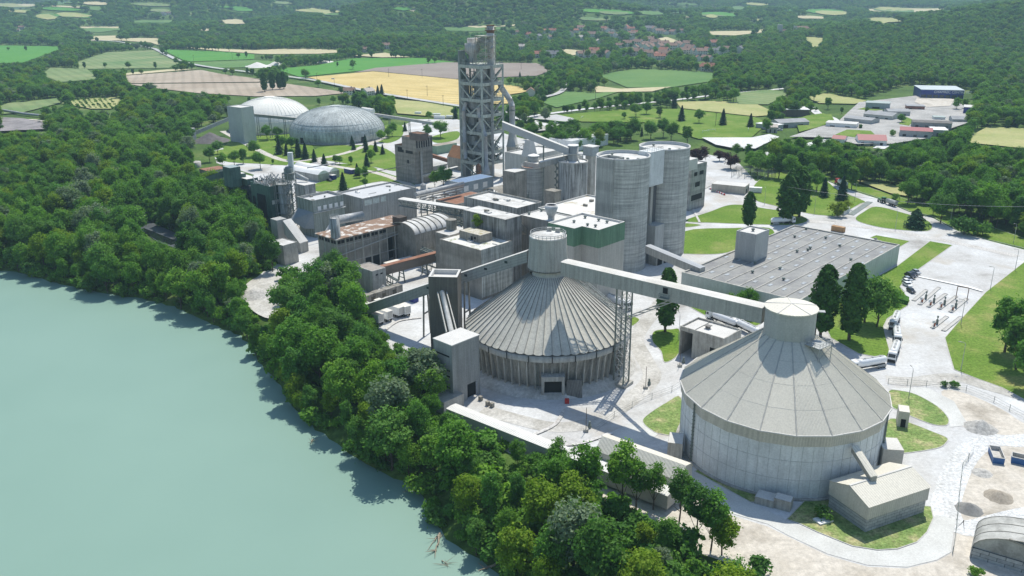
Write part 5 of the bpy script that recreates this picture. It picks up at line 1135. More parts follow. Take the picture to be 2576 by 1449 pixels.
# ---- old concrete works, centre left
def ob(r_,B,A,C,z0,z1,mw,mr,nm='wall'): ps=rect(B,A,C,z1); box_part(r_,ps,z0,z1,mw,mr,.3,.2); return ps
MO=surf('old works wall',(.30,.285,.25),.25,.2,streak=.4,ribs=('z',2.6,.25))
r_=root('old_kiln_house','derelict tiered concrete kiln house between the domes and the great tower','building',(P(1040,440)[0],P(1040,440)[1],0))
psA=rect((1043,372),(1005,361),(1066,363),22); box_part(r_,psA,0,22,MO,M_RUSTR,.2,.2)
psB=rect((1045,343),(1018,336),(1066,333),31); box_part(r_,psB,22,30,MO,M_RUST,.2,.2)
psC=rect((1056,324),(1034,319),(1058,318),37); box_part(r_,psC,30,34,surf('rust box',(.16,.13,.11),.3,.5),M_RUST,.2,.2)
psD=rect((1060,357),(1036,352),(1072,350),25); box_part(r_,psD,0,26,MO,MO,.2,.2)
onwall(r_,psA[0],psA[1],[(.1,.45,18,21),(.55,.85,18,21),(.3,.4,12,14)],M_DARK); onwall(r_,psB[0],psB[3],[(i/7+.03,i/7+.1,24,29) for i in range(7)],M_DARK)
gb_=MB(); a,b_=Vector(psA[0]),Vector(psA[1]); gb_.poly([(*a[:2],22),(*b_[:2],22),(*((a+b_)/2)[:2],24)]); gb_.build('gable',M_RUST,r_)
m_=MB(); pp=Vector(psD[0])-WA*.6; m_.tube((pp.x,pp.y,0),(pp.x,pp.y,25),.7,None,10); m_.build('pipe',M_STEELL,r_)
flat('green_box','pale green windowless box in front of the derelict kiln house',(1042,412),(1010,406),(1045,405),10,surf('pale green',(.36,.40,.34),.1,.2),M_PALE,0)
flat('lean_to','small grey shed leaning on the right side of the derelict kiln house',(1084,420),(1066,416),(1086,405),8,M_CLAD,M_CLAD,0)
gl_,_=flat('green_office','low mossy roofed building with green upper wall behind the derelict kiln house',(1098,368),(1072,366),(1112,353),6,surf('green office',(.22,.32,.22),.15,.3),surf('moss office',(.36,.30,.25),.3,.2),0)
gallery('rusty_conveyor','rusty brown inclined conveyor between derelict kiln house and great tower',P(1078,385,7),P(1130,401,3),2.4,2.2,M_RUST,M_RUSTR)
gallery('low_conveyor','long thin horizontal conveyor passing in front of the derelict kiln house',P(1060,441,5),P(1150,419,6),2,1.2,M_CLAD,M_PALE,legs=(.2,.6))
r_=root('rust_gable_house','gabled house with orange tin roof half hidden left of the great tower','house',(P(1140,400)[0],P(1140,400)[1],0)); ps=rect((1160,400),(1128,393),(1180,392),8)
f0,l0,b0,r0_=[Vector((*p_[:2],0)) for p_ in ps]; w_=MB(); w_.prism(ps,0,8,False); w_.build('wall',M_CONCD,r_); rf=MB(); h0,h1=(f0+r0_)/2,(l0+b0)/2; rf.poly([(*f0[:2],8),(*l0[:2],8),(*h1[:2],15),(*h0[:2],15)]); rf.poly([(*r0_[:2],8),(*b0[:2],8),(*h1[:2],15),(*h0[:2],15)]); rf.build('roof',surf('orange tin',(.40,.20,.10),.25,.2),r_)
# ---- green coal house complex, left
r_=root('green_bunker','dark green clad bunker house with stepped roofs on tall shutters left of the works','building',(P(640,540)[0],P(640,540)[1],0))
def gb3(B,A,C,z0,z1,mr=M_LITE): ps=rect(B,A,C,z1); box_part(r_,ps,z0,z1,M_GREENM,mr,0,.15); return ps
gA=gb3((577.6,423),(557.7,418.6),(597.4,417),16,26,surf('green roof light',(.30,.36,.36),.1)); gB=gb3((590.6,440),(579.1,436),(612,433.8),16,21.5,M_PALE); gC=gb3((620.3,451.3),(593.6,443.7),(641,444.4),16,19.5,M_PALE)
gD=rect((661,508),(570,486),(700,497),18); 
psx=[Vector((*p_[:2],0)) for p_ in rect((632,469),(567,450),(652,461),16.3)]
w_=MB(); w_.prism(psx,0,16.3,True); w_.build('shutter_wall',surf('peeling shutters',(.13,.15,.16),.4,.4,c2=(.03,.035,.04),streak=.6,ribs=(-43.5,1.2,.5)),r_)
gallery('bunker_conveyor','dark green inclined conveyor entering the green bunker from the left wood',P(521,446,15),P(560,432,21),3,3,M_GREENM,M_GREENM,legs=(.3,.8))
gm_,psg=flat('green_mill_house','dark green clad mill house cluttered with pipes on its roof',(677.5,469.5),(627,457),(736,459.6),21.,M_GREENM,surf('cluttered roof',(.14,.13,.12),.4,.5),.5)
onwall(gm_,psg[0],psg[1],[(.25,.7,0,16),(.8,.95,6,14)],M_DARK,'opening'); onwall(gm_,psg[0],psg[3],[(.05,.5,12,14)],M_PALE,'panel')
m_=MB(); rnd=random.Random(5); a=Vector(psg[0]); u_=Vector(psg[1])-a; v_=Vector(psg[3])-a
for k in range(90):
    c=a+u_*rnd.random()+v_*rnd.random(); m_.beam((c.x,c.y,20.6),(c.x+rnd.uniform(-3,3),c.y+rnd.uniform(-3,3),20.6+rnd.uniform(.3,4)),rnd.uniform(.12,.5))
m_.build('pipework',M_STEELL,gm_)
c=P(724,572,0); r_=root('steel_silo','tall stained steel silo with landings and ladder in front of the green mill house','silo',(c.x,c.y,0))
MB().lathe(Vector((c.x,c.y)),[(2.9,0),(2.9,22)],28).build('drum',M_SILOW,r_,True); m_=MB()
for zz in (22,17.5,12.5,7.5,3): m_.lathe(Vector((c.x,c.y)),[(3.9,zz),(3.9,zz+.1),(2.9,zz+.1)],16,top=False); rail(m_,[Vector((c.x+3.8*math.cos(t*.52),c.y+3.8*math.sin(t*.52))) for t in range(6 if zz<22 else 12)],zz+.1,1.1,zz==22,.1,1.5)
m_.beam((c.x-4.5,c.y-1.5,0),(c.x-4.5,c.y-1.5,25),.3); m_.beam((c.x-3.4,c.y-2.5,0),(c.x-3.4,c.y-2.5,25),.3); [m_.beam((c.x-4.5,c.y-1.5,.8*i),(c.x-3.4,c.y-2.5,.8*i+.4),.12) for i in range(30)]; m_.build('landing',MSD,r_)
c=P(728,456,24); r_=root('exhaust_stack','square pale exhaust stack on a cluttered steel frame above the green mill house','stack',(c.x,c.y,0)); m_=MB(); lattice(m_,c,4.5,0,28,7,.3); [m_.beam((k.x,k.y,0),(k.x,k.y,28),.3) for k in lattice(MB(),c,4.5,0,1,1)]; m_.lathe(Vector((c.x,c.y)),[(3,28),(3,28.3)],12,bot=True); m_.build('frame',MSD,r_); MB().lathe(Vector((c.x,c.y)),[(2,25),(2,30),(1.2,31)],14).build('head',M_STEEL,r_,True)
m_=MB(); m_.obox(Vector((c.x+1,c.y+2)),(1,0),2.2,2.2,24,37.5); m_.build('stack',surf('stack pale',(.55,.60,.60),.1),r_)
flat('stained_hopper_house','stained pale hopper house right of the exhaust stack',(765,467),(742,460),(778,458),16,M_SILOW,M_PALE,0); m_=MB(); m_.tube(P(742,438,20),P(775,453,17),1.2,.8,12); o=m_.build('slanted_pipe',M_STEELL,None,True); finish(o,'slanted pale pipe above the stained hopper house','pipe')
# greenhouses (two white tunnel sheds)
for i,(A,B,C) in enumerate((((733,420),(800,440),(822,433)),((757,413),(828,433),(850,427)))):
    ps=rect(B,A,C,4.5,-38); f0,l0,b0,r0_=[Vector((*p_[:2],0)) for p_ in ps]; r_=root('tunnel_shed',['left one of two parallel white roofed sheds near the park','right one of two parallel white roofed sheds near the park'][i],'shed',(*cen(ps)[:2],0),'white park sheds')
    MB().prism(ps,0,4.5,False).build('wall',M_CONC,r_); h0,h1=(f0+r0_)/2,(l0+b0)/2; rf=MB()
    for pa,pb,pc_,pd in ((f0,l0,h1,h0),(h0,h1,b0,r0_)): 
        A1=[]; 
    nA=8; A1=[(f0.lerp(r0_,k/nA).x,f0.lerp(r0_,k/nA).y,4.5+2*math.sin(math.pi*k/nA)) for k in range(nA+1)]; A2=[(l0.lerp(b0,k/nA).x,l0.lerp(b0,k/nA).y,4.5+2*math.sin(math.pi*k/nA)) for k in range(nA+1)]
    rf.add(A1+A2,[(k,k+1,nA+2+k,nA+1+k) for k in range(nA)]+[tuple(range(nA+1)),tuple(range(2*nA+1,nA,-1))]); rf.build('roof',M_WHITER,r_,True)
for i,(x,y,lb_) in enumerate(((836,451,'small navy blue container hut beside a dark car near the white sheds'),(880,436,'longer navy blue container under trees near the white sheds'))):
    pp=P(x,y,0); r_=root('blue_container',lb_,'container',tuple(pp)); m_=MB(); m_.obox(pp,(UA.x,UA.y),[5,8][i],3,0,2.8); m_.build('body',M_BLUE,r_); m_=MB(); m_.obox(pp,(UA.x,UA.y),[5.1,8.1][i],3.1,2.8,2.95); m_.build('roof',M_PALE,r_)
# settling works, far left
r_=root('settling_plant','small round tank and low rusty roofed pens among trees left of the green bunker','plant',(P(515,425)[0],P(515,425)[1],0)); c=P(491,420,0); MB().lathe(c,[(4,0),(4,3.5)],20).build('round_tank',M_CONC,r_,True)
ps=rect((523,431),(501,425),(545,416),3.5); MB().prism(ps,0,3.5,False).build('wall',M_CONC,r_); MB().poly([(*p_[:2],3.6) for p_ in ps]).build('roof',M_RUSTR,r_)
# substation, right of centre
sb,_=flat('substation_house','long low beige switch house beside the outdoor substation',(1875,470),(1800,455),(1893,462),4.6,surf('beige wall',(.48,.45,.38),.15,.2,streak=.2),M_PALE,0,ang=-28)
onwall(sb,_[0],_[3],[(.2,.45,0,2.6)],M_DARK,'door')
r_=root('substation_gantry','grid of slim steel busbar gantries in the fenced substation','gantry',(P(1900,450)[0],P(1900,450)[1],0)); m_=MB()
for i in range(7):
    for j in range(4):
        c=P(1840,446)+dirw(-28)*i*4+dirw(62)*j*4; m_.beam((c.x,c.y,0),(c.x,c.y,5),.22)
        if i<6: d=c+dirw(-28)*4; m_.beam((c.x,c.y,5),(d.x,d.y,5),.2)
        if j<3: d=c+dirw(62)*4; m_.beam((c.x,c.y,4),(d.x,d.y,4),.12)
m_.build('steelwork',M_STEEL,r_)
r_,_=flat('gate_hut','tiny white weighbridge hut beside the entrance bushes',(2125,527),(2127-10,523),(2138,521),3,M_WHITER,M_CLAD,0)
hr=bpy.data.objects['gate_hut']; onwall(hr,_[0],_[1],[(.2,.8,1,2.3)],M_GLASS)
wb=[P(2140,541),P(2188,508)]
o=MB().beam(wb[0]+Vector((0,0,.12)),wb[1]+Vector((0,0,.12)),3.2,.2).build('weighbridge_deck',M_STEEL); finish(o,'long dark weighbridge plate in the road beside the tiny white hut','weighbridge')
# tent hall bottom right
a=P(2447,1392,0); b_=P(2520,1330,0); r_=root('tarpaulin_hall','arched hall with torn grey tarpaulin on concrete blocks, cut by the lower right corner','hall',(a.x,a.y,0))
ax=dirw(57); ay=dirw(-33); a0=P(2440,1402,0)
Wd=21.; Ln=9.
m_=MB()
for s_ in (0,Wd-1.): m_.obox(a0+ay*(s_+.5)+ax*Ln/2,(ax.x,ax.y),Ln,1.2,0,2.4)
m_.obox(a0+ay*Wd/2+ax*.5,(ay.x,ay.y),Wd-2,1.,0,2.4); m_.build('block_wall',M_BLOCK,r_)
nA=14; A1=[(a0+ay*(Wd/2-Wd/2*math.cos(math.pi*i/nA)))+Vector((0,0,2.4+4.6*math.sin(math.pi*i/nA))) for i in range(nA+1)]; A2=[p_+ax*Ln for p_ in A1]; m_=MB(); m_.add(A1+A2,[(i,i+1,nA+2+i,nA+1+i) for i in range(nA)]); m_.build('tarpaulin',surf('tarp',(.45,.45,.42),.3,.25,c2=(.24,.24,.22),rough=.6),r_,True)
m_=MB(); m_.poly([tuple(p_+ax*.3) for p_ in A1]); m_.build('end_sheet',surf('tarp',(.42,.42,.40)),r_)
m_=MB()
for k in range(4):
    for a,b_ in zip(A1[:-1],A1[1:]): m_.beam(a+ax*Ln*k/3+Vector((0,0,.03)),b_+ax*Ln*k/3+Vector((0,0,.03)),.12)
m_.build('hoop',M_CONCD,r_)
m_=MB(); m_.beam(A1[5]+ax*.15,A1[12]+ax*.15,.4); m_.build('seam_strap',M_CONCD,r_)
# ============================================================ TREES
rng=np.random.default_rng(7)
G1=[(.07,.18,.026),(.125,.275,.035),(.08,.205,.045),(.16,.31,.037),(.055,.145,.032),(.125,.26,.05)]
L_GREEN=foliage('green leaves',G1); L_LIME=foliage('lime leaves',[(.15,.26,.02),(.18,.27,.025),(.14,.25,.022)]); L_SILV=foliage('silver leaves',[(.15,.22,.13),(.19,.25,.17),(.13,.20,.11)])
L_CON=foliage('conifer needles',[(.022,.07,.032),(.032,.09,.036),(.025,.08,.04)],.08); L_POP=foliage('poplar leaves',[(.04,.115,.018),(.06,.145,.024)],.15); L_PUR=foliage('purple leaves',[(.035,.012,.018),(.045,.018,.022)],.1)
L_YEL=foliage('yellow green bush',[(.2,.26,.03),(.17,.24,.03)])
BARK=surf('bark',(.10,.08,.06),.3,1.5)
def quadmesh(name,pos,nrm,size,mat,core=None):
    n_=len(pos); nrm=nrm/np.linalg.norm(nrm,axis=1,keepdims=True)
    t=np.cross(nrm,rng.normal(size=(n_,3))); t/=np.linalg.norm(t,axis=1,keepdims=True); b_=np.cross(nrm,t); s_=size[:,None]
    asp=rng.uniform(.6,1,(n_,1))
    vv=np.stack([pos+t*s_,pos+b_*s_*asp+nrm*s_*.18,pos-t*s_,pos-b_*s_*asp+nrm*s_*.18],1).reshape(-1,3); ff=np.arange(n_*4).reshape(-1,4).tolist(); vv=vv.tolist()
    if core:
        o=len(vv); vv+=core[0]; ff+=[tuple(o+i for i in f) for f in core[1]]
    me=bpy.data.meshes.new(name); me.from_pydata(vv,[],ff); me.update(); me.materials.append(mat); return me
def sph(n_):
    d=rng.normal(size=(n_,3)); return d/np.linalg.norm(d,axis=1,keepdims=True)
def blobcore(cs,k=.72):  # inner hull added inside the leaves to block light through the crown
    vv=[];ff=[]
    for c,r in cs:
        o=len(vv); ring=7
        for zz,rr in ((-.9,.35),(-.4,.9),(.3,.95),(.85,.45)):
            for i in range(ring): a=2*math.pi*i/ring; vv.append((c[0]+r[0]*k*rr*math.cos(a),c[1]+r[1]*k*rr*math.sin(a),c[2]+r[2]*k*zz))
        for q in range(3):
            for i in range(ring): ff.append((o+q*ring+i,o+q*ring+(i+1)%ring,o+(q+1)*ring+(i+1)%ring,o+(q+1)*ring+i))
        ff.append(tuple(o+3*ring+i for i in range(ring)))
    return vv,ff
def crown_broad(seed,h=14.,rad=4.6,base=3.,n_=4200,lobes=26,leaf=.31,mat=None,sparse=0):
    global rng; rng=np.random.default_rng(seed); cz=(h+base)/2; rz=(h-base)/2
    cs=[((0,0,cz),(rad*.62,rad*.62,rz*.74))]
    for i in range(lobes):
        d=sph(1)[0]; d[2]=d[2]*.9+.12; rr=rng.uniform(.75,1.75)*rad/4.6
        k_=rng.uniform(.6,1.05); cs.append(((d[0]*rad*.78*k_,d[1]*rad*.78*k_,cz+d[2]*rz*.82*k_),(rr*1.1,rr*1.1,rr*.95)))
    P_=[];N_=[]; per=n_//(lobes+2)
    for k,(c,r) in enumerate(cs):
        m_=per*2 if k==0 else per; d=sph(m_); d[:,2]=np.where(d[:,2]<-.35,-d[:,2],d[:,2])
        rr=.68+.85*rng.random((m_,1))**1.7; P_.append(np.array(c)+d*np.array(r)*rr); N_.append(d*.75+rng.normal(size=(m_,3))*.5+np.array([0,0,.35]))
    P_=np.vstack(P_);N_=np.vstack(N_)
    return quadmesh('crown',P_,N_,rng.uniform(.6,1.25,len(P_))*leaf,mat or L_GREEN,None if sparse else blobcore(cs[:1]+cs[1::2],.7))
def crown_poplar(seed,h=18.,rad=2.4,mat=None,n_=2600):
    global rng; rng=np.random.default_rng(seed); z=rng.uniform(.05,1,n_)**.9; prof=np.sin(np.pi*np.clip(z*.93+.05,0,1))**.55
    a=rng.uniform(0,2*np.pi,n_); lump=1+.22*np.sin(a*4+z*22)+.12*np.sin(a*7-z*35); r=rad*prof*lump*rng.uniform(.78,1.08,n_)
    P_=np.stack([r*np.cos(a),r*np.sin(a),1.2+z*(h-1.2)],1); N_=np.stack([np.cos(a),np.sin(a),np.full(n_,.6)],1)+rng.normal(size=(n_,3))*.5
    c=blobcore([((0,0,h*.5),(rad*.8,rad*.8,h*.46))],.85); return quadmesh('crown',P_,N_,rng.uniform(.3,.55,n_),mat or L_POP,c)
def crown_conifer(seed,h=14.,rad=3.,mat=None,n_=2400,cedar=False):
    global rng; rng=np.random.default_rng(seed); z=rng.uniform(.03,1,n_)
    a=rng.uniform(0,2*np.pi,n_); lay=(z*(7 if cedar else 13)+a*.25)%1
    prof=(1-z)**(.55 if cedar else .85)*(.55+.55*(1-lay))*(1+.25*np.sin(a*5+np.floor(z*13)*1.7)); r=rad*prof*rng.uniform(.35,1.05,n_)**.5
    P_=np.stack([r*np.cos(a),r*np.sin(a),.5+z*(h-.5)-r*.18],1); N_=np.stack([np.cos(a)*.6,np.sin(a)*.6,np.full(n_,1.)],1)+rng.normal(size=(n_,3))*.4
    vv=[(0,0,h*.96)]+[(rad*.5*math.cos(i*.785),rad*.5*math.sin(i*.785),.7) for i in range(8)]
    return quadmesh('crown',P_,N_,rng.uniform(.25,.5,n_)*(1.2 if cedar else 1),mat or L_CON,(vv,[(0,1+i,1+(i+1)%8) for i in range(8)]))
def trunkmesh(h,r=.28,limbs=6,seed=1,spread_=2.4):
    rn=random.Random(seed); mb=MB(); x=y=0; pts=[(0,0,-.6)]
    for k in range(1,5): x+=rn.uniform(-.25,.25); y+=rn.uniform(-.25,.25); pts.append((x,y,h*k/4))
    for k in range(4): mb.tube(pts[k],pts[k+1],r*(1-.2*k),r*(.8-.2*k),7)
    for i in range(limbs): a=rn.uniform(0,6.28); k=rn.randint(1,3); p_=pts[k]; mb.tube(p_,(p_[0]+spread_*math.cos(a),p_[1]+spread_*math.sin(a),p_[2]+rn.uniform(1.5,3.5)),r*.4,r*.12,5)
    me=bpy.data.meshes.new('trunk'); me.from_pydata(mb.v,[],mb.f); me.update(); me.materials.append(BARK); return me
TK=trunkmesh(9); TKP=trunkmesh(13,.35,0,2); TKC=trunkmesh(10,.25,0,3)
VAR={'broad':[crown_broad(i,14,4.5+.4*(i%3),2.2+.5*(i%2)) if i%3 else crown_broad(i,14,3.4,.8,lobes=34) for i in range(6)],'lime':[crown_broad(20,13,4.6,2.,mat=L_LIME),crown_broad(21,14,4.2,2.4,mat=L_LIME)],'silver':[crown_broad(30,12,4.2,2,mat=L_SILV),crown_broad(31,13,4.,2.2,mat=L_SILV)],
 'tall':[crown_broad(40+i,17,3.9,5.,n_=4200,lobes=26,leaf=.32,sparse=1) for i in range(3)],'poplar':[crown_poplar(50),crown_poplar(51,18,2.1)],'conifer':[crown_conifer(60),crown_conifer(61,15,3.2)],'cedar':[crown_conifer(70,10,5.5,cedar=True,n_=3000)],
 'purple':[crown_broad(80,12,5,1.5,mat=L_PUR)],'bush':[crown_broad(90,3.2,2.2,-.2,n_=700,lobes=9,leaf=.26),crown_broad(91,2.6,1.9,-.2,n_=600,lobes=8,leaf=.26)],'ybush':[crown_broad(95,4,2.8,-.2,n_=900,lobes=9,leaf=.25,mat=L_YEL)]}
BH={'broad':14,'lime':13.5,'silver':12.5,'tall':17,'poplar':18,'conifer':14.5,'cedar':10,'purple':12,'bush':3,'ybush':4}
NM={'broad':('broadleaf_tree','tree'),'lime':('broadleaf_tree','tree'),'silver':('willow_tree','tree'),'tall':('ivy_tree','tree'),'poplar':('poplar_tree','tree'),'conifer':('conifer_tree','tree'),'cedar':('cedar_tree','tree'),'purple':('copper_beech_tree','tree'),'bush':('bush','bush'),'ybush':('bush','bush')}
rr_=random.Random(11)
def tree(kind,loc,h,label,group=None,wide=1.,v=None):
    nm,cat=NM[kind]; o=root(nm,label,cat,tuple(loc),group); s_=h/BH[kind]; o.scale=(s_*wide,s_*wide,s_); o.rotation_euler=(0,0,rr_.uniform(0,6.28))
    me=VAR[kind][v if v is not None else rr_.randrange(len(VAR[kind]))]; c=bpy.data.objects.new('crown',me); COL.objects.link(c); c.parent=o
    t=bpy.data.objects.new('trunk',{'poplar':TKP,'conifer':TKC,'cedar':TKC}.get(kind,TK)); COL.objects.link(t); t.parent=o
    if kind in('bush','ybush'): t.scale=(.35,.35,.2)
    if kind=='tall': t.scale=(1,1,1.5)
    return o
ORD=['','second ','third ','fourth ','fifth ','sixth ','seventh ','eighth ','ninth ','tenth ','eleventh ','twelfth ','thirteenth ','fourteenth ','fifteenth ','sixteenth ','seventeenth ','eighteenth ','nineteenth ','twentieth ']+['%dth '%i for i in range(21,60)]
def ordl(i,n_,what):
    if n_==1: return 'the only '+what
    if i==0: return 'leftmost '+what
    if i==n_-1: return 'rightmost '+what
    return ORD[i]+what.replace('# ','',1) if False else ORD[i]+'from left: '+what
ORD=ORD
TL=[ # kind, what it is, [(x,base,top[,wide])]
 ('poplar','dark columnar poplar',[(1674,835,675,'standing alone on the small lawn behind the lattice mast'),(2064,850,669,'left one of the tall pair by the queueing tankers'),(2136,856,664,'right one of the tall pair by the queueing tankers'),(1881,576,483,'slim, standing right behind the box tower of the low hall'),(1975,562,440,'left stem of the broad poplar trio beside the parked tanker'),(1992,552,422,'middle stem of the broad poplar trio beside the parked tanker'),(2010,546,425,'right stem of the broad poplar trio beside the parked tanker'),(666,232,186,'leftmost of the four poplars behind the white dome'),(686,227,185,'second from left of the four poplars behind the white dome'),(704,226,186,'third from left of the four poplars behind the white dome'),(714,225,183,'rightmost of the four poplars behind the white dome')]),
 ('cedar','dark spreading cedar',[(2302,573,526,'on the leaf-shaped roundabout lawn')]),
 ('conifer','dark conifer',[(2117,503,441,'beside the red lorry on the entrance road'),(2072,495,448,'small, under the big trees left of the entrance road'),(2122,447,384,'tall, behind the entrance road verge'),(2145,446,392,'beside the tall conifer behind the entrance road verge'),(963,388,362,'rightmost of the row on the lawn left of the derelict kiln house'),(945,382,354,'second from right of the row left of the derelict kiln house'),(921,382,350,'third from right of the row left of the derelict kiln house'),(890,377,352,'fourth from right of the row left of the derelict kiln house'),(923,420,386,'slim, beside the large round park shrub'),(899,442,410,'slim, behind the navy blue container'),(864,481,432,'dense, just behind the clad filter house'),(703,388,345,'in the dark clump before the white dome'),(721,391,362,'small, right edge of the clump before the white dome'),(769,400,358,'in the clump below the grey dome'),(751,396,352,'left in the clump below the grey dome'),(791,407,376,'beside the park road below the grey dome'),(816,417,388,'broad, next to the white tunnel sheds'),(1019,330,306,'slim, beyond the derelict kiln house'),(1714,306,264,'dense, alone on the sports field'),(1818,316,275,'slim, at the right end of the sports field'),(1887,321,284,'pale brown green, far right of the sports field'),(951,243,216,'left one of two beside the country road bungalows'),(961,241,213,'right one of two beside the country road bungalows'),(886,366,340,'at the foot of the grey dome, left'),(919,366,339,'at the foot of the grey dome, right'),(1308,197,222-40,'lone, beside the wheat field right of the great tower')]),
 ('broad','dark green garden tree',[(700+i*11,368+(i*7)%13,338+(i*5)%11,['first ','second ','third ','fourth ','fifth '][i]+'in the clump left of the grey dome') for i in range(0,5)]),
 ('purple','copper beech with dark purple crown',[(1756,413,368,'next to the twin silos car park'),(1838,425,384,'left of the substation'),(1810,405,377,'between the two larger copper beeches')]),
 ('broad','round green park tree',[(844,413,390,'left one of the twin shrubs on the park lawn'),(855,414,392,'right one of the twin shrubs on the park lawn'),(883,414,391,'ball shaped, beside the curved park path'),(934,409,376,'large and round, on the lawn before the derelict kiln house'),(919,453,417,'loose, behind the grinding hall'),(905,447,420,'small, left of the loose park tree behind the grinding hall'),(919,471,450,'low, touching the grinding hall roof edge'),(687,414,399,'small, on the dry lawn left of the tunnel sheds'),(1116,474,420,'wide, at the left foot of the great tower'),(1094,472,432,'smaller, left of the wide tree by the great tower'),(961,358,326,'egg shaped, right of the grey dome gate'),(976,348,322,'second egg shaped one right of the grey dome'),(987,343,310,'third egg shaped one right of the grey dome'),(1109,347,300,'big, on the lawn behind the green office'),(1076,348,314,'behind the derelict kiln house'),(735,402,372,'below the left of the grey dome'),(1888,433,382,'right of the substation trees'),(1914,426,374,'tallest behind the substation'),(1940,430,384,'behind the parked tanker lawn'),(1599,296,259,'left one in the middle of the sports field'),(1626,289,254,'second in the middle of the sports field'),(1658,298,264,'third in the middle of the sports field'),(1758,311,275,'bushy, right part of the sports field'),(1570,301,282,'small and pale, on the sports field'),(2284,513,450,'large, right of the tractor road'),(2399,543,448,'very large, behind the roundabout road'),(2347,541,500,'medium, before the very large roadside tree'),(2440,552,470,'between the large roadside trees at right'),(2489,562,458,'tall, near the right edge behind the road'),(2532,552,464,'right edge, behind the road'),(2560,577,488,'at the right border above the road'),(2527,886,735,'huge, on the meadow at the right border'),(2583,975,842,'half cut by the right border on the meadow'),(2596,905,775,'cut by the right border, behind the huge meadow tree'),(1837,800,742,'left one of two below the long gallery'),(1876,793,727,'right one of two below the long gallery'),(2175,812,690,'dark, beside the poplar pair'),(2205,822,708,'dense and dark, right of the poplar pair'),(888,176,153,'lone, between crop and fallow field'),(849,168,156,'small lone one in the green field'),(769,201,175,'lone, beside the country road'),(1078,161,142,'left one of two by the fallow field'),(1094,160,142,'right one of two by the fallow field'),(214,174,156,'leftmost along the near edge of the big meadow field'),(325,175,156,'in the middle along the near edge of the big meadow field'),(392,174,156,'right along the near edge of the big meadow field'),(265,172,158,'small, along the near edge of the big meadow field'),(66,129,116,'right one of two in the bright left field'),(22,128,118,'left one of two in the bright left field'),(245,107,95,'lone, at the junction of the far lanes'),(472,172,156,'at the bend of the country road'),(600,147,133,'left one of two in the far green field'),(620,146,130,'right one of two in the far green field'),(986,278,236,'round, beside the country road behind the grey dome'),(955,278,238,'second round one behind the grey dome'),(1079,303,280,'dark, beside the far containers'),(915,238,221,'left by the country road bungalow'),(928,238,220,'right by the country road bungalow'),(1510,357,305,'front left of the wood behind the twin silos'),(1546,348,300,'behind the twin silos, second'),(1588,352,296,'behind the twin silos, third'),(1637,350,300,'behind the twin silos, fourth'),(1688,354,303,'behind the twin silos, fifth'),(1728,362,312,'behind the twin silos, rightmost'),(1668,345,298,'behind the twin silos, in the second row'),(1560,340,305,'behind the twin silos, grey green back one'),(1480,350,322,'behind the skylight hall end'),(1360,330,305,'beside the far cemetery'),(1200+110,325,300,'between the great tower and the cemetery'),(1335,326,296,'dark, right of the gas riser'),(2082,275,242,'tall, in the zone behind the curved road'),(2117,286,268,'small, in the zone by the yellow machines'),(2180,286,270,'between zone warehouses, left'),(2224,286,275,'between zone warehouses, right'),(2267,313,286,'round, in the middle of the zone street'),(2164,328,311,'beside the long white workshop'),(2244,348,327,'left of the wine red roofed shed'),(1962,311,282,'left of the grey gabled workshop'),(2052,281,268,'left of the curved zone road'),(2405,279,247,'before the navy blue hall, left'),(2426,277,245,'before the navy blue hall, right'),(1905,442,382,'first from left in the grove behind the substation lawn'),(1932,446,390,'second in the grove behind the substation lawn'),(1958,449,383,'third in the grove behind the substation lawn'),(1986,452,388,'fourth in the grove behind the substation lawn'),(2012,444,378,'fifth in the grove behind the substation lawn'),(2041,446,380,'sixth in the grove behind the substation lawn'),(2092,446,385,'seventh in the grove behind the substation lawn'),(2035,476,415,'front one left of the small conifer'),(2053,484,428,'front one touching the small conifer'),(1852,398,362,'behind the copper beeches'),(1880,402,360,'tallest behind the copper beeches'),(640,395,352,'big, on the dry lawn left of the park'),(612,412,372,'big, at the left end of the dry lawn'),(655,425,380,'big, between bunker and dry lawn'),(700,350,318,'left of the grey dome, under the conveyor'),(672,352,315,'right of the pale tower by the domes'),(1130,455,425,'dense, before the low conveyor'),(560,422,385,'left of the green bunker roofs, first'),(590,415,378,'behind the green bunker roofs, second'),(528,408,370,'beside the settling plant tank'),(548,388,352,'at the end of the lattice conveyor'),(2556,930,790,'full, between the huge and half cut meadow trees'),(1385,345,318,'before the skylight hall, left'),(1412,338,314,'before the skylight hall, middle'),(1440,334,312,'before the skylight hall, right')]+[(1400+i*19,287-i*1.2,264-i*1.5,ORD[i]+'in the row lining the pale works road') for i in range(1,11)]),
 ('tall','tall ivy clad tree',[(1400,1208,1102,'with its dark crown before the ground gallery'),(1470,1285,1113,'thin and half bare, left of the transfer building'),(1563,1285,1112,'airy, with white yard showing through its crown'),(1600,1288,1152,'right before the transfer building, left'),(1643,1282,1166,'right before the transfer building, middle'),(1708,1314,1180,'right before the transfer building, right end'),(1750,1370,1218,'with ivy trunk beside the concrete road'),(1788,1384,1236,'rightmost ivy trunk on the pale sand')]),
 ('lime','young light green tree',[(1816,1396,1298,'with bare stem, alone on the sand beside the wood'),(672,330,300,'in the group between the two domes')]),
 ('bush','green bush',[(2072,1306,1274,'beside the small white manhole slab'),(2250,505,486,'next to the tractor'),(2375,972,960,'left one of two by the dusty track'),(2400,974,962,'right one of two by the dusty track'),(2455,1449,1430,'scrubby, at the lower border'),(1905,1452,1405,'scrubby, on the sand at the lower border'),(1185,562,532,'sapling growing from the wall of the tall grey building'),(2470,592,560,'large dark, by the right road verge'),(2425,590,545,'conical, by the right road verge')]),
 ('ybush','yellow green bush',[(2108,545,508,'long, left of the tiny white hut'),(2128,528,505,'right part, behind the tiny white hut')]),
]
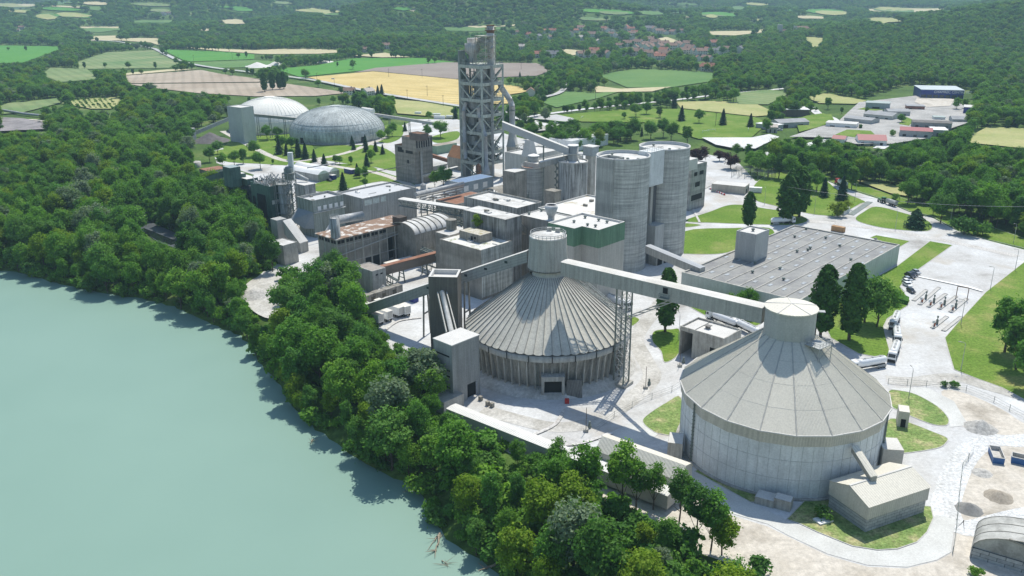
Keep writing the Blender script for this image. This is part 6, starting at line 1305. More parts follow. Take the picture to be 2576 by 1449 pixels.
for kind,what,lst in TL:
    for it in lst:
        x,yb,yt,tx=it; z0=0
        if 'sapling' in tx:
            p_=Vector(ps2[0])*.4+Vector(ps2[1])*.6; p_=Vector((p_.x-.8,p_.y-.8,20)); tree('lime',p_,7,'young tree sapling growing on the wall ledge of the tall grey building'); continue
        p_=PT(x,yb) if yb<260 else P(x,yb,0)
        h_=max(2,zof(x,yb,yt) if yb>=260 else (yb-yt)/2142*math.hypot(p_.y,H)*1.02)
        tree(kind,p_,h_,what+', '+tx,wide={'poplar':1.15,'tall':.95,'bush':1.1,'cedar':1.1,'conifer':1.35,'purple':1.35,'broad':1.1}.get(kind,1.)*(1.25 if 'conifer'==kind and 'broad' in tx else 1))
tr_=[o for o in bpy.data.objects if o.name.startswith('poplar_tree') and 'trio' in o.get('label','')]
for o in tr_: o.scale[0]*=1.25; o.scale[1]*=1.25
# ---- scatter of woods
VX0,VX1=-260,2840
def grid(y0,y1,sp,jit=.45,seed=1):
    r=np.random.default_rng(seed); Y0=np.arange(y0,y1,sp); out=[]
    for yy in Y0:
        half=max(yy*.78,120); xx=np.arange(-half,half,sp); out.append(np.stack([xx+r.uniform(-jit,jit,len(xx))*sp,np.full(len(xx),yy)+r.uniform(-jit,jit,len(xx))*sp],1))
    return np.vstack(out)
BX=[(np.min(np.array(c),0),np.max(np.array(c),0),np.array(c)) for c in CLEAR]
def clearmask(pts,z,h,fr=(0,.45,.85)):
    bad=np.zeros(len(pts),bool)
    for f in fr:
        x,y=Qn(pts[:,0],pts[:,1],z+h*f)
        for lo,hi,poly in BX:
            m_=(x>=lo[0])&(x<=hi[0])&(y>=lo[1])&(y<=hi[1])&~bad
            if m_.any(): ii=np.where(m_)[0]; bad[ii]|=inpoly(x[ii],y[ii],poly)
    if (z+h).size and pts[:,1].max()<630:
        for f in (0,.5,1):
            x,y=Qn(pts[:,0],pts[:,1],z+h*f)
            for q in NOTCH: bad|=inpoly(x,y,q)
    return bad
def infr(pts,z):
    x,y=Qn(pts[:,0],pts[:,1],z+8); return (x>VX0)&(x<VX1)&(y<1800)
HV=[(1288+a/4,b/4,c) for a,b,c in [(320,335,'r'),(150,380,'r'),(265,400,'g'),(395,395,'b'),(410,335,'r'),(590,370,'b'),(635,330,'r'),(700,308,'b'),(800,375,'b'),(705,405,'w'),(870,445,'w'),(910,310,'r'),(960,328,'b'),(1015,335,'g'),(1150,300,'r'),(1195,312,'r'),(1235,348,'r'),(1000,365,'b'),(1050,375,'r'),(1100,392,'g'),(1200,405,'g'),(1200,362,'b'),(1380,312,'g'),(1430,318,'b'),(1550,345,'b'),(1620,345,'b'),(1480,338,'b'),(1710,330,'b'),(1265,455,'b'),(1390,430,'b'),(1360,475,'b'),(1300,482,'b'),(1440,462,'b'),(1520,475,'b'),(1480,500,'b'),(1610,498,'b'),(1665,475,'b'),(1760,472,'b'),(1720,495,'b'),(1400,505,'b'),(1340,512,'b'),(1080,482,'b'),(1160,470,'b'),(1240,510,'b'),(700,575,'b'),(780,580,'b'),(825,555,'r'),(890,572,'b'),(965,577,'b'),(1120,562,'b'),(1190,557,'b'),(1250,562,'b'),(1370,575,'b'),(1440,592,'r'),(1480,602,'r'),(1530,545,'r'),(1540,585,'b'),(1740,538,'b'),(1790,518,'b'),(1850,545,'b'),(1900,555,'b'),(1960,530,'r'),(2050,540,'g'),(2100,545,'g'),(2170,525,'b'),(2290,535,'g'),(2030,465,'r'),(1870,612,'r'),(1950,612,'b'),(2000,622,'b'),(2290,655,'r'),(1900,705,'r'),(1970,715,'r'),(90,500,'w'),(405,590,'g'),(250,582,'r'),(190,965,'b'),(45,345,'b')]]+[(644+1310/4,122,'b'),(644+1090/4,131,'b'),(644+940/4,238,'b'),(644+1130/4,240,'w'),(412,38,'g'),(425,36,'b'),(45,80,'b'),(55,73,'b')]
VIL=[]
hx=np.array([[p_[0],p_[1]] for p_ in HV])
for x,y,c in HV: BX.append((np.array([x-9,y-7.]),np.array([x+9,y+2.]),np.array([(x-9,y-7),(x+9,y-7),(x+9,y+2),(x-9,y+2)])))
IB=[] # industrial zone silhouettes stay clear
BX.append((np.array([1940,212.]),np.array([2445,380.]),np.array([(1960,296),(2040,290),(2100,268),(2300,213),(2440,228),(2445,275),(2430,318),(2345,348),(2240,366),(2150,360),(2080,346),(1960,350),(1940,330)])))
def scatter(y0,y1,sp,hmin,hmax,seed,dens=1.):
    pts=grid(y0,y1,sp,seed=seed); z=T(pts[:,0],pts[:,1]); r=np.random.default_rng(seed+100); h=hmin+(hmax-hmin)*r.random(len(pts))**1.3
    k=infr(pts,z)&~clearmask(pts,z,h)
    if y0<900: k&=~(inpoly(pts[:,0],pts[:,1],RIV)); k&=~((dshore(pts[:,0],pts[:,1])<1.)&(pts[:,1]<700))
    if dens<1: k&=r.random(len(pts))<dens
    return pts[k],z[k],h[k],r
pts,z,h,r=scatter(85,620,6.3,7,18.5,1)
px,py=Qn(pts[:,0],pts[:,1],z+h/2); inview=(px>-20)&(px<2596)&(py>0)&(py<1500)
dist=np.hypot(pts[:,1],H); order=np.argsort(np.where(inview,dist/h,1e9)); near=order[:300]; rest=order[300:]
print('near trees',len(pts),len(near))
for i in near:
    kd=r.random(); x,y=px[i],py[i]
    kind='silver' if kd<.07 else 'lime' if kd<.2 else 'broad'
    col={'silver':'silvery willow like tree','lime':'bright lime green tree','broad':'deep green broadleaf tree'}[kind]
    if x>1890: wh='right of the works'
    elif y>1230: wh='in the bottom wood between the river and the concrete road'
    elif x>1080: wh='in the wood between the river and the ground gallery'
    elif y>860: wh='on the bank strip left of the two grey towers'
    elif x>650: wh='in the wood between the river bend and the trailer yard'
    else: wh='in the dense wood along the left river bank'
    tree(kind,(pts[i,0],pts[i,1],z[i]-.2),h[i],col+' '+wh,'%ss %s'%(col,wh),wide=r.uniform(.72,1.05))
def stuff(name,label,cat,pts,z,h,vi,srcs,wide=None,seed=0):
    r=np.random.default_rng(seed); n_=len(pts); me=bpy.data.meshes.new(name); me.from_pydata(np.column_stack([pts,z]).tolist(),[],[])
    wide=np.ones(n_) if wide is None else wide
    for nm,ty,dat in (('sc','FLOAT_VECTOR',np.column_stack([h*wide,h*wide,h]).astype('f').ravel()),('rz','FLOAT_VECTOR',np.column_stack([np.zeros(n_),np.zeros(n_),r.uniform(0,6.28,n_)]).astype('f').ravel()),('vi','INT',vi.astype('i'))):
        a=me.attributes.new(nm,ty,'POINT'); a.data.foreach_set('vector' if 'VEC' in ty else 'value',dat)
    o=bpy.data.objects.new(name,me); COL.objects.link(o); o['kind']='stuff'; o['label']=label; o['category']=cat
    g=bpy.data.node_groups.new(name,'GeometryNodeTree'); g.interface.new_socket('Geometry',in_out='INPUT',socket_type='NodeSocketGeometry'); g.interface.new_socket('Geometry',in_out='OUTPUT',socket_type='NodeSocketGeometry')
    gi=g.nodes.new('NodeGroupInput'); go=g.nodes.new('NodeGroupOutput'); jn=g.nodes.new('GeometryNodeJoinGeometry')
    def attr(nm,ty): a=g.nodes.new('GeometryNodeInputNamedAttribute'); a.data_type=ty; a.inputs[0].default_value=nm; return a.outputs[0]
    sc,rz,vv=attr('sc','FLOAT_VECTOR'),attr('rz','FLOAT_VECTOR'),attr('vi','INT')
    for k,src in enumerate(srcs):
        ip=g.nodes.new('GeometryNodeInstanceOnPoints'); cmp_=g.nodes.new('FunctionNodeCompare'); cmp_.data_type='INT'; cmp_.operation='EQUAL'; cmp_.inputs[3].default_value=k
        g.links.new(vv,cmp_.inputs[2]); j2=g.nodes.new('GeometryNodeJoinGeometry')
        for ob_ in src[0]:
            oi=g.nodes.new('GeometryNodeObjectInfo'); oi.transform_space='ORIGINAL'; oi.inputs[0].default_value=ob_; g.links.new(oi.outputs['Geometry'],j2.inputs[0])
        tf=g.nodes.new('GeometryNodeTransform'); tf.inputs['Scale'].default_value=(1/src[1],)*3; g.links.new(j2.outputs[0],tf.inputs[0])
        g.links.new(gi.outputs[0],ip.inputs['Points']); g.links.new(cmp_.outputs[0],ip.inputs['Selection']); g.links.new(tf.outputs[0],ip.inputs['Instance']); g.links.new(rz,ip.inputs['Rotation']); g.links.new(sc,ip.inputs['Scale']); g.links.new(ip.outputs[0],jn.inputs[0])
    g.links.new(jn.outputs[0],go.inputs[0]); md=o.modifiers.new('scatter','NODES'); md.node_group=g; return o
src={}
for o in bpy.data.objects:
    if o.name.startswith('crown') and o.type=='MESH' and o.data.name not in src: src[o.data.name]=o
tko=next(o for o in bpy.data.objects if o.name.startswith('trunk') and o.data==TK)
def S(kind): return [([src[m_.name],tko] if kind not in('bush','ybush') else [src[m_.name]],BH[kind]) for m_ in VAR[kind] if m_.name in src]
B6=S('broad')+S('lime')[:1]+S('silver')[:1]+S('conifer')[:1]
def kinds(n_,r,w_=(.13,.05,.02)):
    k=r.integers(0,len(S('broad')),n_); q=r.random(n_); nb=len(S('broad')); k=np.where(q<w_[0],nb,k); k=np.where((q>=w_[0])&(q<w_[0]+w_[1]),nb+1,k); return np.where(q>1-w_[2],nb+2,k)
stuff('riverside_wood','dense mixed green wood left of and behind the works','wood',pts[rest],z[rest],h[rest],kinds(len(rest),r),B6,r.uniform(.75,1.1,len(rest)),1)
p2,z2,h2,r2=scatter(620,1900,9.,8,16,2); stuff('plain_woods','green woods and hedges between the fields of the plain','wood',p2,z2,h2,kinds(len(p2),r2),B6,r2.uniform(.9,1.3,len(p2)),2)
p3,z3,h3,r3=scatter(1900,4300,17,11,19,3); stuff('hill_forest','continuous forest over the nearer hills behind the village','forest',p3,z3,h3,kinds(len(p3),r3,(.05,.02,.01)),B6,r3.uniform(1.3,1.9,len(p3)),3)
p4,z4,h4,r4=scatter(4300,14000,62,16,28,4); stuff('far_forest','blue green forest on the farthest ridges','forest',p4,z4,h4,kinds(len(p4),r4,(.03,.02,0)),B6,r4.uniform(3,4.2,len(p4)),4)
print('stuff',len(rest),len(p2),len(p3),len(p4))
# undergrowth along bank and in the near wood
pu,zu,hu,ru=scatter(85,420,3.6,2.2,6.5,5,.6); ku=(px is None)
sel=(pu[:,0]<90); pu,zu,hu=pu[sel],zu[sel],hu[sel]
stuff('undergrowth','low green shrubs filling the river bank and the wood floor','undergrowth',pu,zu-.3,hu,ru.integers(0,2,len(pu)),S('bush'),ru.uniform(.8,1.3,len(pu)),5)
# orchard rows left, dwarf bushes
r=np.random.default_rng(9); k=0
for i in range(9):
    for j in range(8):
        u,v_=(i+.5)/9,(j+.5)/8; x=170+u*125+v_*20-10; y=250+v_*24+u*2; p_=PT(x,y); 
        if k<300: tree('bush',p_,r.uniform(1.8,2.8),'small shrub in the planted rows of the pale left clearing','orchard shrubs'); k+=1
# ============================================================ HOUSES
M_TR={'r':surf('red tiles',(.33,.135,.09),.3,.3),'b':surf('brown tiles',(.27,.17,.13),.3,.3),'g':surf('grey slates',(.20,.20,.21),.3,.3),'w':surf('pale tiles',(.5,.45,.4),.2,.3)}
M_PLAS=surf('house plaster',(.72,.69,.62),.12,.2)
def house(c):
    r_=root('village_house','x','house'); MB().prism([(-6,-4.5),(6,-4.5),(6,4.5),(-6,4.5)],-1,5.5,False).build('wall',M_PLAS,r_)
    g_=MB(); 
    for x in (-6,6): g_.poly([(x,-4.5,5.5),(x,4.5,5.5),(x,0,8.6)])
    g_.build('gable',M_PLAS,r_)
    rf=MB(); 
    for s_ in (-1,1): rf.add([(-6.5,5.1*s_,5.2),(6.5,5.1*s_,5.2),(6.5,0,8.85),(-6.5,0,8.85)],[(0,1,2,3)])
    ro=rf.build('roof',M_TR[c],r_); MB().box(2,-.4,7.5,2.9,.4,9.9).build('chimney',M_TR['b'],ro)
    for x in (-4,-1,2,4.5):
        for z_ in (1,3.6): MB().box(x-.5,-4.56,z_,x+.5,-4.44,z_+1.3).build('window',M_GLASS,r_)
    MB().box(-2.9,-4.57,-.2,-1.9,-4.43,2).build('door',M_WOODP,r_); return r_
protos={}; cnt={}
zones=lambda x,y: 'upper rows' if y<100 and x>1288 else 'old centre' if x>1540 and y<145 else 'near edge' if x>1288 else 'outlying hamlets'
key=lambda it:(it[2],zones(it[0],it[1]))
for kk in sorted(set(key(i) for i in HV)):
    L_=sorted([i for i in HV if key(i)==kk]); cn={'r':'red roofed house','b':'brown roofed house','g':'grey slate roofed house','w':'pale roofed house'}[kk[0]]
    for n_,(x,y,c) in enumerate(L_):
        if c not in protos: protos[c]=o=house(c)
        else: o=copytree(protos[c])
        p_=PT(x,y); o.location=p_; o.rotation_euler=(0,0,rr_.choice([0,.3,-.4,1.2,1.57,-.9])+rr_.uniform(-.2,.2)); s_=rr_.uniform(.9,1.3)*(1.2 if y<150 and x>1288 else 1); o.scale=(s_*rr_.uniform(.9,1.3),s_,s_)
        pos='leftmost' if n_==0 else 'rightmost' if n_==len(L_)-1 else ORD[n_]+'from left'
        finish(o,(pos+' '+cn+(' in the %s of the far village'%kk[1] if kk[1]!='outlying hamlets' else ' of the outlying hamlets'))if len(L_)>1 else 'only '+cn+' in the %s'%kk[1],'house','village houses')
# chateau
c=PT(2005,88); r_=root('chateau','white chateau with two towers and brown roofs in the far right forest','chateau',tuple(c)); m_=MB(); m_.box(c.x-4,c.y,c.z-3,c.x+26,c.y+12,c.z+14); m_.box(c.x-8,c.y-2,c.z-3,c.x-2,c.y+5,c.z+19); m_.box(c.x-42,c.y+4,c.z-3,c.x-32,c.y+12,c.z+22); m_.box(c.x-60,c.y+4,c.z-3,c.x-8,c.y+12,c.z+7); m_.build('wall',surf('cream wall',(.6,.6,.6)),r_)
m_=MB(); 
for x0,x1,y0,y1,z0 in ((-5,27,-1,13,14),(-61,-7,3,13,7)): m_.add([(c.x+x0,c.y+y0,c.z+z0),(c.x+x1,c.y+y0,c.z+z0),(c.x+x1,c.y+y1,c.z+z0),(c.x+x0,c.y+y1,c.z+z0),(c.x+x0+4,c.y+(y0+y1)/2,c.z+z0+5),(c.x+x1-4,c.y+(y0+y1)/2,c.z+z0+5)],[(0,1,5,4),(2,3,4,5),(1,2,5),(3,0,4)])
m_.build('roof',M_TR['b'],r_)
for i in range(7): m_=MB(); m_.box(c.x+3*i+2,c.y-.1,c.z+7,c.x+3*i+3.2,c.y+.05,c.z+10); m_.build('window',M_GLASS,r_)
# industrial zone
M_GW=surf('zone grey wall',(.42,.43,.42),.15,.3); M_GR=surf('zone grey roof',(.33,.34,.35),.2,.2); M_BR=surf('brown zone wall',(.14,.12,.09),.2,.3); M_BRICK=surf('brick zone wall',(.35,.16,.11),.2,.4)
def zone(label,a,b_,depth,h_,mw,mr,gable=0,doors=2,name='warehouse',off=1932):
    A_=P(off+a[0]/4,a[1]/4); B_=P(off+b_[0]/4,b_[1]/4); e=(B_-A_); L_=e.length; e.normalize(); n2=Vector((-e.y,e.x,0)); 
    if n2.y<0: n2=-n2
    ps=[A_,B_,B_+n2*depth,A_+n2*depth]; r_=root(name,label,'building',(*cen(ps)[:2],0))
    MB().prism(ps,0,h_,False).build('wall',mw,r_)
    o_=[A_-e*.4-n2*.4,B_+e*.4-n2*.4,B_+e*.4+n2*(depth+.4),A_-e*.4+n2*(depth+.4)]
    rf=MB()
    if gable:
        m0,m1=(o_[0]+o_[3])/2,(o_[1]+o_[2])/2; z=lambda p_,zz:(p_.x,p_.y,zz)
        rf.poly([z(o_[0],h_),z(o_[1],h_),z(m1,h_+gable),z(m0,h_+gable)]); rf.poly([z(o_[3],h_),z(o_[2],h_),z(m1,h_+gable),z(m0,h_+gable)])
        g_=MB(); g_.poly([z(ps[0],h_),z(ps[3],h_),z((ps[0]+ps[3])/2,h_+gable-.1)]); g_.poly([z(ps[1],h_),z(ps[2],h_),z((ps[1]+ps[2])/2,h_+gable-.1)]); g_.build('gable',mw,r_)
    else: rf.prism(o_,h_,h_+.4,True,True)
    rf.build('roof',mr,r_)
    for k in range(doors): s0=(k+.3)/doors; onwall(r_,ps[0],ps[1],[(s0,s0+.22/doors*1.4,0,min(3.6,h_*.6))],M_DARK if k%2==0 else M_GLASS,'door')
    return r_,ps
zone('brown walled shed with white roof left of the curved zone road',(175,1172),(410,1174),22,6,M_BR,M_WHITER,0,0)
zone('grey gabled workshop near the parked cars at the left of the industrial zone',(108,1292),(410,1278),16,4.5,M_GW,M_GR,2,2)
zone('long white workshop at the front of the industrial zone',(577,1292),(880,1312),14,4.6,M_WHITER,M_PALE,0,2)
zone('grey workshop with red roof edge behind the long white workshop',(760,1242),(1030,1272),16,5,M_GW,M_GR,1.2,1)
zone('large grey warehouse in the middle of the industrial zone',(955,1200),(1240,1228),20,5,surf('zone cream',(.5,.5,.45),.15),M_GR,2,3)
zone('blue grey shed behind the yellow digger',(975,1110),(1212,1122),16,7,surf('bluish',(.33,.39,.40),.15),surf('green grey roof',(.36,.42,.40),.1),0,1)
zone('pale grey workshop beside the zone road',(1205,1183),(1425,1186),16,5.5,M_GW,M_GR,1.5,2)
zone('small brick office with flat roof',(1392,1116),(1572,1122),14,4.5,M_BRICK,M_GR,0,2)
zone('long dark corrugated shed behind the wine red roof',(1448,1302),(1842,1318),12,6,surf('dark zone wall',(.27,.28,.28),.2),surf('old zone roof',(.17,.16,.15),.3,.3),1.2,4)
zone('big shed with wine red roof at the near side of the industrial zone',(1318,1394),(1642,1412),20,6.5,M_GW,M_REDW,1.5,3)
zone('white roofed annex right of the wine red roofed shed',(1645,1374),(1800,1380),16,5,M_GW,M_WHITER,0,1)
zone('wine red gabled building at the near edge of the industrial zone',(905,1462),(1190,1472),18,4,M_WHITER,M_REDW,3,3)
zone('small wine red roof left of the wine red gabled building',(640,1440),(765,1450),10,3.5,M_WHITER,M_REDW,2,1)
zone('small blue office with flat roof beside the car dealer yard',(1958,1158),(2070,1164),18,7,M_BLUE,M_PALE,0,1)
zone('grey gabled hut in the right car yard',(1850,1246),(2008,1250),12,4,M_GW,M_GR,2,1)
zone('white cabin with flat roof beside parked cars',(1664,1222),(1778,1226),10,3.5,M_WHITER,surf('green grey roof',(.36,.42,.40)),0,2)
zone('cream house at the left edge of the industrial zone',(0,1336),(92,1338),12,4.5,surf('cream wall',(.6,.6,.6)),M_TR['w'],2,2,'house')
zone('long white stand roof beside the sports field',(2450,1292),(2640,1318),12,4,M_GW,M_WHITER,0,0,off=1288)
bb,psb_=zone('large dark navy blue hall with pale roof and white lettering at the forest edge',(1530,1002),(1960,1012),42,10,M_BLUE,surf('pale blue roof',(.50,.56,.57),.15,.05),0,0,'blue_hall')
onwall(bb,psb_[0],psb_[1],[(i/7+.01,i/7+.125,0,5.2) for i in range(7)],M_GLASS,'window')
tc=bpy.data.curves.new('lettering','FONT'); tc.body='CHAMREC CENTRE EST'; tc.size=3.4; tc.extrude=.05; to=bpy.data.objects.new('tmp',tc); COL.objects.link(to); bpy.context.view_layer.update()
tm=bpy.data.meshes.new_from_object(to); bpy.data.objects.remove(to); tm.materials.clear(); tm.materials.append(M_WHITE); lt=bpy.data.objects.new('lettering',tm); COL.objects.link(lt); lt.parent=bb
e=(psb_[1]-psb_[0]).normalized(); pp=psb_[0]+e*12-Vector((-e.y,e.x,0))*.3; lt.matrix_local=Matrix.Translation(Vector((pp.x,pp.y,7.))-Vector(bb['loc0']))@Matrix.Rotation(math.atan2(e.y,e.x),4,'Z')@Matrix.Rotation(R(90),4,'X')
# ============================================================ VEHICLES
def wheels(r_,xs_,w_,rad,wd=.3):
    for x in xs_:
        for s_ in (-1,1):
            m_=MB(); m_.tube((x,s_*(w_/2-wd),rad),(x,s_*w_/2,rad),rad,None,14); wh=m_.build('wheel',M_BLACK,r_)
            m_=MB(); m_.tube((x,s_*(w_/2-.02),rad),(x,s_*(w_/2+.02),rad),rad*.5,None,10); m_.build('rim',M_STEELL,wh)
def cabpart(r_,x0,L_,w_,h_,mat,zb=.9):
    m_=MB(); m_.ext([(x0,zb),(x0+L_,zb),(x0+L_,zb+1.1),(x0+L_-.35,zb+h_-.35),(x0+L_-.7,zb+h_),(x0,zb+h_)],-w_/2,w_/2); m_.build('cab',mat,r_)
    m_=MB(); m_.add([(x0+L_+.02,-w_/2+.15,zb+1.15),(x0+L_+.02,w_/2-.15,zb+1.15),(x0+L_-.3,w_/2-.15,zb+h_-.5),(x0+L_-.3,-w_/2+.15,zb+h_-.5)],[(0,1,2,3)]); m_.build('windscreen',M_GLASS,r_)
    for s_ in (-1,1): m_=MB(); m_.box(x0+.5,s_*(w_/2+.015)-.02,zb+1.2,x0+L_-.5,s_*(w_/2+.015)+.02,zb+h_-.6); m_.build('side_window',M_GLASS,r_); m_=MB(); m_.box(x0+L_-.2,s_*(w_/2+.2)-.12,zb+1.2,x0+L_-.05,s_*(w_/2+.2)+.12,zb+2.1); m_.build('mirror',M_BLACK,r_)
    m_=MB(); m_.box(x0+L_-.02,-w_/2+.1,.45,x0+L_+.12,w_/2-.1,zb+.45); m_.build('bumper',M_BLACK,r_)
def tanker(mat=M_WHITE,tm_=M_TANK,cabm=None):
    r_=root('tanker_truck','x','truck'); m_=MB(); m_.box(-7.6,-.5,.85,7.6,.5,1.15); m_.build('chassis',M_BLACK,r_)
    cabpart(r_,5.6,2.2,2.45,2.8,cabm or mat)
    prof=[(.5,-7.9),(1.0,-7.6),(1.25,-6.8),(1.25,3.6),(1.0,4.4),(.5,4.7)]; n_=20; vs_=[]; 
    for r0,x in prof:
        for i in range(n_): t=2*math.pi*i/n_; vs_.append((x,r0*math.cos(t),2.55+r0*math.sin(t)*1.05-(0 if abs(x+1.5)>4 else .12)))
    m_=MB(); m_.add(vs_,[(k*n_+i,k*n_+(i+1)%n_,(k+1)*n_+(i+1)%n_,(k+1)*n_+i) for k in range(5) for i in range(n_)]+[tuple(range(n_)),tuple(5*n_+i for i in range(n_))]); tk=m_.build('tank',tm_,r_,True)
    m_=MB(); m_.prism([(-6.5,-.35),(3.4,-.35),(3.4,.35),(-6.5,.35)],3.86,3.92,True,True); 
    for x in (-5,-1.5,2): m_.lathe((x,0),[(.35,3.8),(.35,4.1)],10)
    m_.build('catwalk',M_STEELL,tk)
    for x in (-4.3,.4): 
        m_=MB(); m_.add([(x-1.3,-.6,1.6),(x+1.3,-.6,1.6),(x+.3,-.15,.6),(x-.3,-.15,.6),(x-1.3,.6,1.6),(x+1.3,.6,1.6),(x+.3,.15,.6),(x-.3,.15,.6)],[(0,1,2,3),(4,5,6,7),(0,3,7,4),(1,2,6,5)]); m_.build('hopper',tm_,tk)
    wheels(r_,(-6.6,-5.3,-4.,3.8,6.6),2.5,.5); 
    for s_ in (-1,1): m_=MB(); m_.box(-7.3,s_*1.24-.03,.55,-3.2,s_*1.24+.03,1.35); m_.build('side_guard',M_STEELL,r_)
    return r_
TP=tanker(); used=[0]
def put(proto,head,tail,L_,label,group=None,z=0,mk=None):
    global used
    o=proto if not proto.get('used') else copytree(proto); 
    if not proto.get('used'): proto['used']=1
    a,b_=P(*head,z),P(*tail,z); d=(a-b_).normalized(); c=(a+b_)/2; o.location=(c.x,c.y,0); o.rotation_euler=(0,0,math.atan2(d.y,d.x)); o['label']=label
    if L_>15: o.scale=(.82,.95,.95)
    if group: o['group']=group
    return o
TG='white tankers'
put(TP,(2243,833),(2256,802),16,'white tanker lorry last in the queue, nearest the hedge',TG)
put(TP,(2256,869),(2253,837),16,'white tanker lorry in the middle of the queue',TG)
put(TP,(2241,914),(2254,878),16,'white tanker lorry at the head of the queue by the lawn tip',TG)
put(TP,(2150,934),(2215,922),16,'silver white tanker half hidden behind the largest round hall roof',TG)
put(TP,(1792,805),(1838,823),16,'white tanker nearest the lawn behind the loading bay',TG)
put(TP,(1850,823),(1900,848),16,'white tanker close to the hall wall behind the loading bay',TG)
put(TP,(1995,562),(1942,566),16,'white tanker parked under the poplar trio',TG)
tr=tanker(M_RED,M_TANK,M_RED); tr.name='tanker_truck'; put(tr,(2101,461),(2132,475),16,'red cab tanker on the entrance road behind the dark conifer')
wt=tanker(M_WHITE,M_WHITE); put(wt,(1563,775),(1530,762),14,'white truck behind the lattice mast beside the pale building')
# semitrailers
def trailer():
    r_=root('box_trailer','x','trailer'); MB().box(-6.8,-1.27,1.15,6.8,1.27,4.0).build('body',M_WHITE,r_); MB().box(-6.82,-1.29,4.0,6.82,1.29,4.06).build('roof',surf('dirty trailer roof',(.72,.69,.62),.2,.6),r_)
    MB().box(-6.6,-.5,.8,6.6,.5,1.15).build('chassis',M_BLACK,r_); wheels(r_,(3.2,4.5,5.8),2.5,.5); MB().box(6.81,-1.1,1.5,6.86,-.05,3.8).build('rear_door',M_PALE,r_); MB().box(6.81,.05,1.5,6.86,1.1,3.8).build('rear_door',M_PALE,r_)
    for s_ in (-1,1): m_=MB(); m_.box(-4,s_*1-.1,0,-3.8,s_*1+.1,1.1); m_.build('landing_leg',M_BLACK,r_)
    return r_
TRP=trailer()
for i,(a,b_) in enumerate((((954,790),(899,771)),((976,781.5),(922,763)),((1005,772),(951,753)),((1026,771),(974,746)))):
    put(TRP,a,b_,13.6,['white box trailer half under the trees, first from left of four at the dock','white box trailer, second from left of four at the dock','white box trailer, third from left of four at the dock','white box trailer, rightmost of four at the dock'][i],'trailers at the dock',4.)
put(TRP,(1029,647),(977,660),13.6,'white box lorry trailer lying in the shade below the rusty roofed factory',None,4.)
# dock wall behind trailers
m_=MB(); a,b_=P(893,778),P(1000,742); 
for i in range(5): c=a.lerp(b_,i/4); m_.obox(c,(b_-a)[:2],3.,3.,0,4.2)
m_.beam(a+Vector((0,0,3.6)),b_+Vector((0,0,3.6)),2.2,1.); o=m_.build('dock_shelter',M_CONCD); finish(o,'grey concrete dock wall with shelters behind the four white trailers','dock')
o=MB().obox(P(1038,757,0),(UA.x,UA.y),4.5,2.2,0,3).build('blue_skip',M_BLUE); finish(o,'dark blue steel box standing right of the four trailers','container')
# tractor with slurry tank
p_=P(2232,514); hd=P(2213,508)-P(2252,521); hd.normalize(); r_=root('tractor','green tractor with silver slurry tanker on the entrance road','tractor',(0,0,0))
MB().box(1.,-.55,.9,4.,.55,2.).build('bonnet',M_GRN,r_); MB().box(-.6,-.85,1.,1.1,.85,3.1).build('cabin',M_GLASS,r_); MB().box(-.75,-.95,3.1,1.2,.95,3.3).build('cab_roof',M_GRN,r_); wheels(r_,(.1,),2.6,.95,.5); wheels(r_,(3.2,),2.2,.7,.4)
m_=MB(); m_.tube((-9.6,0,2.2),(-2.6,0,2.2),1.15,None,18); m_.build('tank',M_STEELL,r_,True); wheels(r_,(-7.6,-6.),2.6,.65,.5); MB().box(-9.6,-.4,.9,-.6,.4,1.15).build('drawbar',M_BLACK,r_)
r_.location=(p_.x+hd.x*3,p_.y+hd.y*3,0); r_.rotation_euler=(0,0,math.atan2(hd.y,hd.x))
# cars
def car(col,nm):
    r_=root('parked_car','x','car'); m_=MB(); m_.ext([(-2.15,.35),(2.15,.35),(2.15,.75),(1.2,.92),(-1.9,1.0),(-2.15,.85)],-.88,.88); m_.build('body',col,r_)
    m_=MB(); m_.ext([(-1.75,.98),(1.15,.92),(.45,1.42),(-1.3,1.46)],-.76,.76); m_.build('glasshouse',M_GLASS,r_); m_=MB(); m_.ext([(-1.3,1.44),(.45,1.40),(.3,1.5),(-1.2,1.52)],-.72,.72); m_.build('roof',col,r_)
    wheels(r_,(-1.35,1.35),1.78,.33,.2)
    for s_ in (-1,1): m_=MB(); m_.box(2.1,s_*.6-.18,.6,2.18,s_*.6+.18,.76); m_.build('headlight',M_TANK,r_)
    return r_
CP={'white':car(M_WHITE,'white'),'black':car(plain('black paint',(.02,.02,.025),.2),'b'),'silver':car(plain('silver paint',(.42,.44,.46),.25,.5),'s'),'blue':car(M_BLUEL,'bl'),'red':car(M_RED,'r')}
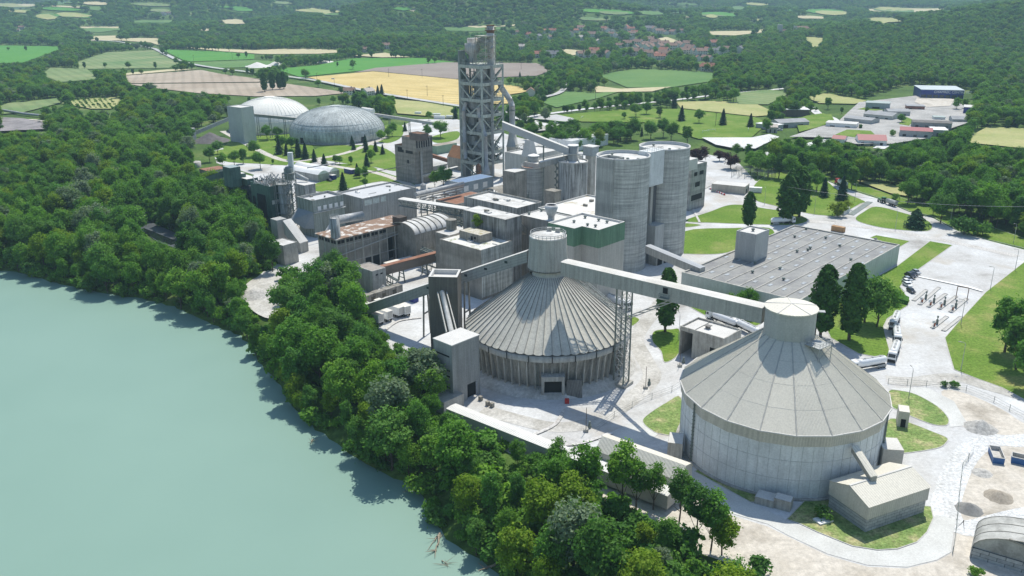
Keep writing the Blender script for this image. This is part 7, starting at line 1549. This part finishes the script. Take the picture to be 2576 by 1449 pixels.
CARS=[('silver',2304,688,-77,'topmost in the row beside the lawn strip'),('black',2297,693,-77,'second from top in the row beside the lawn strip'),('black',2289,699,-77,'large, third from top in the row beside the lawn strip'),('silver',2283,706,-77,'fourth from top in the row beside the lawn strip'),('white',2280,712,-77,'fifth from top in the row beside the lawn strip'),('white',2282,720,-77,'lowest of the close row beside the lawn strip'),('black',2291,735,-85,'alone below the row, near the hedge tip'),
 ('white',1066,534,20,'van like, seen through the gap under the truss bridge'),('black',829,456,-40,'beside the small navy container hut'),('white',1398,311,0,'on the cemetery car park'),
 ('white',1962,329,0,'beside the cream house'),('white',2350,250,-10,'van in front of the navy blue hall'),('silver',2192,305,0,'left of two by the large grey warehouse'),('silver',2204,306,0,'right of two by the large grey warehouse'),('white',2213,322,5,'in front of the small wall by the grey warehouse'),('black',2298,286,0,'beside the brick office'),('silver',2262,275,0,'behind the pale grey workshop'),('white',2301,298,0,'on the yard of the pale grey workshop'),('black',2330,288,20,'on the kerb of the zone road'),('blue',2362,292,20,'left in the dealer yard'),('silver',2371,290,20,'second in the dealer yard'),('silver',2393,285,20,'further back in the dealer yard'),('white',2413,292,20,'right in the dealer yard'),('black',2392,299,20,'front in the dealer yard'),('red',2400,296,20,'front right in the dealer yard'),('white',2335,353,0,'before the wine red roofed shed'),('white',2026,344,0,'left, on the street bend behind the trees'),('silver',2040,347,0,'second on the street bend behind the trees'),('white',2120,349,0,'among cars behind the hedge'),('silver',2135,351,0,'second among cars behind the hedge'),('black',2150,354,0,'third among cars behind the hedge'),('white',838,203,-25,'van driving on the country road'),('white',1105,312,10,'beside the far containers'),('black',1068,313,10,'left one beside the far containers'),('blue',1080,314,10,'middle one beside the far containers')]
CARS[-4]=('white',838,201,-25,'van driving on the country road')
for c,x,y,a,lb_ in CARS:
    pr=CP[c]; o=pr if not pr.get('used') else copytree(pr); pr['used']=1; p_=P(x,y,0) if y>240 else PT(x,y); o.location=(p_.x,p_.y,p_.z+.15); o.rotation_euler=(0,0,R(a)); finish(o,c+' car, '+lb_,'car','parked cars')
    if 'van' in lb_ or 'large' in lb_: o.scale=(1.2,1.1,1.4)
# ============================================================ STREET FURNITURE
def lamp():
    r_=root('street_lamp','x','street lamp'); m_=MB(); m_.tube((0,0,0),(0,0,8.6),.11,.07,8); m_.build('post',M_STEELL,r_); m_=MB(); m_.path([(0,0,8.6),(.3,0,9.1),(1.4,0,9.3)],.06,6); m_.build('arm',M_STEELL,r_); MB().box(1.2,-.14,9.2,2.0,.14,9.36).build('lamp_head',M_CLAD,r_); return r_
LP=lamp()
for i,(x,y,a,lb_) in enumerate([(2417,932,160,'on the meadow corner by the dusty track'),(2417,817,160,'at the meadow edge right of the weighing lanes'),(2491,728,180,'bent neck, on the meadow edge above the weighing lanes'),(2553,681,180,'near the right border by the big paved lot'),(2389,567,200,'on the verge right of the roundabout lawn'),(2252,577,90,'on the roundabout lawn'),(2150,504,200,'beside the entrance road, near the yellow bushes'),(2048,538,180,'on the lawn right of the poplar trio'),(2131,456,200,'beside the red cab tanker'),(2286,1001,90,'on the rough green island right of the largest hall'),(1923,515,90,'on the lawn beside the white yard behind the hall'),(2240-20,1449-8,0,'x'),(1707,905-50,90,'left of the loading bay lawn'),(2549,612,200,'far right verge'),(1311,303,180,'right of the gas riser by the pale road'),(1329,300,180,'second by the pale road right of the gas riser')]):
    if lb_=='x': continue
    o=LP if i==0 else copytree(LP); p_=P(x,y); o.location=p_; o.rotation_euler=(0,0,R(a)); finish(o,'slim grey street lamp, '+lb_,'street lamp','street lamps')
def basepost():
    r_=root('yard_post','x','post'); m_=MB(); m_.tube((0,0,0),(0,0,7),.09,.07,8); m_.build('pole',M_WOODP,r_); MB().box(-.6,-.6,0,.6,.6,.8).build('block',M_CONC,r_); return r_
BP=basepost()
for i,(x,y,lb_) in enumerate(((1624,977,'in the yard between the round halls'),(1710,922,'at the yard edge left of the loading bay door'),(1474,1085,'on the white yard below the ribbed store'))):
    o=BP if i==0 else copytree(BP); o.location=P(x,y); finish(o,'dark pole in a concrete block, '+lb_,'post','poles on blocks')
    g_=P(x+9,y-9); m_=MB(); m_.lathe((g_.x,g_.y),[(.5,0),(.5,.9),(.3,1),(.3,1.9),(.1,2)],10); o2=m_.build('pump',M_STEEL); finish(o2,'dark pump beside the pole '+lb_,'pump')
# telegraph poles
def tpole():
    r_=root('telegraph_pole','x','pole'); m_=MB(); m_.tube((0,0,0),(0,0,9.5),.16,.11,7); m_.build('post',M_WOODP,r_); MB().box(-.9,-.06,8.8,.9,.06,9.).build('crossarm',M_WOODP,r_); return r_
TPp=tpole(); TPL=sorted([(798,207),(842,222),(978,195),(1062,197),(1025,254),(1075,243),(1115,270),(770,205),(1311,176),(724,199),(450,157),(488,157),(585,150),(1498,250),(1685,270),(1800,318),(1661,302)])
for i,(x,y) in enumerate(TPL):
    o=TPp if i==0 else copytree(TPp); p_=PT(x,y); o.location=p_; o.scale=(1.3,1.3,1.25); finish(o,('leftmost' if i==0 else 'rightmost' if i==len(TPL)-1 else ORD[i]+'from left')+' wooden pole in the fields and along the country road','pole','telegraph poles')
# lattice pylon
def pylon(x,y,yt,lb_):
    p_=P(x,y); hh=zof(x,y,yt); r_=root('pylon',lb_,'pylon',tuple(p_)); m_=MB(); n_=7
    for k in range(n_):
        za,zb=hh*k/n_,hh*(k+1)/n_; wa,wb=1.9*(1-k/n_)+.35,1.9*(1-(k+1)/n_)+.35
        c=lambda w_,z_:[(p_.x+w_*i,p_.y+w_*j,z_) for i,j in((-1,-1),(1,-1),(1,1),(-1,1))]
        A_,B_=c(wa,za),c(wb,zb)
        for i in range(4): m_.beam(A_[i],B_[i],.22); m_.beam(A_[i],B_[(i+1)%4],.12); m_.beam(B_[i],B_[(i+1)%4],.12)
    for z_ in (hh*.8,hh*.9,hh): m_.beam((p_.x-3.5,p_.y,z_),(p_.x+3.5,p_.y,z_),.25)
    m_.build('frame',M_STEELL,r_); return r_
pylon(2320,468,416,'lattice power pylon standing before the right hand wood')
r_=root('power_lines','thin overhead power lines crossing before the right hand wood','cables',(0,0,0)); m_=MB()
for k in range(3):
    a,b_=P(1980,470,24+k*2.2),P(2700,520,24+k*2.2)
    pr=[a.lerp(b_,t/12)-Vector((0,0,3*math.sin(math.pi*t/12))) for t in range(13)]
    for u,v_ in zip(pr[:-1],pr[1:]): m_.beam(u,v_,.035)
m_.build('cable',M_STEELL,r_)
# weighing lanes
def totem(a,b_,lb_,tot=True):
    A_,B_=P(*a),P(*b_); r_=root('lane_island',lb_,'traffic island',((A_.x+B_.x)/2,(A_.y+B_.y)/2,0),'weighing lane islands'); d=(B_-A_).normalized(); n2=Vector((-d.y,d.x,0)); m_=MB()
    for s_ in (-1,1): m_.beam(A_+n2*.6*s_+Vector((0,0,.17)),B_+n2*.6*s_+Vector((0,0,.17)),.25,.34)
    m_.beam(A_+n2*.6+Vector((0,0,.17)),A_-n2*.6+Vector((0,0,.17)),.25,.34); m_.beam(B_+n2*.6+Vector((0,0,.17)),B_-n2*.6+Vector((0,0,.17)),.25,.34); m_.build('kerb_wall',M_KERB,r_)
    m_=MB(); m_.prism([A_+n2*.5,B_+n2*.5,B_-n2*.5,A_-n2*.5],0,.22,True); m_.build('infill',M_KERB,r_)
    if tot:
        c=A_.lerp(B_,.3); m_=MB(); m_.box(c.x-.3,c.y-.3,.2,c.x+.3,c.y+.3,2.); m_.beam((c.x,c.y,2.),(c.x,c.y,3.2),.2); m_.box(c.x-.22,c.y-.22,2.6,c.x+.22,c.y+.22,3.3); m_.build('terminal',M_STEEL,r_); c=A_.lerp(B_,.12); m_=MB(); m_.box(c.x-.25,c.y-.25,.3,c.x+.25,c.y+.25,1.7); m_.build('post_box',surf('faded red',(.35,.12,.07),.2),r_)
        c=A_.lerp(B_,.05); m_=MB(); m_.beam((c.x,c.y,0),(c.x,c.y,2.4),.1); m_.box(c.x-.5,c.y-.05,1.7,c.x+.5,c.y+.05,2.6); m_.build('sign',M_WHITE,r_)
for a,b_,lb_,t_ in (((2298,757),(2330,730),'low kerbed weighing island, leftmost, next to the cars',False),((2313,767),(2362,724),'weighing island with tall terminal, second from left',True),((2335,773),(2379,740),'weighing island, third from left, with white sign',True),((2362,778),(2405,746),'weighing island with terminal, fourth from left',True),((2391,786),(2432,752),'weighing island with terminal, rightmost of the upper row',True),((2345,826),(2382,797),'left one of the two lower kerbed islands',True),((2373,833),(2417,798),'right one of the two lower kerbed islands, no terminal',False)): totem(a,b_,lb_,t_)
r_=root('height_gate','thin dark goal shaped height gate across the upper weighing lanes','gate',tuple(P(2420,748))); m_=MB(); a,b_=P(2404,752),P(2432,757); m_.beam(a,a+Vector((0,0,5)),.2); m_.beam(b_,b_+Vector((0,0,5)),.2); m_.beam(a+Vector((0,0,5)),b_+Vector((0,0,5)),.2); m_.build('frame',M_RUST,r_)
sheet('road_marking',[(2306,697),(2310,696),(2440,722),(2472,732),(2470,735),(2436,725)],surf('white line',(.8,.8,.78),.1),.05,0,False)
# hedge
a,b_,c=P(2215,729),P(2262,752),P(2284,764); r_=root('hedge','thick clipped green hedge ending at the lawn tip near the cars','hedge',tuple(b_)); m_=MB(); m_.prism([P(2214,729),P(2255,744),P(2286,757),P(2283,768),P(2250,758),P(2212,742)],0,1.6,True); m_.build('leaves',M_HEDGE,r_)
for i,(q0,q1_,lb_) in enumerate((((1350,305),(1430,313),'long dark clipped hedge beside the cemetery car park'),((1349,311),(1378,315),'shorter dark clipped hedge beside the cemetery car park'))):
    m_=MB(); m_.beam(P(*q0)+Vector((0,0,1)),P(*q1_)+Vector((0,0,1)),2.5,2); o=m_.build('hedge',M_HEDGE); finish(o,lb_,'hedge')
# barrier of red white blocks
r_=root('water_barrier','row of red and white plastic barrier blocks on the yard behind the twin silos','barrier',tuple(P(1800,483)))
a,b_=P(1785,476),P(1822,491)
for i in range(14): c=a.lerp(b_,i/13); m_=MB(); m_.obox(c,(b_-a)[:2],1.25,.5,0,.9); m_.build('block',M_RED if i%2 else M_WHITE,r_)
o=MB().obox(P(1900,484),(1,-.3),7,3,.3,3).build('white_tank_box',M_WHITER); finish(o,'white rectangular tank box on the yard right of the substation','tank box')
o=MB().obox(P(2108,582),(UA.x,UA.y),6,2.4,0,2.5).build('rusty_container',surf('ochre box',(.40,.24,.12),.2)); finish(o,'ochre container just behind the back edge of the low hall','container')
# skips
def skip(x,y,a,lb_):
    p_=P(x,y); r_=root('skip',lb_,'skip'); m_=MB(); L_,W_,h_=3.,1.25,1.7; 
    m_.prism([(-L_,-W_),(L_,-W_),(L_,W_),(-L_,W_)],0,h_,False,True); m_.build('shell',M_BLUEL,r_); m_=MB(); m_.prism(inset([(-L_,-W_),(L_,-W_),(L_,W_),(-L_,W_)],.12),.3,.7,True); m_.prism(inset([(-L_,-W_),(L_,-W_),(L_,W_),(-L_,W_)],.12),.7,h_,False); m_.build('load',M_TRACK,r_); m_=MB()
    for s_ in (-1,1): m_.beam((-L_,W_*s_,h_),(L_,W_*s_,h_),.16)
    for s_ in (-1,1): m_.beam((L_*s_,-W_,h_),(L_*s_,W_,h_),.16)
    m_.build('rim',M_PALE,r_); r_.location=p_; r_.rotation_euler=(0,0,R(a))
skip(2505,1152,72,'open blue skip with rubble on the sand at right'); skip(2578,1166,-30,'blue skip cut by the right border')
# heaps
def heap(x,y,r0,h_,mat,lb_,sy=1.,z=None):
    p_=PT(x,y); rn=np.random.default_rng(int(x)); n_=22; m_=MB(); vs_=[(0,0,h_)]; fs=[]
    for k in range(1,6):
        for i in range(n_): t=2*math.pi*i/n_; rr=r0*k/5*(1+rn.uniform(-.07,.07)); vs_.append((rr*math.cos(t),rr*math.sin(t)*sy,h_*(1-k/5)**1.15+rn.uniform(-.06,.06)*h_*(k<5)))
    fs=[(0,1+i,1+(i+1)%n_) for i in range(n_)]+[(1+k*n_+i,1+(k+1)*n_+i,1+(k+1)*n_+(i+1)%n_,1+k*n_+(i+1)%n_) for k in range(4) for i in range(n_)]
    m_.add(vs_,fs); o=m_.build('gravel_heap',mat,None,True); o.location=(p_.x,p_.y,p_.z); finish(o,lb_,'heap')
GV=ground('gravel grey',[(.3,(.36,.35,.33)),(.7,(.48,.47,.44))],.8,6,bump=.5)
heap(2466,1077,4.2,2.6,GV,'grey gravel cone on the sand right of the concrete turn'); heap(2437,1282,3.,1.8,surf('dark gravel',(.24,.24,.23),.2,1),'small dark gravel heap by the concrete road end'); heap(2512,1250,3.2,1.6,surf('brown rubble',(.36,.32,.26),.3,1),'low brown rubble heap right of the block base shed'); heap(2470,1190,2.5,.8,GV,'flat grey spoil patch near the dusty track')
heap(640,742,7,2.5,GV,'pale gravel heap at the edge of the river wood'); heap(530,355,14,7,surf('coal',(.14,.13,.13),.3,.5),'dark coal heap under the lattice conveyor')
for i,(x,y,r0) in enumerate(((648,168,22),(695,165,17),(779,154,18),(815,157,18))): heap(x,y,r0,7,surf('white lime heap',(.68,.66,.62),.1,.1),['leftmost','second from left','third from left','rightmost'][i]+' of the white mineral heaps among far field trees')
heap(543,540,9,5,surf('white lime heap',(.68,.66,.62)),'white pile beside the green bunker')
# fences
def fence(pts,lb_,h_=1.9,sp=5.,mat=M_STEEL):
    ps=[P(*p_) for p_ in pts]; r_=root('wire_fence',lb_,'fence',tuple(ps[0])); wr=MB()
    for a,b_ in zip(ps[:-1],ps[1:]):
        n_=max(1,int((b_-a).length/sp))
        for i in range(n_): c=a.lerp(b_,i/n_); m_=MB(); m_.beam(c,c+Vector((0,0,h_)),.1); m_.build('fence_post',mat,r_)
        for z_ in (.3,1.,1.7): wr.beam(a+Vector((0,0,z_)),b_+Vector((0,0,z_)),.035)
    wr.build('fence_wire',mat,r_)
fence([(1712,972),(1690,985),(1640,1003),(1590,1025),(1545,1050),(1500,1085)],'light mobile fence across the yard between the round halls')
fence([(2234,965),(2330,972),(2430,984),(2500,1012),(2580,1055),(2680,1110)],'wire fence along the dusty track at the right')
fence([(2396,1392),(2404,1340),(2412,1250),(2420,1180),(2450,1135)],'wire fence at the end of the concrete turning road')
fence([(1755,352),(1830,358),(1890,356),(1925,345)],'dark panel fence at the near side of the sports field',2.2,4,M_CONCD)
# debris in the water
def log(a,b_,r0,lb_,br=2,curve=None):
    A_,B_=P(*a,WL+.1),P(*b_,WL+.15); m_=MB(); rn=random.Random(int(a[0])); prev=A_
    for k in range(1,6): q_=A_.lerp(B_,k/5)+Vector((rn.uniform(-.25,.25),rn.uniform(-.25,.25),rn.uniform(0,.35))); m_.tube(prev,q_,r0*(1.05-k*.15),r0*(.9-k*.15),6); prev=q_
    for k in range(br): p0=A_.lerp(B_,rn.uniform(.1,.8)); m_.tube(p0,p0+Vector((rn.uniform(-3,3),rn.uniform(-2,2),rn.uniform(.2,1.2))),r0*.45,r0*.1,5)
    o=m_.build('driftwood_log',surf('bleached wood',(.33,.28,.21),.3,1.5)); finish(o,lb_,'log')
log((1106,1342),(1094,1405),.32,'long bleached branch floating off the river bank',4); log((1104,1345),(1078,1383),.18,'thin side branch beside the long bleached branch',2); log((1260,1420),(1200,1437),.4,'thick broken trunk in the water at the lower border',3); log((1112,1410),(1130,1427),.15,'small twiggy branch in the water below the long branch',6); log((1060,1225),(1020,1237),.2,'driftwood tangle in the tree shadow at the bank',5); log((788,1104),(780,1120),.2,'small dead snag near the middle of the bank',4)
o=MB().obox(P(2070,1311),(1,.4),3.6,2.4,0,.45).build('manhole_slab',M_WHITER); finish(o,'square white manhole slab in the grass below the round hall','slab')
for x,y,lb_ in ((1501-4,1186-3,'x'),): pass
o=MB().obox(P(1508,1190-2),(1,0),.6,.5,0,.9).build('red_generator',M_RED)
bpy.data.objects.remove(o)
o=MB().obox(P(1426,1014),(1,0),1.2,1.,0,1.3).build('small_machine',M_RED); finish(o,'small red and white machine on the ramp before the ribbed store gateway','machine')
for x,y,lb_ in ((1209,1007,'nearest the drive-through opening'),(1227,1020,'left of two darker ones by the track'),(1238,1024,'right of two darker ones by the track')):
    o=MB().obox(P(x,y),(UA.x,UA.y),1.,.9,0,1.3).build('concrete_block',M_CONCD); finish(o,'small concrete block on the yard, '+lb_,'block')
# far containers and cemetery, goals
for i,(x,y,l_) in enumerate(((1052,289,6),(1095,293,10),(1106,299,10),(1131,298,6))): o=MB().obox(P(x,y),(1,-.15),l_,2.6,0,2.8).build('white_container',M_WHITE); finish(o,['leftmost','second from left','third from left','rightmost'][i]+' white container on the far depot behind the tower','container','far containers')
r_=root('cemetery','walled cemetery with rows of small grey tombs behind the works','cemetery',tuple(P(1380,325))); m_=MB(); rn=random.Random(2)
for i in range(90): c=P(1345+rn.random()*65,315+rn.random()*14); m_.obox(c,(1,0),1.1,2.,0,rn.uniform(.5,1.4))
o=m_.build('tomb_rows',surf('tomb stone',(.38,.36,.36),.4,.8)); o.parent=r_; o.location=Vector((0,0,0))-r_.location; o['kind']='stuff'
def goal(x,y,a,lb_):
    p_=P(x,y); r_=root('football_goal',lb_,'goal',tuple(p_)); d=dirw(a); m_=MB(); A_,B_=p_-d*3.6,p_+d*3.6
    m_.beam(A_,A_+Vector((0,0,2.4)),.2); m_.beam(B_,B_+Vector((0,0,2.4)),.2); m_.beam(A_+Vector((0,0,2.4)),B_+Vector((0,0,2.4)),.2); m_.build('frame',M_WHITE,r_)
goal(1464,300,70,'white football goal at the left end of the sports field'); goal(1790,333,20,'white football goal right of the middle of the lower pitch'); goal(1775,336,30,'white football goal lying left of the other on the lower pitch'); goal(1882,330,75,'white football goal at the right end of the lower pitch')
# smoke wisp over the chimney
# ============================================================ HAZE
m_=MB(); m_.box(-27500,-600,-12,27500,31500,330); hz=m_.build('haze',bpy.data.materials.new('haze air')); mt=hz.data.materials[0]; mt.use_nodes=True; n=mt.node_tree
n.nodes.remove(n.nodes['Principled BSDF']); pv=n.nodes.new('ShaderNodeVolumePrincipled'); pv.inputs['Color'].default_value=(.55,.82,1.0,1); pv.inputs['Density'].default_value=1.1e-4; pv.inputs['Anisotropy'].default_value=0
n.links.new(pv.outputs[0],n.nodes['Material Output'].inputs['Volume']); hz['kind']='stuff'; hz['label']='pale blue summer haze over the whole valley'; hz['category']='haze'
for o in bpy.data.objects:
    for k in ('loc0','used'):
        if k in o: del o[k]

if 0: print([ (o.name,o['label']) for o in bpy.data.objects if 'label' in o and len(o['label'].split())>16])
for o in bpy.data.objects:
    if 'label' in o and len(o['label'].split())>16: print('LONG',o.name,o['label'])
